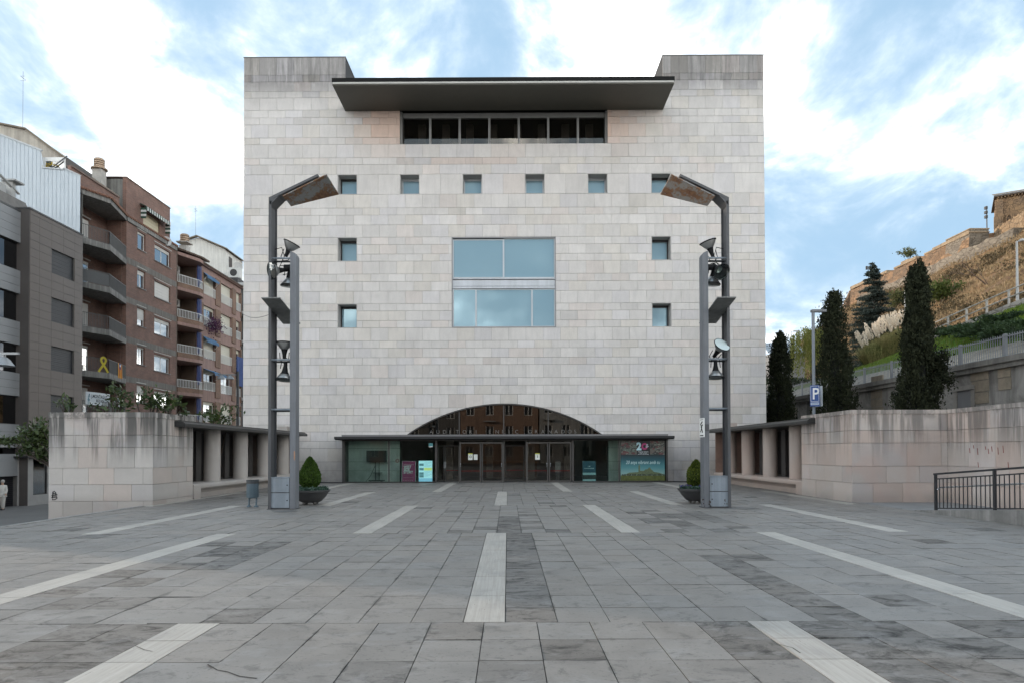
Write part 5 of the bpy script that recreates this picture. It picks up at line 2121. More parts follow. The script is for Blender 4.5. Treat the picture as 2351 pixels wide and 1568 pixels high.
# stepped slate roof above the grey part
slate = MB()
for k in range(9):
    slate.box(SX - .35 - k * .04, SX - .30 - k * .04, yg0, sy(66, SX - .4), 16.88 + k * .105, 16.88 + (k + 1) * .105 - .012)
slate.box(SX - 3, SX - .74, yg0, sy(64, SX - .4), 16.88, 17.75)
mbuild(slate, 'slate_course', mat('slate', (.19, .18, .17), .8, .25, 3))
dz = MB().box(SX - 2.6, SX - 1.0, 40.6, 43.0, 17.76, 18.5).box(SX - 2.5, SX - .9, 43.4, 43.7, 17.76, 18.9)
mbuild(dz, 'roof_house', mat('roof_house_grey', (.40, .40, .39), .8, .2))
mbuild(MB().bar((SX - 1.2, 39.5, 20.2), (SX - .9, 44.0, 18.3), .16, .07).box(SX - 1.5, SX - .6, 43.2, 44.1, 18.9, 19.0), 'roof_rail', mat('weathered_grey', (.33, .33, .32), .8, .2))
# brown bay
bay = MB()
cols = [sy(q, XB) for q in (68, 90, 118, 145, 171, 189)]
wop = [(cols[2], cols[4], z - 1.6, z) for z in wz]
shopw = (sy(79, XB), sy(112, XB), -1.0, 1.35)
grid_wall(bay, XB - .4, XB - .03, 'y', yb0, yb1, ZS, 16.98, wop + [shopw])
mbuild(bay, 'bay_wall', MORTAR)
mbuild(MB().box(SX - .40, XB - .004, yb0 - .03, yb0 - .002, ZS, 16.98).box(SX - .4, XB - .41, yb0, yb1, ZS, 16.9).box(SX - 12, XB - .004, yb1, yb1 + .03, ZS, 16.98), 'bay_side', BROWN_D)
mbuild(MB().box(SX - .4, XB + .04, yb0 - .06, yb1 + .05, 16.985, 17.08), 'bay_coping', mat('trim_dark', (.07, .07, .07)))
zrow_ = []
z = 16.98
rows_ = [15.1 + .5333 * k for k in range(3, -30, -1)]
zz_l = [16.98] + [q for q in rows_ if q < 16.75 and q > 1.4] + [1.36]
for zb, za in zip(zz_l, zz_l[1:]):
    for y0, y1 in zip(cols, cols[1:]):
        zc, yc = (za + zb) / 2, (y0 + y1) / 2
        if any(o[0] < yc < o[1] and o[2] < zc < o[3] for o in wop):
            continue
        k = brn.gauss(1, .05)
        o = piece('panel', BROWN_P, mod, XB - .03, XB, y0 + .006, y1 - .006, za + .007, zb - .007, (k, k, k, 1))
        o.location = Vector(o.location) - ob
for o in wop:
    xwindow(mod, XB - ob.x, o[0] - ob.y, o[1] - ob.y, o[2] - ob.z, o[3] - ob.z, BLACK, GL_NIGHT, .16, 1, .05, 1.0, SHUT_D)
pb2 = MB()
pb2.box(XB - .03, XB, yb0, shopw[0], ZS, 1.33).box(XB - .03, XB, shopw[0], shopw[1], ZS, -1.0).box(XB - .03, XB, shopw[1], yb1, ZS, 1.33)
mbuild(pb2, 'base_cladding', mat('pale_pier', (.34, .33, .315)))
sw = xwindow(mod, XB - ob.x, shopw[0] - ob.y, shopw[1] - ob.y, shopw[2] - ob.z, shopw[3] - ob.z, BLACK, GL_FLAT, .08, 1, .05, name='shop_window')


def mural():
    t = NT('shop_mural')
    p = t.pos()
    n = t.noise(t.map(p, (1, 1.6, 1.6)), 1.6, 6, .7, 2.0)
    n2 = t.noise(t.map(p, (1, 2, 1), (4, 2, 1)), 1.1, 4, .6, 1.5)
    c = t.mix(t.rng(n, .42, .6), (.02, .025, .03, 1), (.06, .22, .28, 1))
    c = t.mix(t.rng(n2, .55, .66), c, (.30, .32, .30, 1))
    t.base(c)
    return t.m


mbuild(MB().box(XB - .30, XB - .28, shopw[0], shopw[1], -1.0, 1.3), 'window_mural', mural())
mbuild(MB().box(SX - .3, XB + .35, yb0 - .5, yb0 + 1.6, 1.37, 1.47), 'entrance_shelf', BLACK)

# --- brick apartment block
BRICK = brick_wall('red_brick', (0.215, 0.105, 0.076), (0.145, 0.074, 0.058), (0.23, 0.185, 0.155))
BRICK_O = brick_wall('orange_brick', (0.23, 0.125, 0.075), (0.165, 0.088, 0.058), (0.21, 0.17, 0.14))
CONC_B = mat('band_concrete', (0.19, 0.175, 0.155), .85, .18, 1.2, streak=.3)
BALC = mat('balcony_concrete', (0.23, 0.222, 0.205), .85, .2, 1.0, streak=.35)
RENDER_G = mat('grey_render', (0.19, 0.185, 0.17), .9, .25, .8, .1, streak=.3)
CLADW = mat('pale_blue_cladding', (0.47, 0.52, 0.56), .45, .05, .5, streak=.06)
TILE = mat('roof_tile', (0.21, 0.105, 0.07), .85, .3, 4, .3)
y0b, y1b = sy(183), sy(404.5)
yl1 = sy(289.5)
ap = thing('brick_building', 'red brick flats with angled grey balconies and blue-white clad side wall', 'building', (SX, y0b, ZS))
ob = ap.location


def abuild(m, name, material, parent=None, **k):
    m.shift(ob)
    return m.build(name, material, parent or ap, **k)


FL = [17.15 - 3.18 * k for k in range(6)]            # balcony floors
wins = []
for k in range(5):
    zt_, zb_ = 20.0 - 3.18 * k, 18.55 - 3.18 * k
    wins.append((sy(315), sy(333.5), zb_, zt_ + .0, 1))
    wins.append((sy(354.5), sy(391), 18.35 - 3.18 * k, 19.75 - 3.18 * k, 2))
wallm = MB()
grid_wall(wallm, SX - .35, SX, 'y', yl1, y1b, ZS, 20.25, [w_[:4] for w_ in wins])
abuild(wallm, 'wall', BRICK)
abuild(MB().box(SX - .355, SX - 2.3, yl1 - .12, yl1 - .002, ZS, 20.25).box(SX - 1.75, SX - 1.5, y0b, yl1 - .125, ZS, 20.25).box(SX - 1.5, SX - .02, y0b, y0b + .18, ZS, 20.3), 'loggia_wall', BRICK)
abuild(MB().box(SX - 11, SX - 1.8, y0b + .3, y1b - .05, ZS, 20.2).box(SX - 1.8, SX - .4, yl1 + .1, y1b - .05, ZS, 20.2), 'block_core', mat('core_grey', (.1, .1, .1)))
for k in range(6):
    z = 17.38 - 3.18 * k
    if z > ZS:
        abuild(MB().box(SX - .1, SX + .012, yl1, y1b, z - .50, z), 'floor_band', CONC_B)
for i, w_ in enumerate(wins):
    k = i // 2
    sh = [(.12, .2), (.25, 1.0), (.62, .22), (.1, .1), (.5, .25)][k][i % 2]
    xwindow(ap, SX - ob.x, w_[0] - ob.y, w_[1] - ob.y, w_[2] - ob.z, w_[3] - ob.z, WHITE, GL_FLAT, .16, 2 if w_[4] == 2 else 1 + (k % 2), .055, sh, mat('cream_shutter', (.62, .60, .56), .6, .04), CONC, mat('pale_lintel', (.45, .43, .40), .7))
# eave: concrete edge and tile row
ys_ = [(SX, y0b), (SX + .95, y0b + 2.1), (SX, yl1)]
POLY = [(SX - 1.5, y0b + .182), (SX + .02, y0b + .182), (SX + .93, y0b + 2.1), (SX + .02, yl1 - .0), (SX - 1.5, yl1 - .125)]
rf = MB()
rf.prism([(x, y, 20.26) for x, y in POLY], (0, 0, .34))
rf.box(SX - .5, SX + .10, yl1 + .002, y1b, 20.255, 20.6)
abuild(rf, 'eave_slab', BALC)
tl = MB()
edge = [(SX + .06, y0b + .1), (SX + 1.0, y0b + 2.1), (SX + .1, yl1), (SX + .14, y1b)]
for (ax_, ay_), (bx_, by_) in zip(edge, edge[1:]):
    L = math.hypot(bx_ - ax_, by_ - ay_)
    n = int(L / .24)
    for k in range(n):
        f = (k + .5) / n
        x, y = ax_ + (bx_ - ax_) * f, ay_ + (by_ - ay_) * f
        tl.tube([(x + .06, y, 20.66), (x - .7, y, 20.86)], .10, 6)
abuild(tl, 'roof_tile', TILE, kind='stuff')


def railing(mb, path, z0, z1, w=.012, step=.11, top=.03):
    for a, b2 in zip(path, path[1:]):
        a, b2 = Vector((*a, 0)), Vector((*b2, 0))
        L = (b2 - a).length
        n = max(1, int(L / step))
        for k in range(n + 1):
            p = a + (b2 - a) * (k / n)
            mb.box(p.x - w, p.x + w, p.y - w, p.y + w, z0 + .05, z1)
        for z, h in ((z1, top), (z0 + .06, .02)):
            mb.bar((a.x, a.y, z), (b2.x, b2.y, z), top * 1.3, h * 1.3)
    return mb


RPATH = [(SX - .02, y0b + .25), (SX + .86, y0b + 2.1), (SX + .0, yl1 - .05)]
GREYR = mat('railing_grey', (.11, .11, .108), .6, .1)
for k in range(5):
    z = FL[k]
    m = MB()
    m.prism([(x, y, z - .42) for x, y in POLY], (0, 0, .42))
    m.shift(ob)
    b = m.build('balcony', BALC, ap)
    r_ = railing(MB(), RPATH, z, z + 1.0)
    if k == 1:
        for a, b2 in ((RPATH[0], RPATH[1]),):
            r_.bar((a[0], a[1], z + .5), (b2[0], b2[1], z + .5), .02, .85)
    r_.shift(ob)
    r_.build('railing', GREYR, b)
    if k == 0:
        sc_ = MB()
        for q in range(5):
            f = .52 + q * .1
            p = Vector((*RPATH[1], 0)).lerp(Vector((*RPATH[2], 0)), f)
            sc_.box(p.x - .05, p.x - .03, p.y - .13, p.y + .10, z + .1, z + .95)
        sc_.shift(ob)
        sc_.build('reed_screen', mat('straw_screen', (.42, .36, .26), .8, .2), b)
    # doors at the back of the loggia
    for (ya, yb_, za, zb_, n, shf) in ((y0b + .45, y0b + 1.75, z + (.0 if k % 2 == 0 else .75), z + 2.15, 2, (.9, .15, .75, .15, .5)[k]), (y0b + 2.5, y0b + 3.3, z + .02, z + 2.15, 1, (1, .1, 1, .1, .6)[k])):
        xwindow(ap, SX - 1.5 + .13 - ob.x, ya - ob.y, yb_ - ob.y, za - ob.z, zb_ - ob.z, WHITE, GL_FLAT, .10, n, .06, shf, mat('cream_shutter', (.6, .6, .6)), None, mat('pale_lintel', (.4, .4, .4)), name='balcony_door')
# side wall clad in pale blue sheets, stepped top
cl0 = y0b - .03
top_pts = [(0, 310), (97, 347), (97.2, 388), (150, 390), (182, 405)]
xw0 = onY(-30, 400, cl0).x


def cl_top(x):
    px = 1166 + x / cl0 * FP
    if px < 96:
        return onY(px, 310 + (px) * .385, cl0).z
    if px < 146:
        return onY(px, 387.5, cl0).z
    return onY(px, 388 + (px - 146) * .45, cl0).z


x = SX - .0
k = 0
while x > xw0 - 1:
    x2 = x - .285
    m = MB()
    ztp = min(cl_top(x - .05), cl_top(x2 + .05))
    m.prism([(x2 + .008, cl0, 12), (x - .008, cl0, 12), (x - .008, cl0, cl_top(x - .02)), (x2 + .008, cl0, cl_top(x2 + .02))], (0, .04, 0))
    m.box(x2 - .012, x2 + .012, cl0 - .03, cl0 + .02, 12, ztp - .02)
    for q in (0, 1, 2, 3):
        zj = 20.9 - q * 2.35 + (.7 if x < -33.5 else 0)
        if zj < ztp:
            m.box(x2 + .014, x - .014, cl0 - .008, cl0 - .001, zj, zj + .03)
    m.shift(ob)
    m.build('cladding_sheet', CLADW, ap)
    x = x2
    k += 1
ct = MB()
ct.bar((SX + .02, cl0, cl_top(SX) + .03), (onY(147, 390, cl0).x, cl0, cl_top(onY(147, 390, cl0).x) + .05), .14, .08)
ct.bar((onY(147, 390, cl0).x, cl0, 21.9 + .02), (onY(96, 390, cl0).x, cl0, onY(96, 387, cl0).z + .04), .14, .08)
ct.bar((onY(96.5, 347, cl0).x, cl0, onY(96, 347, cl0).z + .02), (onY(-30, 298, cl0).x, cl0, onY(-30, 298, cl0).z + .02), .14, .1)
abuild(ct, 'cladding_trim', mat('trim_pale', (.45, .47, .48), .5))
abuild(MB().box(SX - 10, SX - .02, cl0 + .045, y0b + .28, ZS, 20.3), 'side_wall', RENDER_G)
# attic window in the step, tiled slopes and parapets above
ax_a, ax_b = onY(98, 380, cl0 + .5).x, onY(150, 380, cl0 + .5).x
zA0, zA1 = onY(120, 387, cl0 + .5).z, onY(120, 362, cl0 + .5).z
aw = MB()
ya_ = cl0 + .5
aw.box(ax_a, ax_b, ya_, ya_ + .06, zA1 - .28, zA1).box(ax_a, ax_a + .22, ya_, ya_ + .06, zA0, zA1 - .28).box(ax_b - .1, ax_b, ya_, ya_ + .06, zA0, zA1 - .28)
aw.box((ax_a + ax_b) / 2 - .03, (ax_a + ax_b) / 2 + .03, ya_, ya_ + .06, zA0, zA1 - .28)
awo = abuild(aw, 'attic_window', WHITE)
MB().box(ax_a + .22, ax_b - .1, ya_ + .02, ya_ + .03, zA0, zA1 - .28).shift(ob).build('pane', GL_FLAT, awo)
abuild(MB().box(ax_a - .1, ax_b + .1, ya_ + .07, ya_ + 3, zA0 - .4, zA1), 'attic_room', ROOM)
abuild(MB().bar((ax_b + .2, cl0 + .4, zA1 + .05), (ax_b - .9, cl0 + .4, zA0), .06, .06), 'attic_brace', STEEL_D)
fl_ = leaf_quads(np.random.default_rng(3), np.random.default_rng(4).normal(size=(60, 3)) * (.25, .05, .12) + np.array([onY(113, 386, cl0 + .1).x, cl0 + .1, zA0 + .05]), .12, .7)
fo = np_mesh('yellow_leaves', fl_[0] - np.array(ob), fl_[1], leaf_mat('yellow_leaf', (.35, .25, .02), (.5, .35, .04), .6, .2))
fo.location = ob
tag(fo, 'yellow autumn plant in the step of the blue-white clad wall', 'plant')
par = MB()
par.box(SX - .95, SX - .70, y0b + .05, yl1 + .2, 20.3, 22.15)
abuild(par, 'brick_parapet', BRICK)
abuild(MB().box(SX - 1.0, SX - .62, y0b + .05, yl1 + .2, 22.152, 22.25), 'parapet_cap', mat('weathered_cap', (.16, .11, .09), .8, .2))
slope_ = MB()
slope_.prism([(SX - 1.1, y0b + 3.4, 22.2), (SX - 1.1, y0b + 3.4, 22.4), (SX - 3.6, y0b + 3.4, 24.1), (SX - 3.6, y0b + 3.4, 22.2)], (0, 3.2, 0))
abuild(slope_, 'roof_slope', mat('mossy_roof', (.095, .088, .07), .9, .4, 3, .4))
sl2 = MB()
for k in range(13):
    y = y0b + 3.5 + k * .23
    sl2.tube([(SX - 1.0, y, 22.42), (SX - 3.4, y, 24.12)], .10, 5)
abuild(sl2, 'roof_tile', mat('old_tile', (.17, .14, .105), .9, .35, 4, .3), kind='stuff')
gp = MB()
Yg = y0b + 3.2
gp.prism([(onY(q[0], q[1], Yg).x, Yg, onY(q[0], q[1], Yg).z) for q in ((-40, 282), (0, 287), (60, 299), (150, 366), (150, 420), (-40, 420))][::-1], (0, 5, 0))
abuild(gp, 'attic_gable', mat('beige_render', (.42, .385, .33), .9, .2, .9, streak=.25))
tt = MB()
for a, b2 in (((60, 299), (150, 366)), ((0, 287), (60, 299)), ((-40, 282), (0, 287))):
    tt.bar(onY(*a, Yg - .05) + Vector((0, 0, .06)), onY(*b2, Yg - .05) + Vector((0, 0, .06)), .3, .12)
abuild(tt, 'gable_tile', mat('old_tile', (.1, .1, .1)))
# penthouse
yp0, yp1 = onX(290, 450, SX - .9).y, onX(390.5, 450, SX - .9).y
zp_ = onX(290, 408, SX - .9).z
pw = (onX(329, 480, SX - .9).y, onX(366.5, 480, SX - .9).y, 20.9, 22.55)
ph = MB()
grid_wall(ph, SX - 1.2, SX - .9, 'y', yp0, yp1, 20.3, zp_, [pw])
abuild(ph, 'penthouse_wall', BRICK)
abuild(MB().box(SX - 7.5, SX - 1.205, yp0 + .002, yp1 - .01, 20.3, zp_ - .12), 'penthouse_side', RENDER_G)
abuild(MB().box(SX - 7.5, SX - .85, yp0 - .03, yp1 + .03, zp_ + .002, zp_ + .08), 'penthouse_coping', mat('weathered_cap', (.1, .1, .1)))
xwindow(ap, SX - .9 - ob.x, pw[0] - ob.y, pw[1] - ob.y, pw[2] - ob.z, pw[3] - ob.z, WHITE, GL_FLAT, .14, 1, .05, 1.0, mat('beige_shutter', (.52, .47, .33), .6, .04))
aw_ = MB()
n = 22
ya_, yb_ = onX(326, 470, SX - .7).y, onX(383, 470, SX - .7).y
for k in range(n):
    a, b2 = ya_ + (yb_ - ya_) * k / n, ya_ + (yb_ - ya_) * (k + 1) / n
    aw_.cur = k % 2
    aw_.hexa([(SX - .88, a, 22.98), (SX - .88, b2, 22.98), (SX - .35, b2, 22.72), (SX - .35, a, 22.72)], [(SX - .88, a, 23.02), (SX - .88, b2, 23.02), (SX - .33, b2, 22.76), (SX - .33, a, 22.76)])
    aw_.box(SX - .36, SX - .33, a, b2, 22.42, 22.72)
for e in (ya_, yb_ - .06):
    for k in range(5):
        aw_.cur = k % 2
        aw_.box(SX - .8, SX - .36, e, e + .05, 22.6 - k * .18 - .18, 22.6 - k * .18)
awn = abuild(aw_, 'awning', [mat('awning_green', (.02, .055, .035), .7, .05), mat('awning_white', (.55, .56, .54), .7, .05)])
# chimney of rings
cp_ = onY(228, 375, 55.5)
ch_ = MB()
ch_.box(cp_.x - .38, cp_.x + .38, 55.15, 55.85, 22.5, onY(228, 392, 55.5).z)
abuild(ch_, 'chimney', mat('pale_chimney', (.42, .40, .37), .8, .2))
cr_ = MB()
zc0 = onY(228, 391, 55.5).z
cr_.lathe([(0, 0), (.62, 0), (.62, .08), (.36, .1), (.36, .2)], (cp_.x, 55.5, zc0), 16)
for k in range(4):
    cr_.lathe([(0, .2 + k * .17), (.40, .2 + k * .17), (.40, .31 + k * .17), (0, .31 + k * .17)], (cp_.x, 55.5, zc0), 16)
    cr_.lathe([(.30, .3 + k * .17), (.30, .4 + k * .17)], (cp_.x, 55.5, zc0), 16)
abuild(cr_, 'chimney_cowl', mat('tan_cowl', (.38, .28, .20), .8, .2))
for px, pt, pb_, Y in ((52, 165, 318, 54), (347, 388, 455, 61), (449, 474, 560, 72)):
    t_, b_ = onY(px, pt, Y), onY(px, pb_, Y)
    an = thing('antenna', {52: 'very tall thin mast aerial over the beige gable', 347: 'short aerial on the brick penthouse roof', 449: 'thin aerial behind the pink flats'}[px], 'aerial', (b_.x, Y, b_.z), 0, 'roof aerials')
    MB().tube([(0, 0, 0), (0, 0, t_.z - b_.z)], .012, 5).build('pole', STEEL_M, an)
    MB().bar((-.2, 0, (t_.z - b_.z) * .86), (.2, 0, (t_.z - b_.z) * .86), .014).bar((-.14, 0, (t_.z - b_.z) * .93), (.14, 0, (t_.z - b_.z) * .93), .014).bar((0, -.3, (t_.z - b_.z) * .9), (0, .3, (t_.z - b_.z) * .9), .02).build('cross_arm', STEEL_M, an)

# banners and ribbons hung on the balconies
dsh = thing('satellite_dish', 'grey satellite dish on the eave by the brick penthouse', 'satellite dish', onX(383, 562, SX + .05))
MB().lathe([(0, .1), (.2, .08), (.42, 0), (.42, -.02), (.2, .05), (0, .07)], (0, 0, .3), 18, (-.7, .6, -.1)).build('dish', mat('dish_grey', (.45, .45, .44), .5), dsh)
MB().tube([(0, 0, -.2), (0, 0, .3)], .03, 6).build('mount', STEEL_M, dsh)


def balc_pt(f, seg, z, off=.05):
    a, b2 = (RPATH[0], RPATH[1]) if seg == 0 else (RPATH[1], RPATH[2])
    p = Vector((*a, 0)).lerp(Vector((*b2, 0)), f)
    d = (Vector((*b2, 0)) - Vector((*a, 0))).normalized()
    n_ = Vector((d.y, -d.x, 0))
    return Vector((p.x, p.y, z)) + n_ * off, d, n_


p, d, n_ = balc_pt(.62, 1, FL[3] + 1.0)
fg = thing('flag', 'flag with orange stripes and a white star hanging on a balcony', 'flag', p)


def fq(u, v, e=0.0):            # u along rail, v down
    fold = .035 * math.sin(u * 16) * (0.3 + v)
    return d * (u - .45 - .08 * v * (u - .45)) + Vector((0, 0, -v)) + n_ * (fold + e)


cloth = MB()
NU, NV = 18, 8
for i in range(NU):
    cloth.cur = 0 if (i // 2) % 2 == 0 else 1
    for j in range(NV):
        u0, u1, v0, v1 = i * .9 / NU, (i + 1) * .9 / NU, j * 1.15 / NV, (j + 1) * 1.15 / NV
        cloth.quad(fq(u0, v0), fq(u1, v0), fq(u1, v1), fq(u0, v1))
cloth.build('cloth', [mat('flag_yellow', (.62, .30, .02), .7, .05), mat('flag_red', (.42, .06, .02), .7, .05)], fg)
tri = MB()
for i in range(12):
    u0, u1 = .10 + i * .7 / 12, .10 + (i + 1) * .7 / 12
    g0, g1 = .5 * (1 - abs(u0 - .45) / .36), .5 * (1 - abs(u1 - .45) / .36)
    tri.quad(fq(u0, 0, .006), fq(u1, 0, .006), fq(u1, max(.0, g1), .006), fq(u0, max(.0, g0), .006))
tri.build('triangle', mat('flag_blue', (.03, .05, .16), .7, .05), fg)
star = [fq(.45 + math.sin(k * math.pi / 5) * (.13 if k % 2 == 0 else .055), .17 - math.cos(k * math.pi / 5) * (.13 if k % 2 == 0 else .055), .014) for k in range(10)]
MB().poly(star).build('star', WHITE, fg)
p, d, n_ = balc_pt(.78, 0, FL[3] + .45, .07)
rb = thing('ribbon', 'big looped yellow ribbon tied on a balcony railing', 'ribbon', p)
pts_ = []
for u_, w_ in ((-.34, -.42), (-.20, -.18), (-.02, .06), (.13, .26), (.19, .42), (.16, .55), (.08, .62), (0, .64), (-.08, .62), (-.16, .55), (-.19, .42), (-.13, .26), (.02, .06), (.20, -.18), (.34, -.42)):
    pts_.append(d * u_ + Vector((0, 0, w_)) + n_ * (.02 if len(pts_) > 8 else 0))
rbn = MB()
for a, b2 in zip(pts_, pts_[1:]):
    rbn.bar(a - (b2 - a) * .12, b2 + (b2 - a) * .12, .02, .15, up=d.cross(Vector((0, 0, 1))).cross((b2 - a).normalized()) if (b2 - a).length > 1e-6 else (0, 0, 1))
rbn.build('ribbon_band', mat('ribbon_yellow', (.55, .45, .05), .6, .05), rb)
# studio sign on the lowest balcony
p0_, p1_ = onX(197.5, 915, SX + .45), onX(252, 915, SX + .75)
sdir = Vector((p1_.x - p0_.x, p1_.y - p0_.y, 0))
wS = sdir.length
sdir.normalize()
sb = thing('signboard', 'white studio signboard with music clef on the lowest balcony', 'sign', (p0_.x, p0_.y, onX(197, 927, SX + .45).z))
hS = .92
sn = Vector((sdir.y, -sdir.x, 0))
MB().hexa([(0, 0, 0), tuple(sdir * wS), tuple(sdir * wS - sn * .06), tuple(-sn * .06)], [(0, 0, hS), tuple(sdir * wS + Vector((0, 0, hS))), tuple(sdir * wS - sn * .06 + Vector((0, 0, hS))), tuple(-sn * .06 + Vector((0, 0, hS)))]).build('board', mat('board_white', (.62, .66, .68), .5, .04), sb)
bl = MB()
for k in range(5):
    z = .22 + k * .09
    bl.hexa([tuple(sdir * .08 + sn * .004 + Vector((0, 0, z))), tuple(sdir * (wS - .1) + sn * .004 + Vector((0, 0, z))), tuple(sdir * (wS - .1) + sn * .001 + Vector((0, 0, z))), tuple(sdir * .08 + sn * .001 + Vector((0, 0, z)))],
            [tuple(sdir * .08 + sn * .004 + Vector((0, 0, z + .012))), tuple(sdir * (wS - .1) + sn * .004 + Vector((0, 0, z + .012))), tuple(sdir * (wS - .1) + sn * .001 + Vector((0, 0, z + .012))), tuple(sdir * .08 + sn * .001 + Vector((0, 0, z + .012)))])
bl.build('staff_line', mat('staff_blue', (.25, .36, .42), .6), sb)
cf = MB()
cpts = [(.16, .12), (.24, .08), (.28, .16), (.24, .62), (.30, .78), (.36, .70), (.24, .48), (.16, .34), (.24, .24), (.34, .30), (.30, .40), (.22, .36)]
cf.tube([sdir * q[0] + sn * .012 + Vector((0, 0, q[1])) for q in cpts], .016, 5)
cf.build('clef', mat('clef_teal', (.08, .22, .28), .6), sb)
INK = mat('sign_ink', (.03, .035, .04), .6)
place_text(sb, 'J.MONTAGUT', .34, INK, tuple(sdir * .52 + sn * .008 + Vector((0, 0, .52))), sdir, (0, 0, 1), bold=.006, fit=wS - .75)
place_text(sb, 'ESTUDI', .25, INK, tuple(sdir * .98 + sn * .008 + Vector((0, 0, .25))), sdir, (0, 0, 1), bold=.006, fit=wS * .34)
p2_ = onX(262, 921, SX + .5)
sb2 = thing('signboard', 'second white signboard half hidden by the shrubs over the wall', 'sign', (p2_.x, p2_.y, p2_.z - .4))
MB().box(-.03, .03, 0, 1.1, 0, .7).build('board', mat('board_white', (.6, .6, .6)), sb2)
MB().box(.031, .034, .15, .8, .3, .36).box(.031, .034, .2, .7, .18, .22).build('print_line', INK, sb2)

# --- pink block with white balconettes
PINK = mat('pink_render', (0.30, 0.195, 0.165), .85, .12, 1.0, streak=.15)
y0p, y1p = sy(405.5), sy(553)
pk = thing('pink_building', 'pink and orange-brick flats with white railings and blue awnings', 'building', (SX, y0p, ZS))
ob = pk.location


def kbuild(m, name, material, parent=None, **k):
    m.shift(ob)
    return m.build(name, material, parent or pk, **k)


ybl = sy(457)
cA, cB, cC = (sy(465.5), sy(494)), (sy(505.5), sy(532)), (sy(540.5), sy(552))
op = []
for k in range(6):
    z0, z1 = 17.65 - 3.22 * k, 19.75 - 3.22 * k
    for c_ in (cA, cB, cC):
        op.append((c_[0], c_[1], z0, z1, k))
wm = MB()
grid_wall(wm, SX - .3, SX, 'y', ybl, y1p, ZS, 20.4, [o[:4] for o in op])
kbuild(wm, 'wall', PINK)
for a, b2 in ((ybl, cA[0]), (cA[1], cB[0]), (cB[1], cC[0]), (cC[1], y1p)):
    for k in range(6):
        zt_ = 20.0 - 3.22 * k
        kbuild(MB().box(SX + .002, SX + .09, a, b2, max(ZS, zt_ - 2.95), zt_ - .12), 'brick_pier', BRICK_O)
kbuild(MB().box(SX - 1.9, SX - 1.7, y0p, ybl, ZS, 20.4).box(SX - 1.7, SX - .02, y0p, y0p + .15, ZS, 20.4).box(SX - 1.7, SX - .302, ybl - .15, ybl - .002, ZS, 20.4), 'loggia_wall', mat('loggia_ochre', (.15, .11, .085), .85, .15))
kbuild(MB().box(SX - 11, SX - 2.0, y0p, y1p, ZS, 20.3), 'block_core', mat('core_grey', (.1, .1, .1)))
POLK = [(SX - 1.7, y0p + .152), (SX + .02, y0p + .152), (SX + .95, ybl - 2.0), (SX + .95, ybl - 1.2), (SX + .1, ybl - .002), (SX - .3, ybl - .155), (SX - 1.7, ybl - .155)]
PATHK = [(SX, y0p + .2), (SX + .9, ybl - 2.0), (SX + .9, ybl - 1.2), (SX + .05, ybl - .05)]
WHR = mat('white_railing', (.62, .62, .60), .5, .06)
BLUEC = mat('blue_canvas', (.012, .05, .20), .7, .12, 3)
for k in range(6):
    z = 20.3 - 3.24 * k
    m = MB().prism([(x, y, z - .30) for x, y in POLK], (0, 0, .30))
    m.shift(ob)
    if k == 0:
        m.build('eave_slab', PINK, pk)
        continue
    b = m.build('balcony', PINK, pk)
    mm = MB()
    inner = [(x - .1 if x > SX else x, y) for x, y in PATHK]
    for a, b2 in zip(PATHK, PATHK[1:]):
        mm.bar((a[0], a[1], z + .2), (b2[0], b2[1], z + .2), .09, .42)
    mm.shift(ob)
    mm.build('balcony_parapet', BRICK_O, b)
    r_ = railing(MB(), PATHK, z + .40, z + 1.15, .018, .17, .035)
    r_.shift(ob)
    r_.build('railing', WHR, b)
    for (ya, yb_, n) in ((y0p + .35, y0p + 1.2, 1), (y0p + 2.1, y0p + 3.3, 2)):
        xwindow(pk, SX - 1.7 + .12 - ob.x, ya - ob.y, yb_ - ob.y, z - ob.z + .02, z + 2.2 - ob.z, WHITE, GL_FLAT, .1, n, .07, (.0, .1, .3, .75, .15, .8)[k], mat('cream_shutter', (.6, .6, .6)), name='balcony_door')
    cu = MB()
    ya, yb_ = ybl - .95, ybl - .12
    for q in range(8):
        a, b2 = ya + (yb_ - ya) * q / 8, ya + (yb_ - ya) * (q + 1) / 8
        e = .05 * (q % 2)
        cu.box(SX + .25 + e - .02, SX + .25 + e, a, b2, z + 1.0 - .2 * (k % 2), z + 2.9)
    c_ = thing('canvas_screen', 'blue canvas curtain on the %s pink balcony' % ('topmost', 'second', 'third', 'fourth', 'lowest')[k - 1], 'curtain', (SX + .2, ya, z))
    cu.shift(c_.location)
    cu.build('canvas', BLUEC, c_)
    if k in (1, 2):
        ac = thing('air_conditioner', 'white air conditioner hung in the %s pink balcony' % ('topmost' if k == 1 else 'second'), 'air conditioner', (SX - 1.3, y0p + 1.9, z + 1.85), 0, 'air conditioners on the pink flats')
        MB().box(-.2, .2, 0, 1.0, 0, .68).build('housing', mat('ac_white', (.5, .5, .48), .5, .05), ac)
        MB().lathe([(0, 0), (.26, 0), (.28, .012), (.28, .0)], (.201, .38, .34), 18, (1, 0, 0)).build('fan_grille', STEEL_D, ac)
kr = random.Random(8)
for (a, b2, z0, z1, k) in op:
    col_i = 0 if a == cA[0] else (1 if a == cB[0] else 2)
    shf = {0: (.95, .15, .9, .2, .15, .9), 1: (1, 1, 1, .05, 1, 1), 2: (.5, .3, .2, .5, .3, .3)}[col_i][k]
    w_ = xwindow(pk, SX - ob.x, a + .02 - ob.y, b2 - .02 - ob.y, z0 - ob.z, z1 - ob.z, WHITE, GL_FLAT, .24, 2, .06, shf, mat('ivory_shutter', (.58, .55, .45), .6, .04))
    r_ = railing(MB(), [(SX + .03, a + .03), (SX + .03, b2 - .03)], z0 + .0, z0 + .92, .018, .17, .035)
    r_.shift(ob)
    r_.build('balconette', WHR, w_)
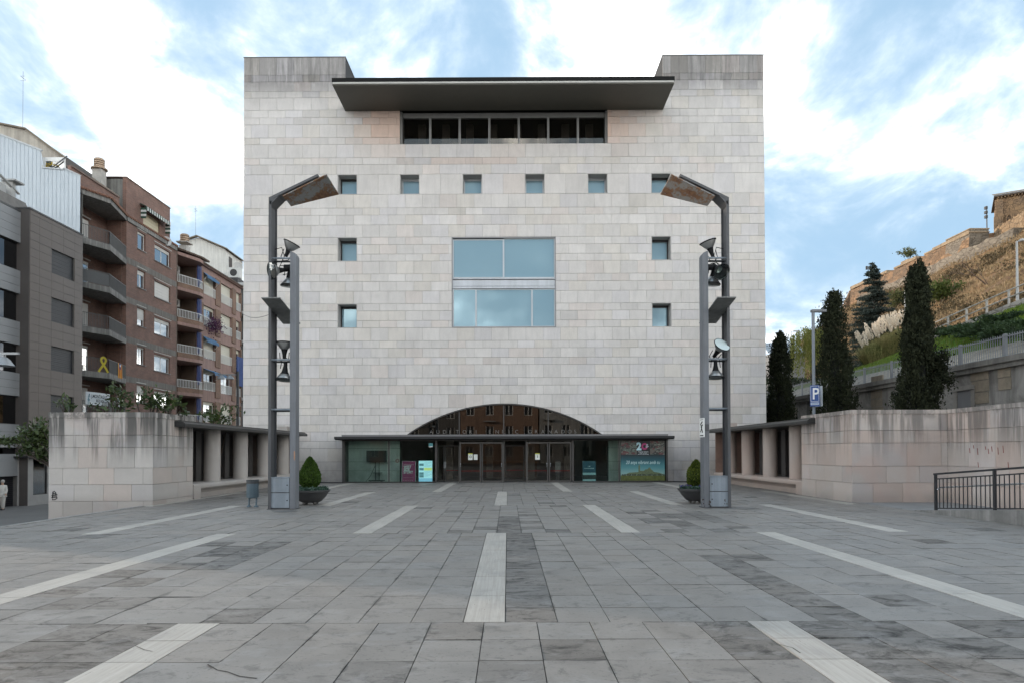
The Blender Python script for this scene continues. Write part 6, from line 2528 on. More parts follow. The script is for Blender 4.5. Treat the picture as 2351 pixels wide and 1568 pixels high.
for k, drop in ((0, .3), (2, .3), (3, .1)):
    z1 = 19.75 - 3.22 * k
    aw_ = thing('awning', 'blue awning over the %s window beside the pink balconies' % {0: 'topmost', 2: 'third-floor', 3: 'opened lower'}[k], 'awning', (SX, cA[0], z1), 0, 'blue awnings')
    Lw = cA[1] - cA[0]
    out, dn = (.45, .38) if k != 3 else (1.25, .45)
    MB().hexa([(0, 0, .02), (0, Lw, .02), (out, Lw, -dn), (out, 0, -dn)], [(0, 0, .06), (0, Lw, .06), (out, Lw, -dn + .04), (out, 0, -dn + .04)]).build('canvas', mat('awning_blue', (.03, .12, .24), .7, .1), aw_)
    v = MB()
    for q in range(12):
        v.box(out - .01, out + .01, Lw * q / 12, Lw * (q + 1) / 12 - .01, -dn - .22 + .04 * (q % 2), -dn)
    v.build('valance', mat('awning_blue', (0, 0, 0)), aw_)
    for yy in (.05, Lw - .05):
        MB().bar((0, yy, -.9), (out, yy, -dn), .03).build('arm', WHITE, aw_)
cz = thing('canvas_screen', 'blue canvas blind at the far end of the pink flats', 'curtain', (SX + .15, cC[0], 9.2))
cu = MB()
for q in range(8):
    cu.box(.03 * (q % 2), .03 * (q % 2) + .02, q * .24, (q + 1) * .24, 0, 3.3)
cu.build('canvas', BLUEC, cz)
fb_ = np.random.default_rng(12)
pts = fb_.normal(size=(900, 3)) * (.32, .75, .42)
v, f = leaf_quads(fb_, pts, .16, .6)
fbx = np_mesh('flower_box', v, f, leaf_mat('purple_bloom', (.06, .025, .055), (.14, .05, .12), .7, .2))
fbx.location = (SX + .35, (cA[0] + cA[1]) / 2 + .4, 14.75)
tag(fbx, 'trailing purple flowers over a white window railing of pink flats', 'flowers')
kt = MB()
n = int((y1p - y0p) / .25)
for k in range(n):
    y = y0p + (k + .5) * .25
    if y > ybl - .2:
        kt.tube([(SX + .35, y, 20.55), (SX - .9, y, 20.95)], .11, 5)
    else:
        e = SX + .2 + min(.9, (y - y0p) * .3)
        kt.tube([(e, y, 20.5), (SX - .9, y, 20.95)], .11, 5)
kbuild(kt, 'roof_tile', mat('dark_tile', (.12, .085, .065), .85, .3, 4, .3), kind='stuff')
kbuild(MB().box(SX - .3, SX + .25, ybl, y1p, 20.405, 20.47), 'eave_board', PINK)
kbuild(MB().prism([(SX - .9, y0p, 20.4), (SX - .9, y0p, 20.9), (SX - 6, y0p, 22.6), (SX - 6, y0p, 20.4)], (0, y1p - y0p, 0)), 'roof_slope', mat('old_tile', (.1, .1, .1)))
cq = onY(424, 550, 66)
kbuild(MB().box(cq.x - .35, cq.x + .35, 65.6, 66.4, 20.6, onY(424, 566, 66).z).box(cq.x - .55, cq.x + .55, 65.4, 66.6, onY(424, 560, 66).z, onY(424, 558, 66).z), 'chimney', mat('pale_chimney', (.4, .4, .4)))
zc0 = onY(424, 558, 66).z
cr_ = MB()
for k in range(4):
    cr_.lathe([(0, k * .2), (.42, k * .2), (.42, k * .2 + .12), (0, k * .2 + .12)], (cq.x, 66, zc0), 14)
    cr_.lathe([(.33, k * .2 + .12), (.33, k * .2 + .2)], (cq.x, 66, zc0), 14)
kbuild(cr_, 'chimney_cowl', mat('tan_cowl', (.4, .3, .2)))

# --- white house behind, and a dark slatted block at the street's end
wh = thing('white_house', 'whitewashed rooftop house with shallow gable behind the pink flats', 'building', (-35, 80, 18))
ob = wh.location
hp = [(-38.2, 19), (-38.2, 26.25), (-36.3, 26.85), (-33.1, 25.45), (-33.1, 19)]
m = MB().prism([(x, 80, z) for x, z in hp][::-1], (0, 5.2, 0))
m.shift(ob)
m.build('wall', mat('whitewash', (.62, .61, .57), .85, .15, .6, streak=.15), wh)
m = MB()
m.bar((-38.6, 79.8, 26.2), (-36.3, 79.8, 26.97), .5, .12).bar((-36.3, 79.8, 26.97), (-32.8, 79.8, 25.45), .5, .12).hexa([(-36.3, 79.8, 26.9), (-32.8, 79.8, 25.4), (-32.8, 85.4, 25.4), (-36.3, 85.4, 26.9)], [(-36.3, 79.8, 27.02), (-32.8, 79.8, 25.5), (-32.8, 85.4, 25.5), (-36.3, 85.4, 27.02)])
m.shift(ob)
m.build('roof', mat('old_tile', (.1, .1, .1)), wh)
m = MB().box(-33.11, -33.07, 81, 81.9, 23.2, 24.9)
m.shift(ob)
m.build('shutter', mat('brown_shutter', (.06, .05, .045), .7), wh)
dk = thing('satellite_dish', 'pale satellite dish on the side of the whitewashed rooftop house', 'satellite dish', (-32.7, 82.6, 24.1))
MB().lathe([(0, .1), (.3, .08), (.6, 0), (.6, -.02), (.3, .05), (0, .07)], (0, 0, 0), 18, (-.3, .9, -.1)).build('dish', mat('dish_grey', (.4, .4, .4)), dk)
MB().tube([(-.3, 0, -.2), (0, .1, 0)], .04, 6).build('mount', STEEL_M, dk)
a2 = thing('air_conditioner', 'air conditioner on the roof beside the whitewashed house', 'air conditioner', (-31.6, 79.5, 22.0), 0, 'rooftop air conditioners')
MB().box(-.9, .4, 0, .7, 0, 1.2).build('housing', mat('ac_white', (.5, .5, .5)), a2)
MB().lathe([(0, 0), (.4, 0), (.42, .01)], (-.35, -.003, .6), 18, (0, -1, 0)).build('fan_grille', BLACK, a2)
en = thing('slatted_building', 'dark block with white floor slabs and upright slats at the street end', 'building', (SX, y1p, ZS))
ob = en.location
ye0, ye1 = y1p + .3, y1p + 16
m = MB().box(SX - 8, SX - .5, ye0, ye1, ZS, 21.8)
m.shift(ob)
m.build('wall', mat('end_dark', (.035, .034, .035), .7, .2), en)
for k in range(7):
    z = 21.2 - 3.3 * k
    m = MB().box(SX - .5, SX + .35, ye0, ye1, z - .28, z)
    m.shift(ob)
    m.build('floor_slab', mat('slab_white', (.48, .48, .47), .7, .1), en)
    m = MB()
    for q in range(34):
        yy = ye0 + .1 + q * .45
        m.box(SX + .22, SX + .27, yy, yy + .10, z - 3.0, z - .3 if k % 2 else z - 1.9)
    m.shift(ob)
    m.build('slat', mat('slab_white', (.5, .5, .5)), en, kind='stuff')

# ------------------------------------------------------------------ shrubs by the wall
MAG = leaf_mat('magnolia_leaf', (0.022, 0.042, 0.014), (0.065, 0.088, 0.026), .35, .12)
mrg = np.random.default_rng(17)


def shrub(name, label, cat, c, rad, n, size, leaf, ground, group=None, stems=5, aspect=.42, clumps=14):
    t = thing(name, label, cat, (c[0], c[1], ground), 0, group)
    cz_ = c[2] - ground
    cc = mrg.normal(size=(clumps, 3)) * .5 * np.array(rad)
    idx = mrg.integers(0, clumps, n)
    pts = cc[idx] + mrg.normal(size=(n, 3)) * np.array(rad) * .26 + np.array([0, 0, cz_])
    dirs = (pts - np.array([0, 0, cz_])) / (np.linalg.norm(pts - np.array([0, 0, cz_]), axis=1)[:, None] + 1e-6)
    v, f = leaf_quads(mrg, pts, size, aspect, dirs * .9 + np.array([0, 0, .5]), .8)
    np_mesh('crown', v, f, leaf, t)
    tr = MB()
    for k in range(stems):
        e = cc[k % clumps] * .8 + np.array([0, 0, cz_])
        b_ = Vector((mrg.uniform(-.08, .08), mrg.uniform(-.08, .08), 0))
        tr.tube([b_, b_.lerp(Vector(e), .5) + Vector((mrg.uniform(-.08, .08), 0, .05)), Vector(e)], [.035, .025, .012], 6)
    tr.build('trunk', mat('shrub_bark', (.07, .055, .045), .9, .2, 4), t)
    return t


def sp(px, py, Y):
    return onY(px, py, Y)


for (px, py, Y, rad, n, lab) in (
        (156, 928, 22.6, (.25, .3, .25), 90, 'smallest glossy shrub over the wall, before the brown bay'),
        (272, 912, 22.4, (.50, .35, .38), 260, 'glossy shrub over the wall, before the white signboards'),
        (345, 918, 22.6, (.42, .35, .36), 240, 'glossy shrub over the wall, before the brick flats'),
        (395, 925, 22.8, (.42, .35, .32), 240, 'glossy shrub at the portico end of the wall planter')):
    c = sp(px, py, Y)
    shrub('magnolia_shrub', lab, 'shrub', c, rad, n, .17, MAG, 2.35, 'glossy shrubs over the plaza wall')
c = sp(505, 955, 29)
shrub('magnolia_shrub', 'glossy shrub rising behind the portico roof', 'shrub', c, (.75, .5, .36), 330, .18, MAG, 1.0, 'glossy shrubs over the plaza wall')
c = sp(84, 1004, 24.5)
mt = shrub('magnolia_tree', 'young glossy-leaved tree in the street against the plaza wall', 'tree', (c.x + 1.5, c.y, c.z), (.01, .01, .01), 0, .19, MAG, ZS, None, 0)
for o in list(KIDS[mt.name]):
    bpy.data.objects.remove(o)
KIDS[mt.name] = []
ccs, pts, dirs = [], [], []
for (px, py, rx_, rz_, n) in ((84, 1000, .46, .60, 760), (14, 1014, .46, .20, 190), (60, 1028, .3, .22, 120), (100, 1040, .25, .3, 200)):
    q = sp(px, py, 24.5) - mt.location
    cl = mrg.normal(size=(10, 3)) * .45 * np.array((rx_, .4, rz_)) + np.array(q)
    ccs += [cl[k] for k in range(4)]
    w_ = cl[mrg.integers(0, 10, n)] + mrg.normal(size=(n, 3)) * np.array((rx_, .4, rz_)) * .28
    pts.append(w_)
    dirs.append((w_ - np.array(q)) * 1.2 + np.array([0, 0, .5]))
v, f = leaf_quads(mrg, np.concatenate(pts), .18, .42, np.concatenate(dirs), .8)
np_mesh('crown', v, f, MAG, mt)
trk = MB().tube([(0, 0, 0), (-.1, 0, 1.5), (-.3, 0, 2.3)], [.07, .055, .04], 8)
for e_ in ccs:
    trk.tube([(-.3, 0, 2.25), Vector((-.3, 0, 2.3)).lerp(Vector(e_), .5) + Vector((0, 0, .08)), Vector(e_)], [.03, .02, .01], 5)
trk.build('trunk', mat('shrub_bark', (0, 0, 0)), mt)

# ------------------------------------------------------------------ street lamps
LAMPG = mat('lamp_grey', (.27, .28, .29), .4, .06, metal=.3)


def dome(parent, c, r):
    h = MB().lathe([(0, .34 * r), (.28 * r, .33 * r), (.30 * r, .12 * r), (.42 * r, .05 * r), (.62 * r, -.12 * r), (.95 * r, -.62 * r), (1.0 * r, -.66 * r), (.92 * r, -.66 * r), (.0, -.60 * r)], c, 22)
    o = h.build('lamp_shade', LAMPG, parent, smooth=False)
    smooth_angle(o, 40)
    return o


c = sp(20, 818, 30)
sl = thing('street_lamp', 'street lamp with one big pale shade before the grey bands', 'street lamp', (c.x - 3.0, 30, ZS), 0, 'street lamps by the flats')
MB().tube([(0, 0, 0), (0, 0, c.z - ZS + .9)], [.09, .06], 10).build('pole', LAMPG, sl)
MB().box(0, 3.45, -.06, .06, c.z - ZS + .08, c.z - ZS + .17).build('arm', LAMPG, sl)
dome(sl, (2.70, 0, c.z - ZS - .08), .50)
c = sp(546, 860, 60)
sl = thing('street_lamp', 'far street lamp with two small pale shades on one arm', 'street lamp', (c.x, 60, ZS), 0, 'street lamps by the flats')
MB().tube([(0, 0, 0), (0, 0, c.z - ZS + .3)], [.15, .10], 10).build('pole', STEEL_D, sl)
MB().bar((0, 0, c.z - ZS), (-1.75, 0, c.z - ZS + .05), .10).build('arm', LAMPG, sl)
dome(sl, (-.68, 0, c.z - ZS - .12), .38)
dome(sl, (-1.45, 0, c.z - ZS - .10), .38)
cb = thing('overhead_cable', 'thin cable strung from the hall to the mast near the bin', 'cable', _bm @ Vector((xL + .02, -.02, onF(558, 722)[1])))
e = Vector((mL.location.x - .33, 19.95, onY(602, 718, 19.95).z)) - cb.location
MB().tube([Vector((0, 0, 0)).lerp(e, f) - Vector((0, 0, .35 * f * (1 - f) * 4 * .5)) for f in [k / 12 for k in range(13)]], .009, 5).build('wire', BLACK, cb)

# ------------------------------------------------------------------ the walker at the street
SKIN = mat('skin', (.42, .26, .19), .6, .05)
px_ = onY(6, 1130, 39.8)
per = thing('person', 'grey-haired walker in a pale jacket and light trousers beside the garage', 'person', (px_.x, 39.8, ZS), R(12))


def skinned(name, verts, edges, radii, m, parent, sub=2):
    me = bpy.data.meshes.new(name)
    me.from_pydata(verts, edges, [])
    o = link(name, me, parent)
    md = o.modifiers.new('Skin', 'SKIN')
    me.skin_vertices.new() if not me.skin_vertices else None
    for i, r_ in enumerate(radii):
        me.skin_vertices[0].data[i].radius = r_ if isinstance(r_, tuple) else (r_, r_)
        me.skin_vertices[0].data[i].use_root = (i == 0)
    sd = o.modifiers.new('Subsurf', 'SUBSURF')
    sd.levels = sub
    sd.render_levels = sub
    dg = bpy.context.evaluated_depsgraph_get()
    me2 = bpy.data.meshes.new_from_object(o.evaluated_get(dg))
    o.modifiers.clear()
    o.data = me2
    me2.materials.clear()
    me2.materials.append(m)
    me2.polygons.foreach_set('use_smooth', [True] * len(me2.polygons))
    return o


V = [(0, 0, .93), (0, 0, 1.15), (0, 0, 1.36), (0, 0, 1.45), (0, -.01, 1.53), (0, -.015, 1.63),
     (.17, 0, 1.38), (.21, .0, 1.14), (.20, -.08, .92), (.20, -.10, .84),
     (-.17, 0, 1.38), (-.21, .02, 1.14), (-.20, .06, .92), (-.20, .07, .84),
     (.09, 0, .86), (.10, -.10, .48), (.10, -.12, .08), (.10, -.22, .04),
     (-.09, 0, .86), (-.10, .10, .48), (-.10, .20, .09), (-.10, .11, .04)]
E = [(0, 1), (1, 2), (2, 3), (3, 4), (4, 5), (2, 6), (6, 7), (7, 8), (8, 9), (2, 10), (10, 11), (11, 12), (12, 13), (0, 14), (14, 15), (15, 16), (16, 17), (0, 18), (18, 19), (19, 20), (20, 21)]
RR = [(.14, .10), (.13, .10), (.14, .10), .055, .06, .085, .06, .045, .035, .035, .06, .045, .035, .035, .085, .06, .042, .035, .085, .06, .042, .035]
skinned('body', V, E, RR, SKIN, per)
skinned('jacket', [V[0], V[1], V[2], V[3], V[6], V[7], V[8], V[10], V[11], V[12], (0, 0, .82)], [(0, 1), (1, 2), (2, 3), (2, 4), (4, 5), (5, 6), (2, 7), (7, 8), (8, 9), (0, 10)],
        [(.185, .135), (.175, .135), (.175, .125), .075, .08, .065, .055, .08, .065, .055, (.19, .14)], mat('pale_jacket', (.50, .49, .46), .8, .06), per)
skinned('trousers', [V[0], V[14], V[15], V[16], V[18], V[19], V[20]], [(0, 1), (1, 2), (2, 3), (0, 4), (4, 5), (5, 6)], [(.15, .12), .105, .085, .065, .105, .085, .065], mat('stone_trousers', (.40, .38, .35), .8, .06), per)
hair = MB().lathe([(0, .115), (.06, .10), (.095, .05), (.10, -.01), (.09, -.06)], (0, .012, 1.645), 16)
hair.build('hair', mat('grey_hair', (.33, .32, .30), .8, .1), per, smooth=True)
for s, b_ in ((.10, -.19), (-.10, .13)):
    MB().box(s - .045, s + .045, b_ - .12, b_ + .12, 0, .07).build('shoe', BLACK, per)
fc = MB()
fc.lathe([(0, .03), (.014, .005), (.016, -.02), (0, -.03)], (0, -.11, 1.615), 8)
for s in (-.03, .03):
    fc.lathe([(0, .01), (.01, 0), (0, -.01)], (s, -.095, 1.645), 8)
fc.build('face', mat('skin_face', (.36, .21, .155), .6), per)

# ------------------------------------------------------------------ houses on the other side of the square (seen in the glass)
def house(label, x0, x1, Y, h, colr, nfl, ncol):
    t = thing('town_house', label, 'building', ((x0 + x1) / 2, Y, -.02), 0, 'houses facing the hall')
    c = (x0 + x1) / 2
    w_ = x1 - x0
    opn = []
    fh = h / nfl
    for k in range(nfl):
        for j in range(ncol):
            a = -w_ / 2 + w_ * (j + .5) / ncol
            opn.append((a - .6, a + .6, k * fh + 1.0, k * fh + 2.5))
    m = grid_wall(MB(), -.3, 0, 'x', -w_ / 2, w_ / 2, 0, h, opn)
    m.box(-w_ / 2, w_ / 2, -10, -.9, 0, h - .1)
    m.build('wall', mat('house_' + label.split()[0], colr, .85, .12, .8, streak=.2), t)
    for k, o in enumerate(opn):
        f_ = MB()
        for a, b2 in ((o[0], o[0] + .08), (o[1] - .08, o[1]), ((o[0] + o[1]) / 2 - .04, (o[0] + o[1]) / 2 + .04)):
            f_.box(a, b2, -.2, -.14, o[2], o[3])
        f_.box(o[0], o[1], -.2, -.14, o[2] - .0, o[2] + .08)
        wn_ = f_.build('window', WHITE, t)
        MB().box(o[0] + .08, o[1] - .08, -.18, -.17, o[2] + .08, o[3]).build('pane', BLACK, wn_)
        if k % 3 == 0:
            MB().box(o[0] - .3, o[1] + .3, .002, .8, o[2] - 1.0, o[2] - .85).build('balcony', CONC, t)
    MB().box(-w_ / 2 - .1, w_ / 2 + .1, -10.2, .3, h + .002, h + .35).build('roof', TILE, t)


house('orange plastered town house facing the hall across the square', -8.5, 3.2, -27, 12.5, (.20, .128, .092), 4, 4)
house('grey plastered town house facing the hall across the square', 3.4, 11.5, -27, 13.0, (.25, .245, .235), 4, 3)
house('brown brick town house facing the hall across the square', 11.7, 27, -27, 12.0, (.10, .07, .055), 4, 5)
house('dark rendered town house facing the hall across the square', -19.5, -8.7, -27, 11.5, (.09, .085, .08), 4, 4)
house('reddish corner house facing the hall across the square', -31, -19.7, -27, 18.5, (.27, .10, .055), 5, 4)
# ------------------------------------------------------------------ the hill side
HX = 20.0                                     # face of the dark retaining wall, which runs away from the camera
zco = onX(2351, 812, HX).z
hr = np.random.default_rng(41)


def smooth01(a, b, x):
    t = max(0.0, min(1.0, (x - a) / (b - a)))
    return t * t * (3 - 2 * t)


def zroad(y):
    if y < 40: return 10.3 + (40 - y) * .05
    return max(4.5, 10.3 - (y - 40) * .082)


def zfade(y):
    return 1.0 - smooth01(150, 178, y)


def zhill(x, y):
    zr0 = zroad(y)
    f = (x - 33.8) / (74 - 33.8)
    z = zr0 + (32.6 - zr0) * max(0.0, f) ** 1.10
    z = 4 + (z - 4) * zfade(y)
    return z


# fill the ground between pavement and the retaining wall, and the dark wall itself
MB().box(14.9, HX - .02, 22.2, 60, -1.6, .3).build('planting_bed', mat('bed_earth', (.10, .085, .06), .95, .3, 2, .4), kind='structure')


def dark_wall():
    t = NT('stained_render')
    p = t.pos()
    s = t.sep(p)
    a = t.noise(t.map(p, (1, .45, .6)), .9, 6, .68, .8)
    b = t.noise(t.map(p, (1, 1.0, .12), (3, 0, 0)), .8, 5, .65, .3)
    c = t.mix(t.rng(a, .38, .62), (.14, .13, .118, 1), (.27, .258, .24, 1))
    c = t.mix(t.math('MULTIPLY', t.rng(b, .48, .68), .7), c, (.06, .057, .053, 1))
    pa = t.rng(t.noise(p, 1.6, 5, .7, 1.0), .66, .72)
    c = t.mix(t.math('MULTIPLY', pa, .6), c, (.30, .27, .22, 1))
    t.base(c)
    t.p(Roughness=.9)
    t.bump(a, .4, .03)
    return t.m


DW = dark_wall()
rw = thing('retaining_wall', 'dark stained retaining wall with patched stones under the hillside fence', 'wall', (HX, 14, .0))
MB().box(0, .9, 0, 66, -1.6, zco - .42).build('wall_body', DW, rw, world=False).location = (0, 0, 0)
rw_z = zco
m = MB().box(-.18, .9, 0, 66, zco - .42, zco - .22).box(-.28, 1.3, 0, 66, zco - .22, zco)
m.build('coping', mat('dark_coping', (.17, .16, .145), .9, .3, 1.2, .3, streak=.2), rw)


def wall_patch(cx, cy, w_, h_, n):
    for k in range(n):
        c = onX(cx, cy, HX - .03)
        zz_ = c.z - k * h_
        kk = brn.uniform(.8, 1.25)
        o = piece('patch_stone', mat('patch_stone', (.22, .185, .14), .9, .25, 3, .3), rw, -.03, .04, c.y - 14 - w_ * brn.uniform(.9, 1.1), c.y - 14 + w_ * brn.uniform(.9, 1.1), zz_ - h_ + .02, zz_ - .01)


wall_patch(2012, 862, .55, .42, 5)
wall_patch(2248, 846, .50, .5, 3)
wall_patch(2305, 838, .34, .5, 2)
wall_patch(1824, 935, .4, .45, 2)
q0, q1 = onX(2190, 905, HX - .03), onX(2238, 903, HX - .03)
m = MB()
ya, yb_ = q1.y - 14, q0.y - 14
m.box(-.10, .05, ya, yb_, q0.z + .12, q0.z + .32).box(-.06, .05, ya, ya + .22, q0.z - 1, q0.z + .12).box(-.06, .05, yb_ - .22, yb_, q0.z - 1, q0.z + .12)
m.build('niche_frame', mat('niche_stone', (.22, .205, .185), .9, .2), rw)
MB().box(-.012, .05, ya + .22, yb_ - .22, q0.z - 1, q0.z + .12).build('niche_door', mat('niche_metal', (.15, .15, .155), .6), rw)

# fence on the coping
FENM = mat('fence_zinc', (.20, .21, .225), .5, .1, metal=.2)
fe = thing('fence', 'pale grey metal bar fence along the top of the stained wall', 'fence', (HX + .35, 14, zco))
npan = 22
for k in range(npan + 1):
    y = k * 2.75
    MB().box(-.045, .045, y - .05, y + .05, 0, 1.02).build('post', FENM, fe)
for k in range(npan):
    y = k * 2.75
    pn = MB()
    pn.box(-.015, .015, y + .08, y + 2.67, .88, .93).box(-.015, .015, y + .08, y + 2.67, .10, .14)
    for q in range(1, 20):
        yy = y + 2.75 * q / 20
        pn.box(-.011, .011, yy - .011, yy + .011, .02, 1.0)
    pn.build('bar_panel', FENM, fe)

# terrain: gravel strip, lawn bank, road, dry hill


def sheet(name, xs, ys, fz, m, label=None, kind='structure', rough=0.0, seed=0):
    nx, ny = len(xs), len(ys)
    v = np.zeros((nx * ny, 3))
    for i, x in enumerate(xs):
        for j, y in enumerate(ys):
            z = fz(x, y)
            if rough and 0 < i < nx - 1:
                z += rough * mnoise.fractal(Vector((x * .22, y * .22, seed)), 1.0, 2.0, 5)
            v[i * ny + j] = (x, y, z)
    f = []
    for i in range(nx - 1):
        for j in range(ny - 1):
            f.append((i * ny + j, (i + 1) * ny + j, (i + 1) * ny + j + 1, i * ny + j + 1))
    o = np_mesh(name, v, np.array(f), m, None, True)
    tag(o, kind=kind)
    return o


def earth(name, c1, c2, c3, sc=.5):
    t = NT(name)
    p = t.pos()
    a = t.noise(p, sc, 6, .68, .6)
    b = t.noise(p, sc * 8, 5, .7)
    c = t.mix(t.rng(a, .35, .65), (*c1, 1), (*c2, 1))
    c = t.mix(t.math('MULTIPLY', t.rng(b, .45, .7), .6), c, (*c3, 1))
    t.base(c)
    t.p(Roughness=.95)
    t.b.inputs['Specular IOR Level'].default_value = .1
    t.bump(t.math('ADD', a, t.math('MULTIPLY', b, .6)), .8, .12)
    return t.m


def zbank(x, y):
    zr0 = zroad(y)
    e = zco + .02
    if x < 24.5:
        return e + (x - HX - 1.3) * .46
    e2 = e + 3.2 * .46
    f = (x - 24.5) / (30 - 24.5)
    return e2 + (zr0 - .25 - e2) * (f ** .85)


ysd = list(np.linspace(12, 96, 70))
sheet('gravel_strip', list(np.linspace(HX + 1.28, 24.5, 6)), ysd, zbank, earth('gravel', (.36, .33, .28), (.25, .225, .19), (.16, .145, .11), 1.2), rough=.10)
LAWN = earth('lawn_base', (.10, .19, .025), (.075, .15, .02), (.05, .10, .015), .8)
sheet('lawn', list(np.linspace(24.5, 30.05, 14)), ysd, zbank, LAWN)
# blades standing on the lawn: one countless mass
n = 26000
gx, gy = hr.uniform(24.5, 30, n), 14 + (92 - 14) * hr.uniform(0, 1, n) ** 1.2
gz = np.array([zbank(a, b) for a, b in zip(gx, gy)])
v, f = leaf_quads(hr, np.stack([gx, gy, gz + .05], 1), .20, .35, np.tile((0, 0, 2.2), (n, 1)), .6)
tag(np_mesh('grass', v, f, leaf_mat('lawn_blade', (.115, .175, .022), (.175, .235, .04), .6, .3)), kind='stuff')
sheet('hill_road', [30.3, 32, 33.8], ysd, lambda x, y: zroad(y), mat('hill_asphalt', (.12, .118, .115), .85, .15, 1.0))
xs = list(np.linspace(33.8, 75.5, 60))
ysh = list(np.linspace(30, 180, 110))


def zh(x, y):
    return zhill(x, y)


HILL = earth('dry_hill', (.205, .122, .062), (.105, .066, .040), (.25, .170, .092), .13)
sheet('dry_hillside', xs, ysh, zh, HILL, rough=.55, seed=3)
xs2 = list(np.linspace(75.5, 150, 24))
sheet('hilltop', xs2, ysh, lambda x, y: 4 + (32.4 - 4) * zfade(y), HILL, rough=.5, seed=5)
sheet('hill_foot', list(np.linspace(20.5, 150, 16)), list(np.linspace(178, 260, 8)), lambda x, y: -1.5 + 5.0 * (1 - smooth01(178, 240, y)), HILL)
# dry grass tufts
n = 30000
tx, ty = hr.uniform(34.0, 74.5, n), hr.uniform(42, 165, n)
keep = np.array([zfade(b) > .3 and mnoise.noise(Vector((a * .16, b * .16, 2.0))) > -.28 for a, b in zip(tx, ty)])
tx, ty = tx[keep], ty[keep]
tz = np.array([zhill(a, b) + .55 * mnoise.fractal(Vector((a * .22, b * .22, 3)), 1.0, 2.0, 5) for a, b in zip(tx, ty)])
base = np.repeat(np.stack([tx, ty, tz], 1), 4, 0)
off = hr.normal(size=(len(base), 3)) * (.35, .35, .04)
v, f = leaf_quads(hr, base + off + (0, 0, .10), .42, .30, np.tile((0, 0, 2.0), (len(base), 1)), .9)


def straw(name, c1, c2):
    return leaf_mat(name, c1, c2, .9, .2)


tag(np_mesh('dry_grass', v, f, straw('straw', (.22, .150, .080), (.33, .245, .140))), kind='stuff')
n = 3400
tx, ty = hr.uniform(36, 74, n), hr.uniform(50, 160, n)
keep = np.array([mnoise.noise(Vector((a * .10, b * .10, 9.0))) > .02 for a, b in zip(tx, ty)])
tx, ty = tx[keep], ty[keep]
tz = np.array([zhill(a, b) + .55 * mnoise.fractal(Vector((a * .22, b * .22, 3)), 1.0, 2.0, 5) for a, b in zip(tx, ty)])
base = np.repeat(np.stack([tx, ty, tz], 1), 26, 0)
off = hr.normal(size=(len(base), 3)) * (.5, .5, .18)
v, f = leaf_quads(hr, base + off + (0, 0, .30), .34, .45, np.tile((0, 0, .8), (len(base), 1)), .9)
tag(np_mesh('scrub', v, f, straw('scrub_leaf', (.055, .042, .026), (.12, .09, .045))), label='low brown scrub spread over the dry hillside', kind='stuff')

# low stone wall and rail beside the road
RUB = None


def rubble(name, c1, c2, c3, sc=2.0, joint=.02, bumpd=.06):
    t = NT(name)
    p = t.pos()
    vv = t.node('ShaderNodeTexVoronoi', feature='F1')
    mp_ = t.map(p, (1, 1, 1.7))
    t.l.new(mp_, vv.inputs['Vector'])
    vv.inputs['Scale'].default_value = sc
    ve = t.node('ShaderNodeTexVoronoi', feature='DISTANCE_TO_EDGE')
    t.l.new(mp_, ve.inputs['Vector'])
    ve.inputs['Scale'].default_value = sc
    h = t.node('ShaderNodeSeparateColor')
    t.l.new(vv.outputs['Color'], h.inputs[0])
    c = t.mix(h.outputs[0], (*c1, 1), (*c2, 1))
    big = t.noise(p, .22, 5, .65, .5)
    c = t.mix(t.math('MULTIPLY', t.rng(big, .42, .66), .65), c, (*c3, 1))
    e = t.rng(ve.outputs['Distance'], 0.0, .07)
    c = t.mix(e, t.mix(.55, c, (.06, .045, .03, 1)), c)
    t.base(c)
    t.p(Roughness=.95)
    t.bump(t.math('ADD', e, t.math('MULTIPLY', t.noise(p, 3, 5, .7), .8)), .7, bumpd)
    return t.m


ROADW = rubble('pale_rubble', (.42, .385, .35), (.30, .275, .25), (.2, .18, .165), 1.6)
lwall = thing('low_wall', 'low pale rubble wall with a light metal rail beside the hill road', 'wall', (30.1, 30, 0))
ysw = np.linspace(14, 50.5, 24)
m = MB()
for a, b2 in zip(ysw, ysw[1:]):
    za, zb = zroad(a), zroad(b2)
    m.hexa([(0, a - 30, za - 1.4), (.35, a - 30, za - 1.4), (.35, b2 - 30, zb - 1.4), (0, b2 - 30, zb - 1.4)], [(0, a - 30, za + .18), (.35, a - 30, za + .18), (.35, b2 - 30, zb + .18), (0, b2 - 30, zb + .18)])
m.build('wall_body', ROADW, lwall)
RAILP = mat('pale_rail', (.36, .335, .30), .5, .1)
ys_r = np.arange(20, 51, 1.9)
for k, y in enumerate(ys_r):
    MB().box(.12, .22, y - 30.05, y - 29.95, zroad(y) + .182, zroad(y) + 1.1).build('rail_post', RAILP, lwall)
for dz_ in (1.06, .62):
    m = MB()
    m.tube([(.17, y - 30, zroad(y) + dz_) for y in ys_r], .04, 6)
    m.build('rail', RAILP, lwall)

# fortress walls along the crest
FORT = rubble('fort_rubble', (.28, .165, .088), (.18, .108, .06), (.115, .088, .065), 1.1, bumpd=.12)
FORT_G = rubble('grey_rubble', (.24, .20, .15), (.16, .13, .10), (.10, .085, .065), 1.0, bumpd=.12)
FX = 75.0
ft = thing('fortress_wall', 'old ochre fortress wall with a corner bastion along the hill crest', 'wall', (FX, 110, 30))
of = ft.location
yA, yB = onX(2227, 560, FX).y, onX(1953, 656, FX).y
zT = onX(2227, 527, FX).z


def fbuild(m, name, material, **k):
    m.shift(of)
    return m.build(name, material, ft, **k)


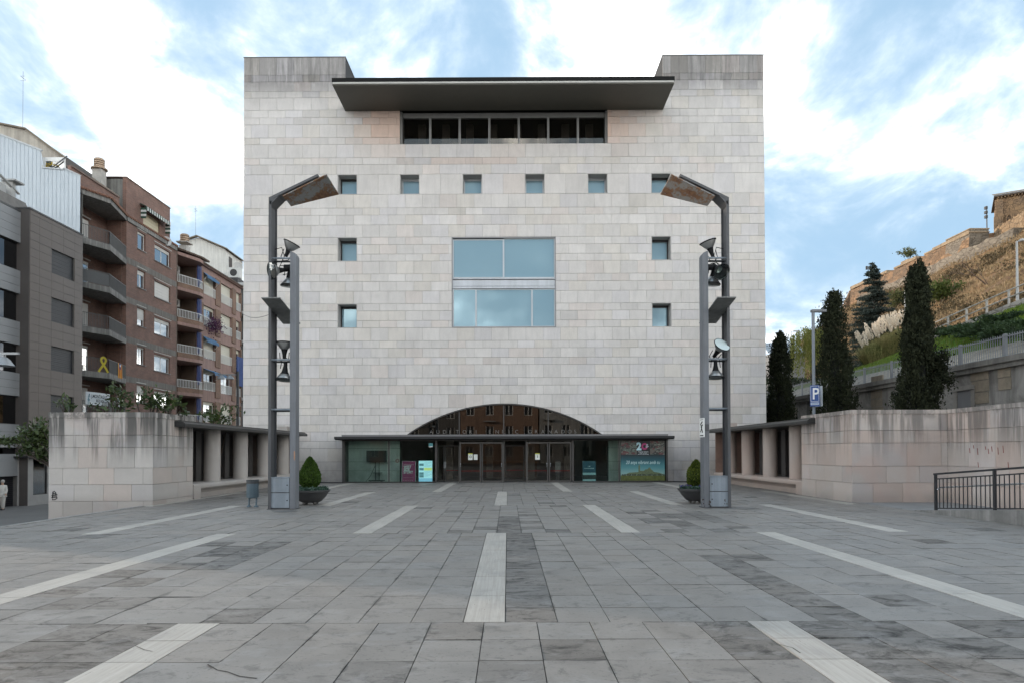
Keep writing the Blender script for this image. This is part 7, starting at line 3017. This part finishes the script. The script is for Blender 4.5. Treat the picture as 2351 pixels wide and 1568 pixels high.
def batter(x, y0, y1, zb, zt, lean, thick, seg=18, jag=0.0, seed=0):
    m = MB()
    rr = random.Random(seed)
    ys_ = [y0 + (y1 - y0) * k / seg for k in range(seg + 1)]
    jz = [rr.uniform(-jag, jag) for _ in ys_]
    jx = [rr.uniform(-.12, .12) for _ in ys_]
    for i in range(seg):
        a, b2 = ys_[i], ys_[i + 1]
        m.hexa([(x - lean + jx[i], a, zb), (x + thick, a, zb), (x + thick, b2, zb), (x - lean + jx[i + 1], b2, zb)],
               [(x + jx[i] * .5, a, zt + jz[i]), (x + thick, a, zt + jz[i]), (x + thick, b2, zt + jz[i + 1]), (x + jx[i + 1] * .5, b2, zt + jz[i + 1])])
    return m


fbuild(batter(FX, yA, yB, 30.5, zT - .75, .7, 4, 22, .12, 2), 'main_wall', FORT)
cpb = MB()
rr = random.Random(5)
n = 16
for k in range(n):
    a, b2 = yA + (yB - yA) * k / n, yA + (yB - yA) * (k + 1) / n
    if k not in (5, 9):
        cpb.box(FX - .15, FX + 1.6, a + .04, b2 - .04, zT - .73, zT - rr.uniform(0, .22) - (.3 if k in (4, 8) else 0))
fbuild(cpb, 'parapet_stone', mat('parapet_ochre', (.27, .20, .13), .95, .3, .8, .4))
# far end flares out at its foot
en_ = MB()
en_.hexa([(FX - 2.6, yB, 29), (FX + 4, yB, 29), (FX + 4, yB + 1.5, 29), (FX - 2.4, yB + 3.6, 29)], [(FX - .1, yB, zT - .8), (FX + 4, yB, zT - .8), (FX + 4, yB + .5, zT - .8), (FX - .1, yB + .5, zT - .8)])
fbuild(en_, 'flared_end', FORT)
# lower revetment
fbuild(batter(FX - 1.6, 98, yB - 6, 30, 33.9, .4, 2, 24, .25, 9), 'lower_revetment', FORT_G)
# bastion: the face towards the square is in shade
bx1 = onY(2270, 540, yA).x
fbuild(MB().hexa([(FX - .5, yA - .02, 30.5), (bx1 + .2, yA - .02, 30.5), (bx1 + .2, yA + 6, 30.5), (FX - .5, yA + 6, 30.5)], [(FX, yA - .01, zT), (bx1, yA - .01, zT), (bx1, yA + 6, zT), (FX, yA + 6, zT)]), 'bastion', FORT_G)
fbuild(MB().box(FX - .12, bx1 + .12, yA - .14, yA + 6, zT - .55, zT - .40).box(FX - .1, bx1 + .1, yA - .1, yA + 6, zT + .005, zT + .16), 'string_course', mat('parapet_ochre', (.2, .2, .2)))
Yb = yA + 2.6
b0, b1 = onY(2268, 540, Yb).x, onY(2330, 540, Yb).x
fbuild(MB().hexa([(b0, Yb, 30), (b1, Yb, 30), (b1, Yb + 2, 30), (b0, Yb + 2, 30)], [(b0, Yb, onY(2268, 537, Yb).z), (b1, Yb, onY(2330, 528, Yb).z), (b1, Yb + 2, onY(2330, 528, Yb).z), (b0, Yb + 2, onY(2268, 537, Yb).z)]), 'curtain_wall', FORT_G)
rk_ = thing('rock_wall', 'rough rising stone wall below the old church', 'wall', (80, 95, 30))
m = MB()
rr = random.Random(14)
P0, P1 = onY(2282, 528, 111), onY(2375, 470, 96)
n = 14
for k in range(n):
    f0, f1 = k / n, (k + 1) / n
    a, b2 = P0.lerp(P1, f0), P0.lerp(P1, f1)
    j0, j1 = (rr.uniform(-.25, .25), rr.uniform(-.25, .25))
    m.hexa([(a.x - .8, a.y - .3, 31), (b2.x - .8, b2.y - .3, 31), (b2.x + 6, b2.y + 4, 31), (a.x + 6, a.y + 4, 31)], [(a.x, a.y, a.z + j0), (b2.x, b2.y, b2.z + j1), (b2.x + 6, b2.y + 4, b2.z + j1), (a.x + 6, a.y + 4, a.z + j0)])
m.shift(rk_.location)
m.build('wall_body', rubble('rock_rubble', (.27, .17, .085), (.19, .12, .065), (.30, .21, .12), .8, bumpd=.2), rk_)

# the old church on top, its corner in view
CH = rubble('church_ashlar', (.26, .165, .088), (.20, .125, .07), (.15, .105, .07), .9, bumpd=.05)
Yc = 124.0
c0 = onY(2289, 490, Yc)
chh = thing('church', 'old ochre stone church with buttresses and arched window on the crest', 'building', (c0.x, Yc, 33))
oc = chh.location
zE0 = onY(2284, 455, Yc).z
m = MB()
ang = R(-33)                                   # the long side comes towards the camera to the right


def cp2(u, w_, z):                             # u along the side, w into the building
    return Vector((c0.x + math.cos(ang) * u - math.sin(ang) * w_, Yc + math.sin(ang) * u + math.cos(ang) * w_, z))


def cbox(m, u0, u1, w0, w1, z0, z1):
    return m.hexa([cp2(u0, w0, z0), cp2(u1, w0, z0), cp2(u1, w1, z0), cp2(u0, w1, z0)], [cp2(u0, w0, z1), cp2(u1, w0, z1), cp2(u1, w1, z1), cp2(u0, w1, z1)])


def cbuild(m, name, material):
    m.shift(oc)
    return m.build(name, material, chh)


cbuild(cbox(MB(), 0, 16, 0, 9, 33, zE0), 'wall', CH)
cbuild(cbox(MB(), -.45, 16.2, -.55, 9.5, zE0 + .004, zE0 + .3), 'eave', mat('church_eave', (.085, .065, .05), .9, .3))
for k in range(26):
    cbuild(cbox(MB(), .1 + k * .5, .3 + k * .5, -.42, -.003, zE0 - .28, zE0 - .004), 'corbel', CH)
m = MB()
q = [cp2(-.5, -.6, zE0 + .31), cp2(16, -.6, zE0 + .31), cp2(16, 5, zE0 + 2.2), cp2(-.5, 5, zE0 + 2.2)]
m.hexa(q, [p + Vector((0, 0, .1)) for p in q])
cbuild(m, 'roof', mat('old_tile', (.1, .1, .1)))
cbuild(cbox(cbox(MB(), -.3, .9, -.5, .4, 33, zE0 - .5), -.5, .6, -.7, .4, 33, zE0 - 3.6), 'corner_buttress', CH)
cbuild(cbox(cbox(MB(), 2.6, 3.5, -1.5, -.003, 33, zE0 - 4.2), 2.45, 3.65, -1.6, -.003, zE0 - 4.198, zE0 - 4.0), 'buttress', CH)
cbuild(cbox(MB(), -.05, 12, -.9, -.004, 33, zE0 - 5.2), 'plinth_wall', CH)


def archwin(u, zb, w_, h_):
    m1, m2, m3 = MB(), MB(), MB()
    pts = [(u - w_ / 2, zb), (u + w_ / 2, zb)] + [(u + math.cos(t) * w_ / 2, zb + h_ - w_ / 2 + math.sin(t) * w_ / 2) for t in [k * math.pi / 10 for k in range(11)]]
    m1.prism([cp2(a, -.06, z) for a, z in pts], cp2(0, .05, 0) - cp2(0, 0, 0))
    f_ = cbuild(m1, 'arched_window', mat('window_dark', (.035, .028, .024), .8))
    for r_, d in ((1.22, .16), (1.5, .30)):
        arc = [(u + math.cos(t) * w_ / 2 * r_, zb + h_ - w_ / 2 + math.sin(t) * w_ / 2 * r_) for t in [k * math.pi / 10 for k in range(11)]]
        arc = [(u + w_ / 2 * r_, zb)] + arc + [(u - w_ / 2 * r_, zb)]
        m2.tube([cp2(a, -.10 - d * .2, z) for a, z in arc], .13, 6)
    m2.shift(oc)
    m2.build('arch_moulding', CH, f_)
    m3.bar(cp2(u, -.12, zb), cp2(u, -.12, zb + h_ - w_ * .3), .12)
    m3.shift(oc)
    m3.build('tracery', CH, f_)


archwin(8.2, zE0 - 5.0, 2.5, 3.7)
archwin(1.75, zE0 - 5.0, .55, 1.4)
archwin(5.1, zE0 - 6.2, 1.2, 1.6)

# masts on the crest
c = onY(2266, 530, 113)
tpz = onY(2266, 474, 113).z
fm_ = thing('floodlight_mast', 'thin dark floodlight mast on the crest beside the church', 'mast', (c.x, 113, c.z - 1.2))
MB().tube([(0, 0, 0), (0, 0, tpz - c.z + 1.2)], .09, 6).build('pole', STEEL_D, fm_)
for k in range(3):
    MB().box(-.32, .05, -.2, .2, tpz - c.z + 1.1 - k * .75 - .45, tpz - c.z + 1.1 - k * .75).build('lamp_head', BLACK, fm_)
for px, Y in ((1993.5, 136),):
    c = onY(px, 628, Y)
    f2 = thing('floodlight_mast', 'short twin-headed light above the fortress wall behind the cedar', 'mast', (c.x, Y, c.z - 1.5))
    h_ = onY(px, 612, Y).z - c.z + 1.5
    MB().tube([(0, 0, 0), (0, 0, h_)], .06, 6).build('pole', STEEL_D, f2)
    MB().box(-.5, -.15, -.1, .1, h_ - .7, h_).box(.15, .5, -.1, .1, h_ - .7, h_).build('lamp_head', BLACK, f2)

# road lamps
for px, pt, Y, lab in ((2077.8, 666, 56, 'slim road lamp rising behind the pampas grass'), (2334.5, 555, 44.5, 'slim tall road lamp at the picture edge on the hill road'), (1816.5, 762, 88, 'tiny far road lamp above the metal roof')):
    t_ = onY(px, pt, Y)
    zb = zroad(Y) if Y < 80 else 3.0
    rl_ = thing('road_lamp', lab.replace(' at the picture edge', ' close under the church'), 'street lamp', (t_.x, Y, zb), 0, 'lamps on the hill road')
    MB().tube([(0, 0, 0), (0, 0, t_.z - zb)], [.10, .06], 8).build('pole', mat('lamp_pole_pale', (.42, .42, .41), .5), rl_)
    MB().bar((0, 0, t_.z - zb), (.35, 0, t_.z - zb + .06), .05).box(.25, 1.0, -.14, .14, t_.z - zb + .02, t_.z - zb + .16).build('lamp_head', mat('lamp_pole_pale', (.4, .4, .4)), rl_)

# ------------------------------------------------------------------ conifers and other plants
CYP = leaf_mat('cypress_leaf', (.009, .013, .006), (.036, .042, .018), .85, .06)
CEDAR = leaf_mat('cedar_needle', (.022, .034, .030), (.060, .078, .066), .8, .1)
trg = np.random.default_rng(99)


def cypress(label, px, Y, ptop, w_, ground, lean=0.0, n=9000, seed=1, tipfrac=.35):
    g_ = np.random.default_rng(seed)
    top = onY(px, ptop, Y)
    h = top.z - ground
    t = thing('cypress', label, 'tree', (top.x, Y, ground), 0, 'dark cypresses behind the walls')
    nb = 260
    pts, dirs = [], []
    for k in range(nb):                         # upswept sprays, each a plume of scale leaves
        u = g_.uniform(.03, 1.0) ** .85
        a = g_.uniform(0, 2 * math.pi)
        prof = w_ * min(1.0, (u / .10) ** .5) * (1 - u) ** .55 * (1 + .16 * math.sin(u * 23 + seed) + .12 * math.sin(u * 9 + a * 2))
        prof = max(prof, .10)
        L = (.55 + .7 * (1 - u)) * g_.uniform(.7, 1.25)
        r0 = prof * g_.uniform(.55, 1.0)
        m_ = int(n / nb)
        s = g_.uniform(0, 1, m_)
        ax_ = np.stack([np.cos(a) * (r0 + .16 * s * L), np.sin(a) * (r0 + .16 * s * L), u * (h - .9) + s * L], 1)
        q = ax_ + g_.normal(size=(m_, 3)) * (.20 * (1.05 - s) * (w_ / .9))[:, None] * np.array((1, 1, .9))
        pts.append(q)
        dirs.append(np.tile((math.cos(a) * .5, math.sin(a) * .5, 1.3), (m_, 1)))
    pts, dirs = np.concatenate(pts), np.concatenate(dirs)
    pts[:, 2] = np.minimum(pts[:, 2], h + .05)
    v, f = leaf_quads(g_, pts, .125, .45, dirs, .6)
    np_mesh('crown', v, f, CYP, t)
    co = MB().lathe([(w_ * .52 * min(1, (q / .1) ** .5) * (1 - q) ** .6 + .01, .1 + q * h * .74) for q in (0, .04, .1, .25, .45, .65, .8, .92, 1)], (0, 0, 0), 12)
    co.build('crown_shade_core', mat('crown_shade', (.008, .009, .007), .95, .3, 4), t)  # solid dark core painted for the shaded depth of the crown
    MB().tube([(0, 0, -.6), (0, 0, h * .5), (0, 0, h * .97)], [.16, .1, .02], 8).build('trunk', mat('conifer_bark', (.06, .045, .035), .9, .3, 4), t)
    return t


cypress('dark cypress standing close against the hall corner', 1790, 40.5, 748, 1.02, .3, n=26000, seed=3)
cypress('dark ragged-topped cypress beside the parking sign', 1914, 36.0, 648, 1.12, .3, n=30000, seed=8)
cypress('tallest dark cypress with a bulging foot behind the rosy wall', 2106, 28.5, 578, .86, .3, n=32000, seed=12)
shrub('conifer_shrub', 'dark low conifer clump at the foot of the tallest cypress', 'shrub', onY(2150, 850, 28.6), (.45, .45, .70), 4000, .12, CYP, .3, None, 3, .45, 16)

# blue cedar
Yd = 66.0
cT = onY(2004, 602, Yd)
cg_ = zroad(Yd) - .3
ce = thing('cedar', 'broad grey-blue cedar in front of the fortress wall', 'tree', (cT.x, Yd, cg_))
h = cT.z - cg_
pts, dirs = [], []
brm = MB()
for k in range(190):
    u = trg.uniform(.06, .99)
    a = trg.uniform(0, 2 * math.pi)
    Lb = (3.7 * (1 - u) ** .85 + .12) * trg.uniform(.65, 1.1)
    z0 = u * h
    m_ = int(110 + 130 * Lb)
    s = trg.uniform(.1, 1, m_)
    lift = .16 * Lb * s - .12 * Lb * s * s
    q = np.stack([np.cos(a) * Lb * s, np.sin(a) * Lb * s, z0 + lift], 1) + trg.normal(size=(m_, 3)) * (np.array((.28, .28, .12)) * min(1, .25 + .5 * Lb) * (1.15 - .6 * s)[:, None])
    pts.append(q)
    dirs.append(np.tile((math.cos(a), math.sin(a), .35), (m_, 1)))
    if k % 2 == 0:
        brm.tube([(0, 0, z0), (math.cos(a) * Lb * .9, math.sin(a) * Lb * .9, z0 + .05 * Lb)], [.05, .012], 5)
pts, dirs = np.concatenate(pts), np.concatenate(dirs)
v, f = leaf_quads(trg, pts, .20, .30, dirs, .7)
np_mesh('crown', v, f, CEDAR, ce)
brm.build('limb', mat('conifer_bark', (.06, .045, .035)), ce)
MB().tube([(0, 0, -1), (0, 0, h * .6), (0, 0, h)], [.32, .16, .02], 9).build('trunk', mat('conifer_bark', (0, 0, 0)), ce)

def blade_mat():
    t = NT('pampas_blade')
    p = t.pos()
    a = t.noise(t.map(p, (11, 11, .9)), 1.0, 4, .65)
    b = t.noise(p, .8, 3, .5)
    c = t.mix(t.rng(a, .36, .64), (.075, .095, .028, 1), (.38, .35, .14, 1))
    c = t.mix(t.math('MULTIPLY', t.rng(b, .4, .7), .5), c, (.30, .23, .10, 1))
    t.base(c)
    t.p(Roughness=.7)
    return t.m


# pampas grass: fountain of blades and pale plumes
Yp = 52.0
pc = onY(2032, 840, Yp)
pz = zbank(28.4, Yp) - .2
pam = thing('pampas_grass', 'broad clump of pampas grass with cream plumes on the lawn', 'plant', (pc.x, Yp, pz))
vs_, fs_ = [], []
g_ = np.random.default_rng(6)
nbl = 4200
for k in range(nbl):
    a = g_.uniform(0, 2 * math.pi)
    r0 = g_.uniform(0, 1) ** .5
    bx, by = math.cos(a) * r0 * 1.55, math.sin(a) * r0 * .8
    zb0 = zbank(pc.x + bx, Yp + by) - pz - .05
    f_x = (bx + 1.55) / 3.1
    L = g_.uniform(1.5, 2.3) * (.78 + .42 * f_x)
    out = g_.uniform(.05, .42) * (0.25 + r0)
    dx, dy = math.cos(a) * out + g_.normal() * .12, math.sin(a) * out + g_.normal() * .12
    pr = []
    for s in (0, .45, .8, 1.0):
        pr.append((bx + dx * L * s, by + dy * L * s, zb0 + L * s * (1 - .22 * s * (.4 + 2.2 * out))))
    wv = (.016 + .012 * abs(math.sin(a)), .01)
    o = len(vs_)
    for i, p_ in enumerate(pr):
        w_ = (1, .9, .6, .12)[i]
        vs_.append((p_[0] - wv[0] * w_, p_[1] - wv[1] * w_, p_[2]))
        vs_.append((p_[0] + wv[0] * w_, p_[1] + wv[1] * w_, p_[2]))
    for i in range(3):
        fs_.append((o + 2 * i, o + 2 * i + 1, o + 2 * i + 3, o + 2 * i + 2))
np_mesh('foliage', np.array(vs_), np.array(fs_), blade_mat(), pam)
PLU = leaf_mat('pampas_plume', (.70, .62, .51), (.82, .75, .65), .9, .35)
for k in range(34):
    f = k / 33
    x = -1.95 + 3.9 * f + g_.normal() * .08
    y = g_.uniform(-.7, .7)
    zt_ = 2.2 + 1.2 * min(1, max(0, (f - .02) / .75)) + g_.uniform(-.22, .2)
    if k < 5: zt_ -= .35
    L = g_.uniform(.85, 1.25)
    lean = (-.35 + .35 * f) + g_.normal() * .10
    m_ = 110
    s = g_.uniform(0, 1, m_)
    rad = .135 * np.sin(np.pi * (s * .9 + .08)) ** .8
    ang2 = g_.uniform(0, 2 * math.pi, m_)
    q = np.stack([x + lean * L * (s - .5) + np.cos(ang2) * rad, y + np.sin(ang2) * rad, zt_ - L / 2 + s * L], 1)
    v, f_ = leaf_quads(g_, q, .20, .28, np.tile((lean, 0, 1.4), (m_, 1)), .45)
    np_mesh('plume', v, f_, PLU, pam)
    # stalk
stm = MB()
for k in range(34):
    f = k / 33
    x = -1.9 + 3.8 * f
    stm.tube([(x * .6, 0, .3), (x, g_.uniform(-.3, .3), 1.7 + .9 * min(1, f / .75))], .012, 4)
stm.build('stalk', leaf_mat('pampas_stalk', (.25, .22, .10), (.33, .28, .14), .8, 0), pam)

# willow, hedge and metal-roofed hall between hall and hill
Yw = 60.0
wc = onY(1862, 745, Yw)
wz = zroad(Yw) - 2.6
wi = thing('willow', 'yellow-green weeping willow behind the parking lamp post', 'tree', (wc.x, Yw, wz))
g_ = np.random.default_rng(31)
pts, dirs = [], []
hh = wc.z - wz
for k in range(150):
    a = g_.uniform(0, 2 * math.pi)
    r0 = 1.75 * g_.uniform(.1, 1) ** .6
    zt_ = hh - .55 * r0 ** 1.4 + g_.normal() * .12
    L = g_.uniform(1.5, 4.2)
    m_ = 50
    s = g_.uniform(0, 1, m_)
    q = np.stack([math.cos(a) * r0 + .12 * s * math.cos(a) + g_.normal(size=m_) * .07, math.sin(a) * r0 + g_.normal(size=m_) * .07, zt_ - L * s + g_.normal(size=m_) * .05], 1)
    pts.append(q)
    dirs.append(np.tile((0, 0, -1.6), (m_, 1)))
pts, dirs = np.concatenate(pts), np.concatenate(dirs)
v, f = leaf_quads(g_, pts, .24, .26, dirs, .5)
np_mesh('crown', v, f, leaf_mat('willow_leaf', (.10, .125, .025), (.20, .215, .055), .6, .3), wi)
MB().tube([(0, 0, -.5), (.1, 0, hh * .5), (0, 0, hh * .9)], [.25, .16, .05], 8).build('trunk', mat('shrub_bark', (0, 0, 0)), wi)
hc = onY(1822, 850, 70)
g_ = np.random.default_rng(2)
pts = g_.uniform(-1, 1, size=(7000, 3)) * (3.6, 1.0, 2.6) + (0, 0, 2.6)
v, f = leaf_quads(g_, pts, .30, .5)
hd = thing('hedge', 'dark tall hedge below the metal roof beside the hall', 'hedge', (hc.x + .6, 70, 4.0))
np_mesh('crown', v + np.array((0, 0, 0)), f, leaf_mat('hedge_leaf', (.014, .024, .012), (.032, .048, .022), .7, .1), hd)
Yh = 92.0
r0_, r1_ = onY(1770, 778, Yh), onY(1855, 778, Yh)
hl = thing('metal_roofed_hall', 'low hall with blue-grey corrugated roof behind the cypress', 'building', (r0_.x, Yh, 0))
Lh = r1_.x - r0_.x
zr1, zr0 = onY(1800, 777, Yh).z, onY(1800, 811, Yh).z
for k in range(9):
    za, zb = zr0 + (zr1 - zr0) * k / 9, zr0 + (zr1 - zr0) * (k + 1) / 9
    MB().hexa([(-.2, k * .4, za), (Lh, k * .4, za), (Lh, k * .4 + .42, zb - .10), (-.2, k * .4 + .42, zb - .10)], [(-.2, k * .4 + .02, za + .10), (Lh, k * .4 + .02, za + .10), (Lh, k * .4 + .44, zb), (-.2, k * .4 + .44, zb)]).build('roof_sheet', mat('blue_sheet', (.26, .31, .36), .5, .06, metal=.2), hl)
MB().box(0, Lh - .2, .5, 8, -1.6, zr0).build('wall', mat('hall_wall', (.2, .2, .2), .8), hl)

# trees and bushes on the hill
GRN = leaf_mat('hill_tree_leaf', (.055, .085, .02), (.11, .14, .035), .7, .25)
OLV = leaf_mat('hill_bush_leaf', (.06, .07, .025), (.12, .125, .045), .7, .25)


def hilltree(label, px, pb_, leaf, rad, n, size, clear):
    d_ = ray(px, pb_)
    t_ = 40.0
    for _ in range(900):
        p = CAM + d_ * t_
        if p.z <= zhill(p.x, p.y) and p.x > 33.8:
            break
        t_ += .2
    p = CAM + d_ * t_
    return shrub('hill_tree', label, 'tree', (p.x, p.y, p.z + clear + rad[2]), rad, n, size, leaf, p.z - .3, 'trees on the dry hill', 6, .5, 18)


hilltree('bright green small tree on the dry slope beside the tallest cypress', 2163, 697, GRN, (1.55, 1.4, 1.2), 2000, .34, .5)
hilltree('olive bush on the dry slope behind the slim road lamp', 2063, 706, OLV, (1.6, 1.5, 1.25), 1700, .36, .1)
c = onX(2088, 585, FX + 3)
shrub('crest_tree', 'small thin tree rooted on top of the fortress wall', 'tree', (c.x, c.y, c.z + .3), (1.5, 1.2, .9), 700, .34, OLV, c.z - 2.5, None, 6, .5, 16)
d_ = ray(2265, 655)
t_ = 40.0
while (CAM + d_ * t_).z > zhill((CAM + d_ * t_).x, (CAM + d_ * t_).y) and t_ < 200:
    t_ += .2
p = CAM + d_ * t_
dd = thing('dead_shrub', 'bare leaning brown shrub on the dry slope', 'shrub', p)
m = MB()
rr = random.Random(3)


def branch(a, d, L, r_, dep):
    b2 = a + d * L
    m.tube([a, a.lerp(b2, .5) + Vector((rr.uniform(-.1, .1), 0, .08)), b2], [r_, r_ * .8, r_ * .5], 5)
    if dep:
        for _ in range(3):
            e = (d + Vector((rr.uniform(-.7, .7), rr.uniform(-.6, .6), rr.uniform(-.4, .6)))).normalized()
            branch(b2, e, L * rr.uniform(.55, .75), r_ * .55, dep - 1)


branch(Vector((0, 0, 0)), Vector((-.75, 0, .6)).normalized(), 1.7, .10, 4)
branch(Vector((.2, 0, 0)), Vector((-.35, .2, .8)).normalized(), 1.3, .07, 3)
m.build('trunk', mat('dead_bark', (.10, .07, .05), .95), dd)

# spreading junipers on the lawn bank
JUN = leaf_mat('juniper_leaf', (.018, .038, .014), (.045, .075, .026), .7, .15)
labs = ['nearest the low rubble wall', 'under the bend of the rail', 'beside the gravel edge', 'above the fence panel', 'in the middle of the bank', 'lying across the lawn', 'at the upper edge of the lawn', 'with pale dry twigs']
jr2 = random.Random(9)
k = 0
for (px, py, Y, rx_) in ((2190, 792, 43, 1.1), (2215, 788, 40, 1.2), (2250, 778, 37.5, 1.2), (2285, 766, 35.5, 1.2), (2320, 752, 33.5, 1.2), (2350, 738, 33.0, 1.1), (2300, 745, 37, .8), (2380, 735, 30.5, 1.4)):
    x = onY(px, py, Y).x
    x = min(max(x, 24.0), 28.2)
    z = zbank(x, Y)
    c = Vector((x, Y, z + .28))
    shrub('juniper', 'dark spreading juniper on the lawn bank, ' + labs[k], 'shrub', c, (rx_, 1.3, .20), 1800, .20, JUN, z - .1, 'junipers on the lawn bank', 4, .4, 16)
    k += 1

# ------------------------------------------------------------------ parking lamp post and sign
Yk = 34.0
kp = onY(1867.5, 800, Yk)
zt_ = onY(1867, 716, Yk).z
lp = thing('lamp_post', 'blue-grey lamp post with a flat arm beside the cypress', 'street lamp', (kp.x, Yk, .25))
MB().tube([(0, 0, 0), (0, 0, zt_ - .25)], .075, 10).build('pole', mat('post_grey', (.20, .22, .245), .5, .1), lp)
MB().box(-.09, .62, -.12, .12, zt_ - .25 - .03, zt_ - .25 + .09).build('lamp_head', mat('head_grey', (.17, .175, .185), .5), lp)
Ys = Yk - .16
za, zb = onY(1866, 932, Ys).z, onY(1866, 883.5, Ys).z
psn = thing('parking_sign', 'blue parking sign with white letter on the lamp post', 'sign', (kp.x - .02, Ys, za), R(-30))
hS = zb - za
BLU = mat('sign_blue', (.012, .06, .24), .45, .05)
MB().box(-.22, .22, -.015, .015, 0, hS).build('panel', BLU, psn)
for a, b2, c_, d_ in ((-.19, .19, .24, .255), (-.19, .19, hS - .05, hS - .035), (-.19, -.175, .255, hS - .05), (.175, .19, .255, hS - .05)):
    MB().box(a, b2, -.019, -.0155, c_, d_).build('border', WHITE, psn)
place_text(psn, 'P', .80, WHITE, (-.13, -.019, .36), bold=.012, fit=.30)
MB().box(-.19, .19, -.019, -.0155, .07, .19).build('label_strip', mat('strip_pale', (.50, .56, .62), .5), psn)
tl = MB()
for q in range(8):
    tl.box(-.15 + q * .04, -.125 + q * .04, -.0205, -.0192, .10, .155)
tl.build('print_line', BLU, psn)
asn = thing('arrow_sign', 'narrow white sign with dark arrow beside the parking sign', 'sign', onY(1878, 932.5, Yk + .1), R(-72))
MB().box(-.30, .30, -.012, .012, 0, hS * .96).build('panel', mat('sign_white', (.66, .70, .74), .5), asn)
am = MB()
am.prism([(-.05, -.016, .1), (.05, -.016, .1), (.05, -.016, .55), (.16, -.016, .55), (0, -.016, .95), (-.16, -.016, .55), (-.05, -.016, .55)], (0, .003, 0))
am.build('arrow', BLU, asn)
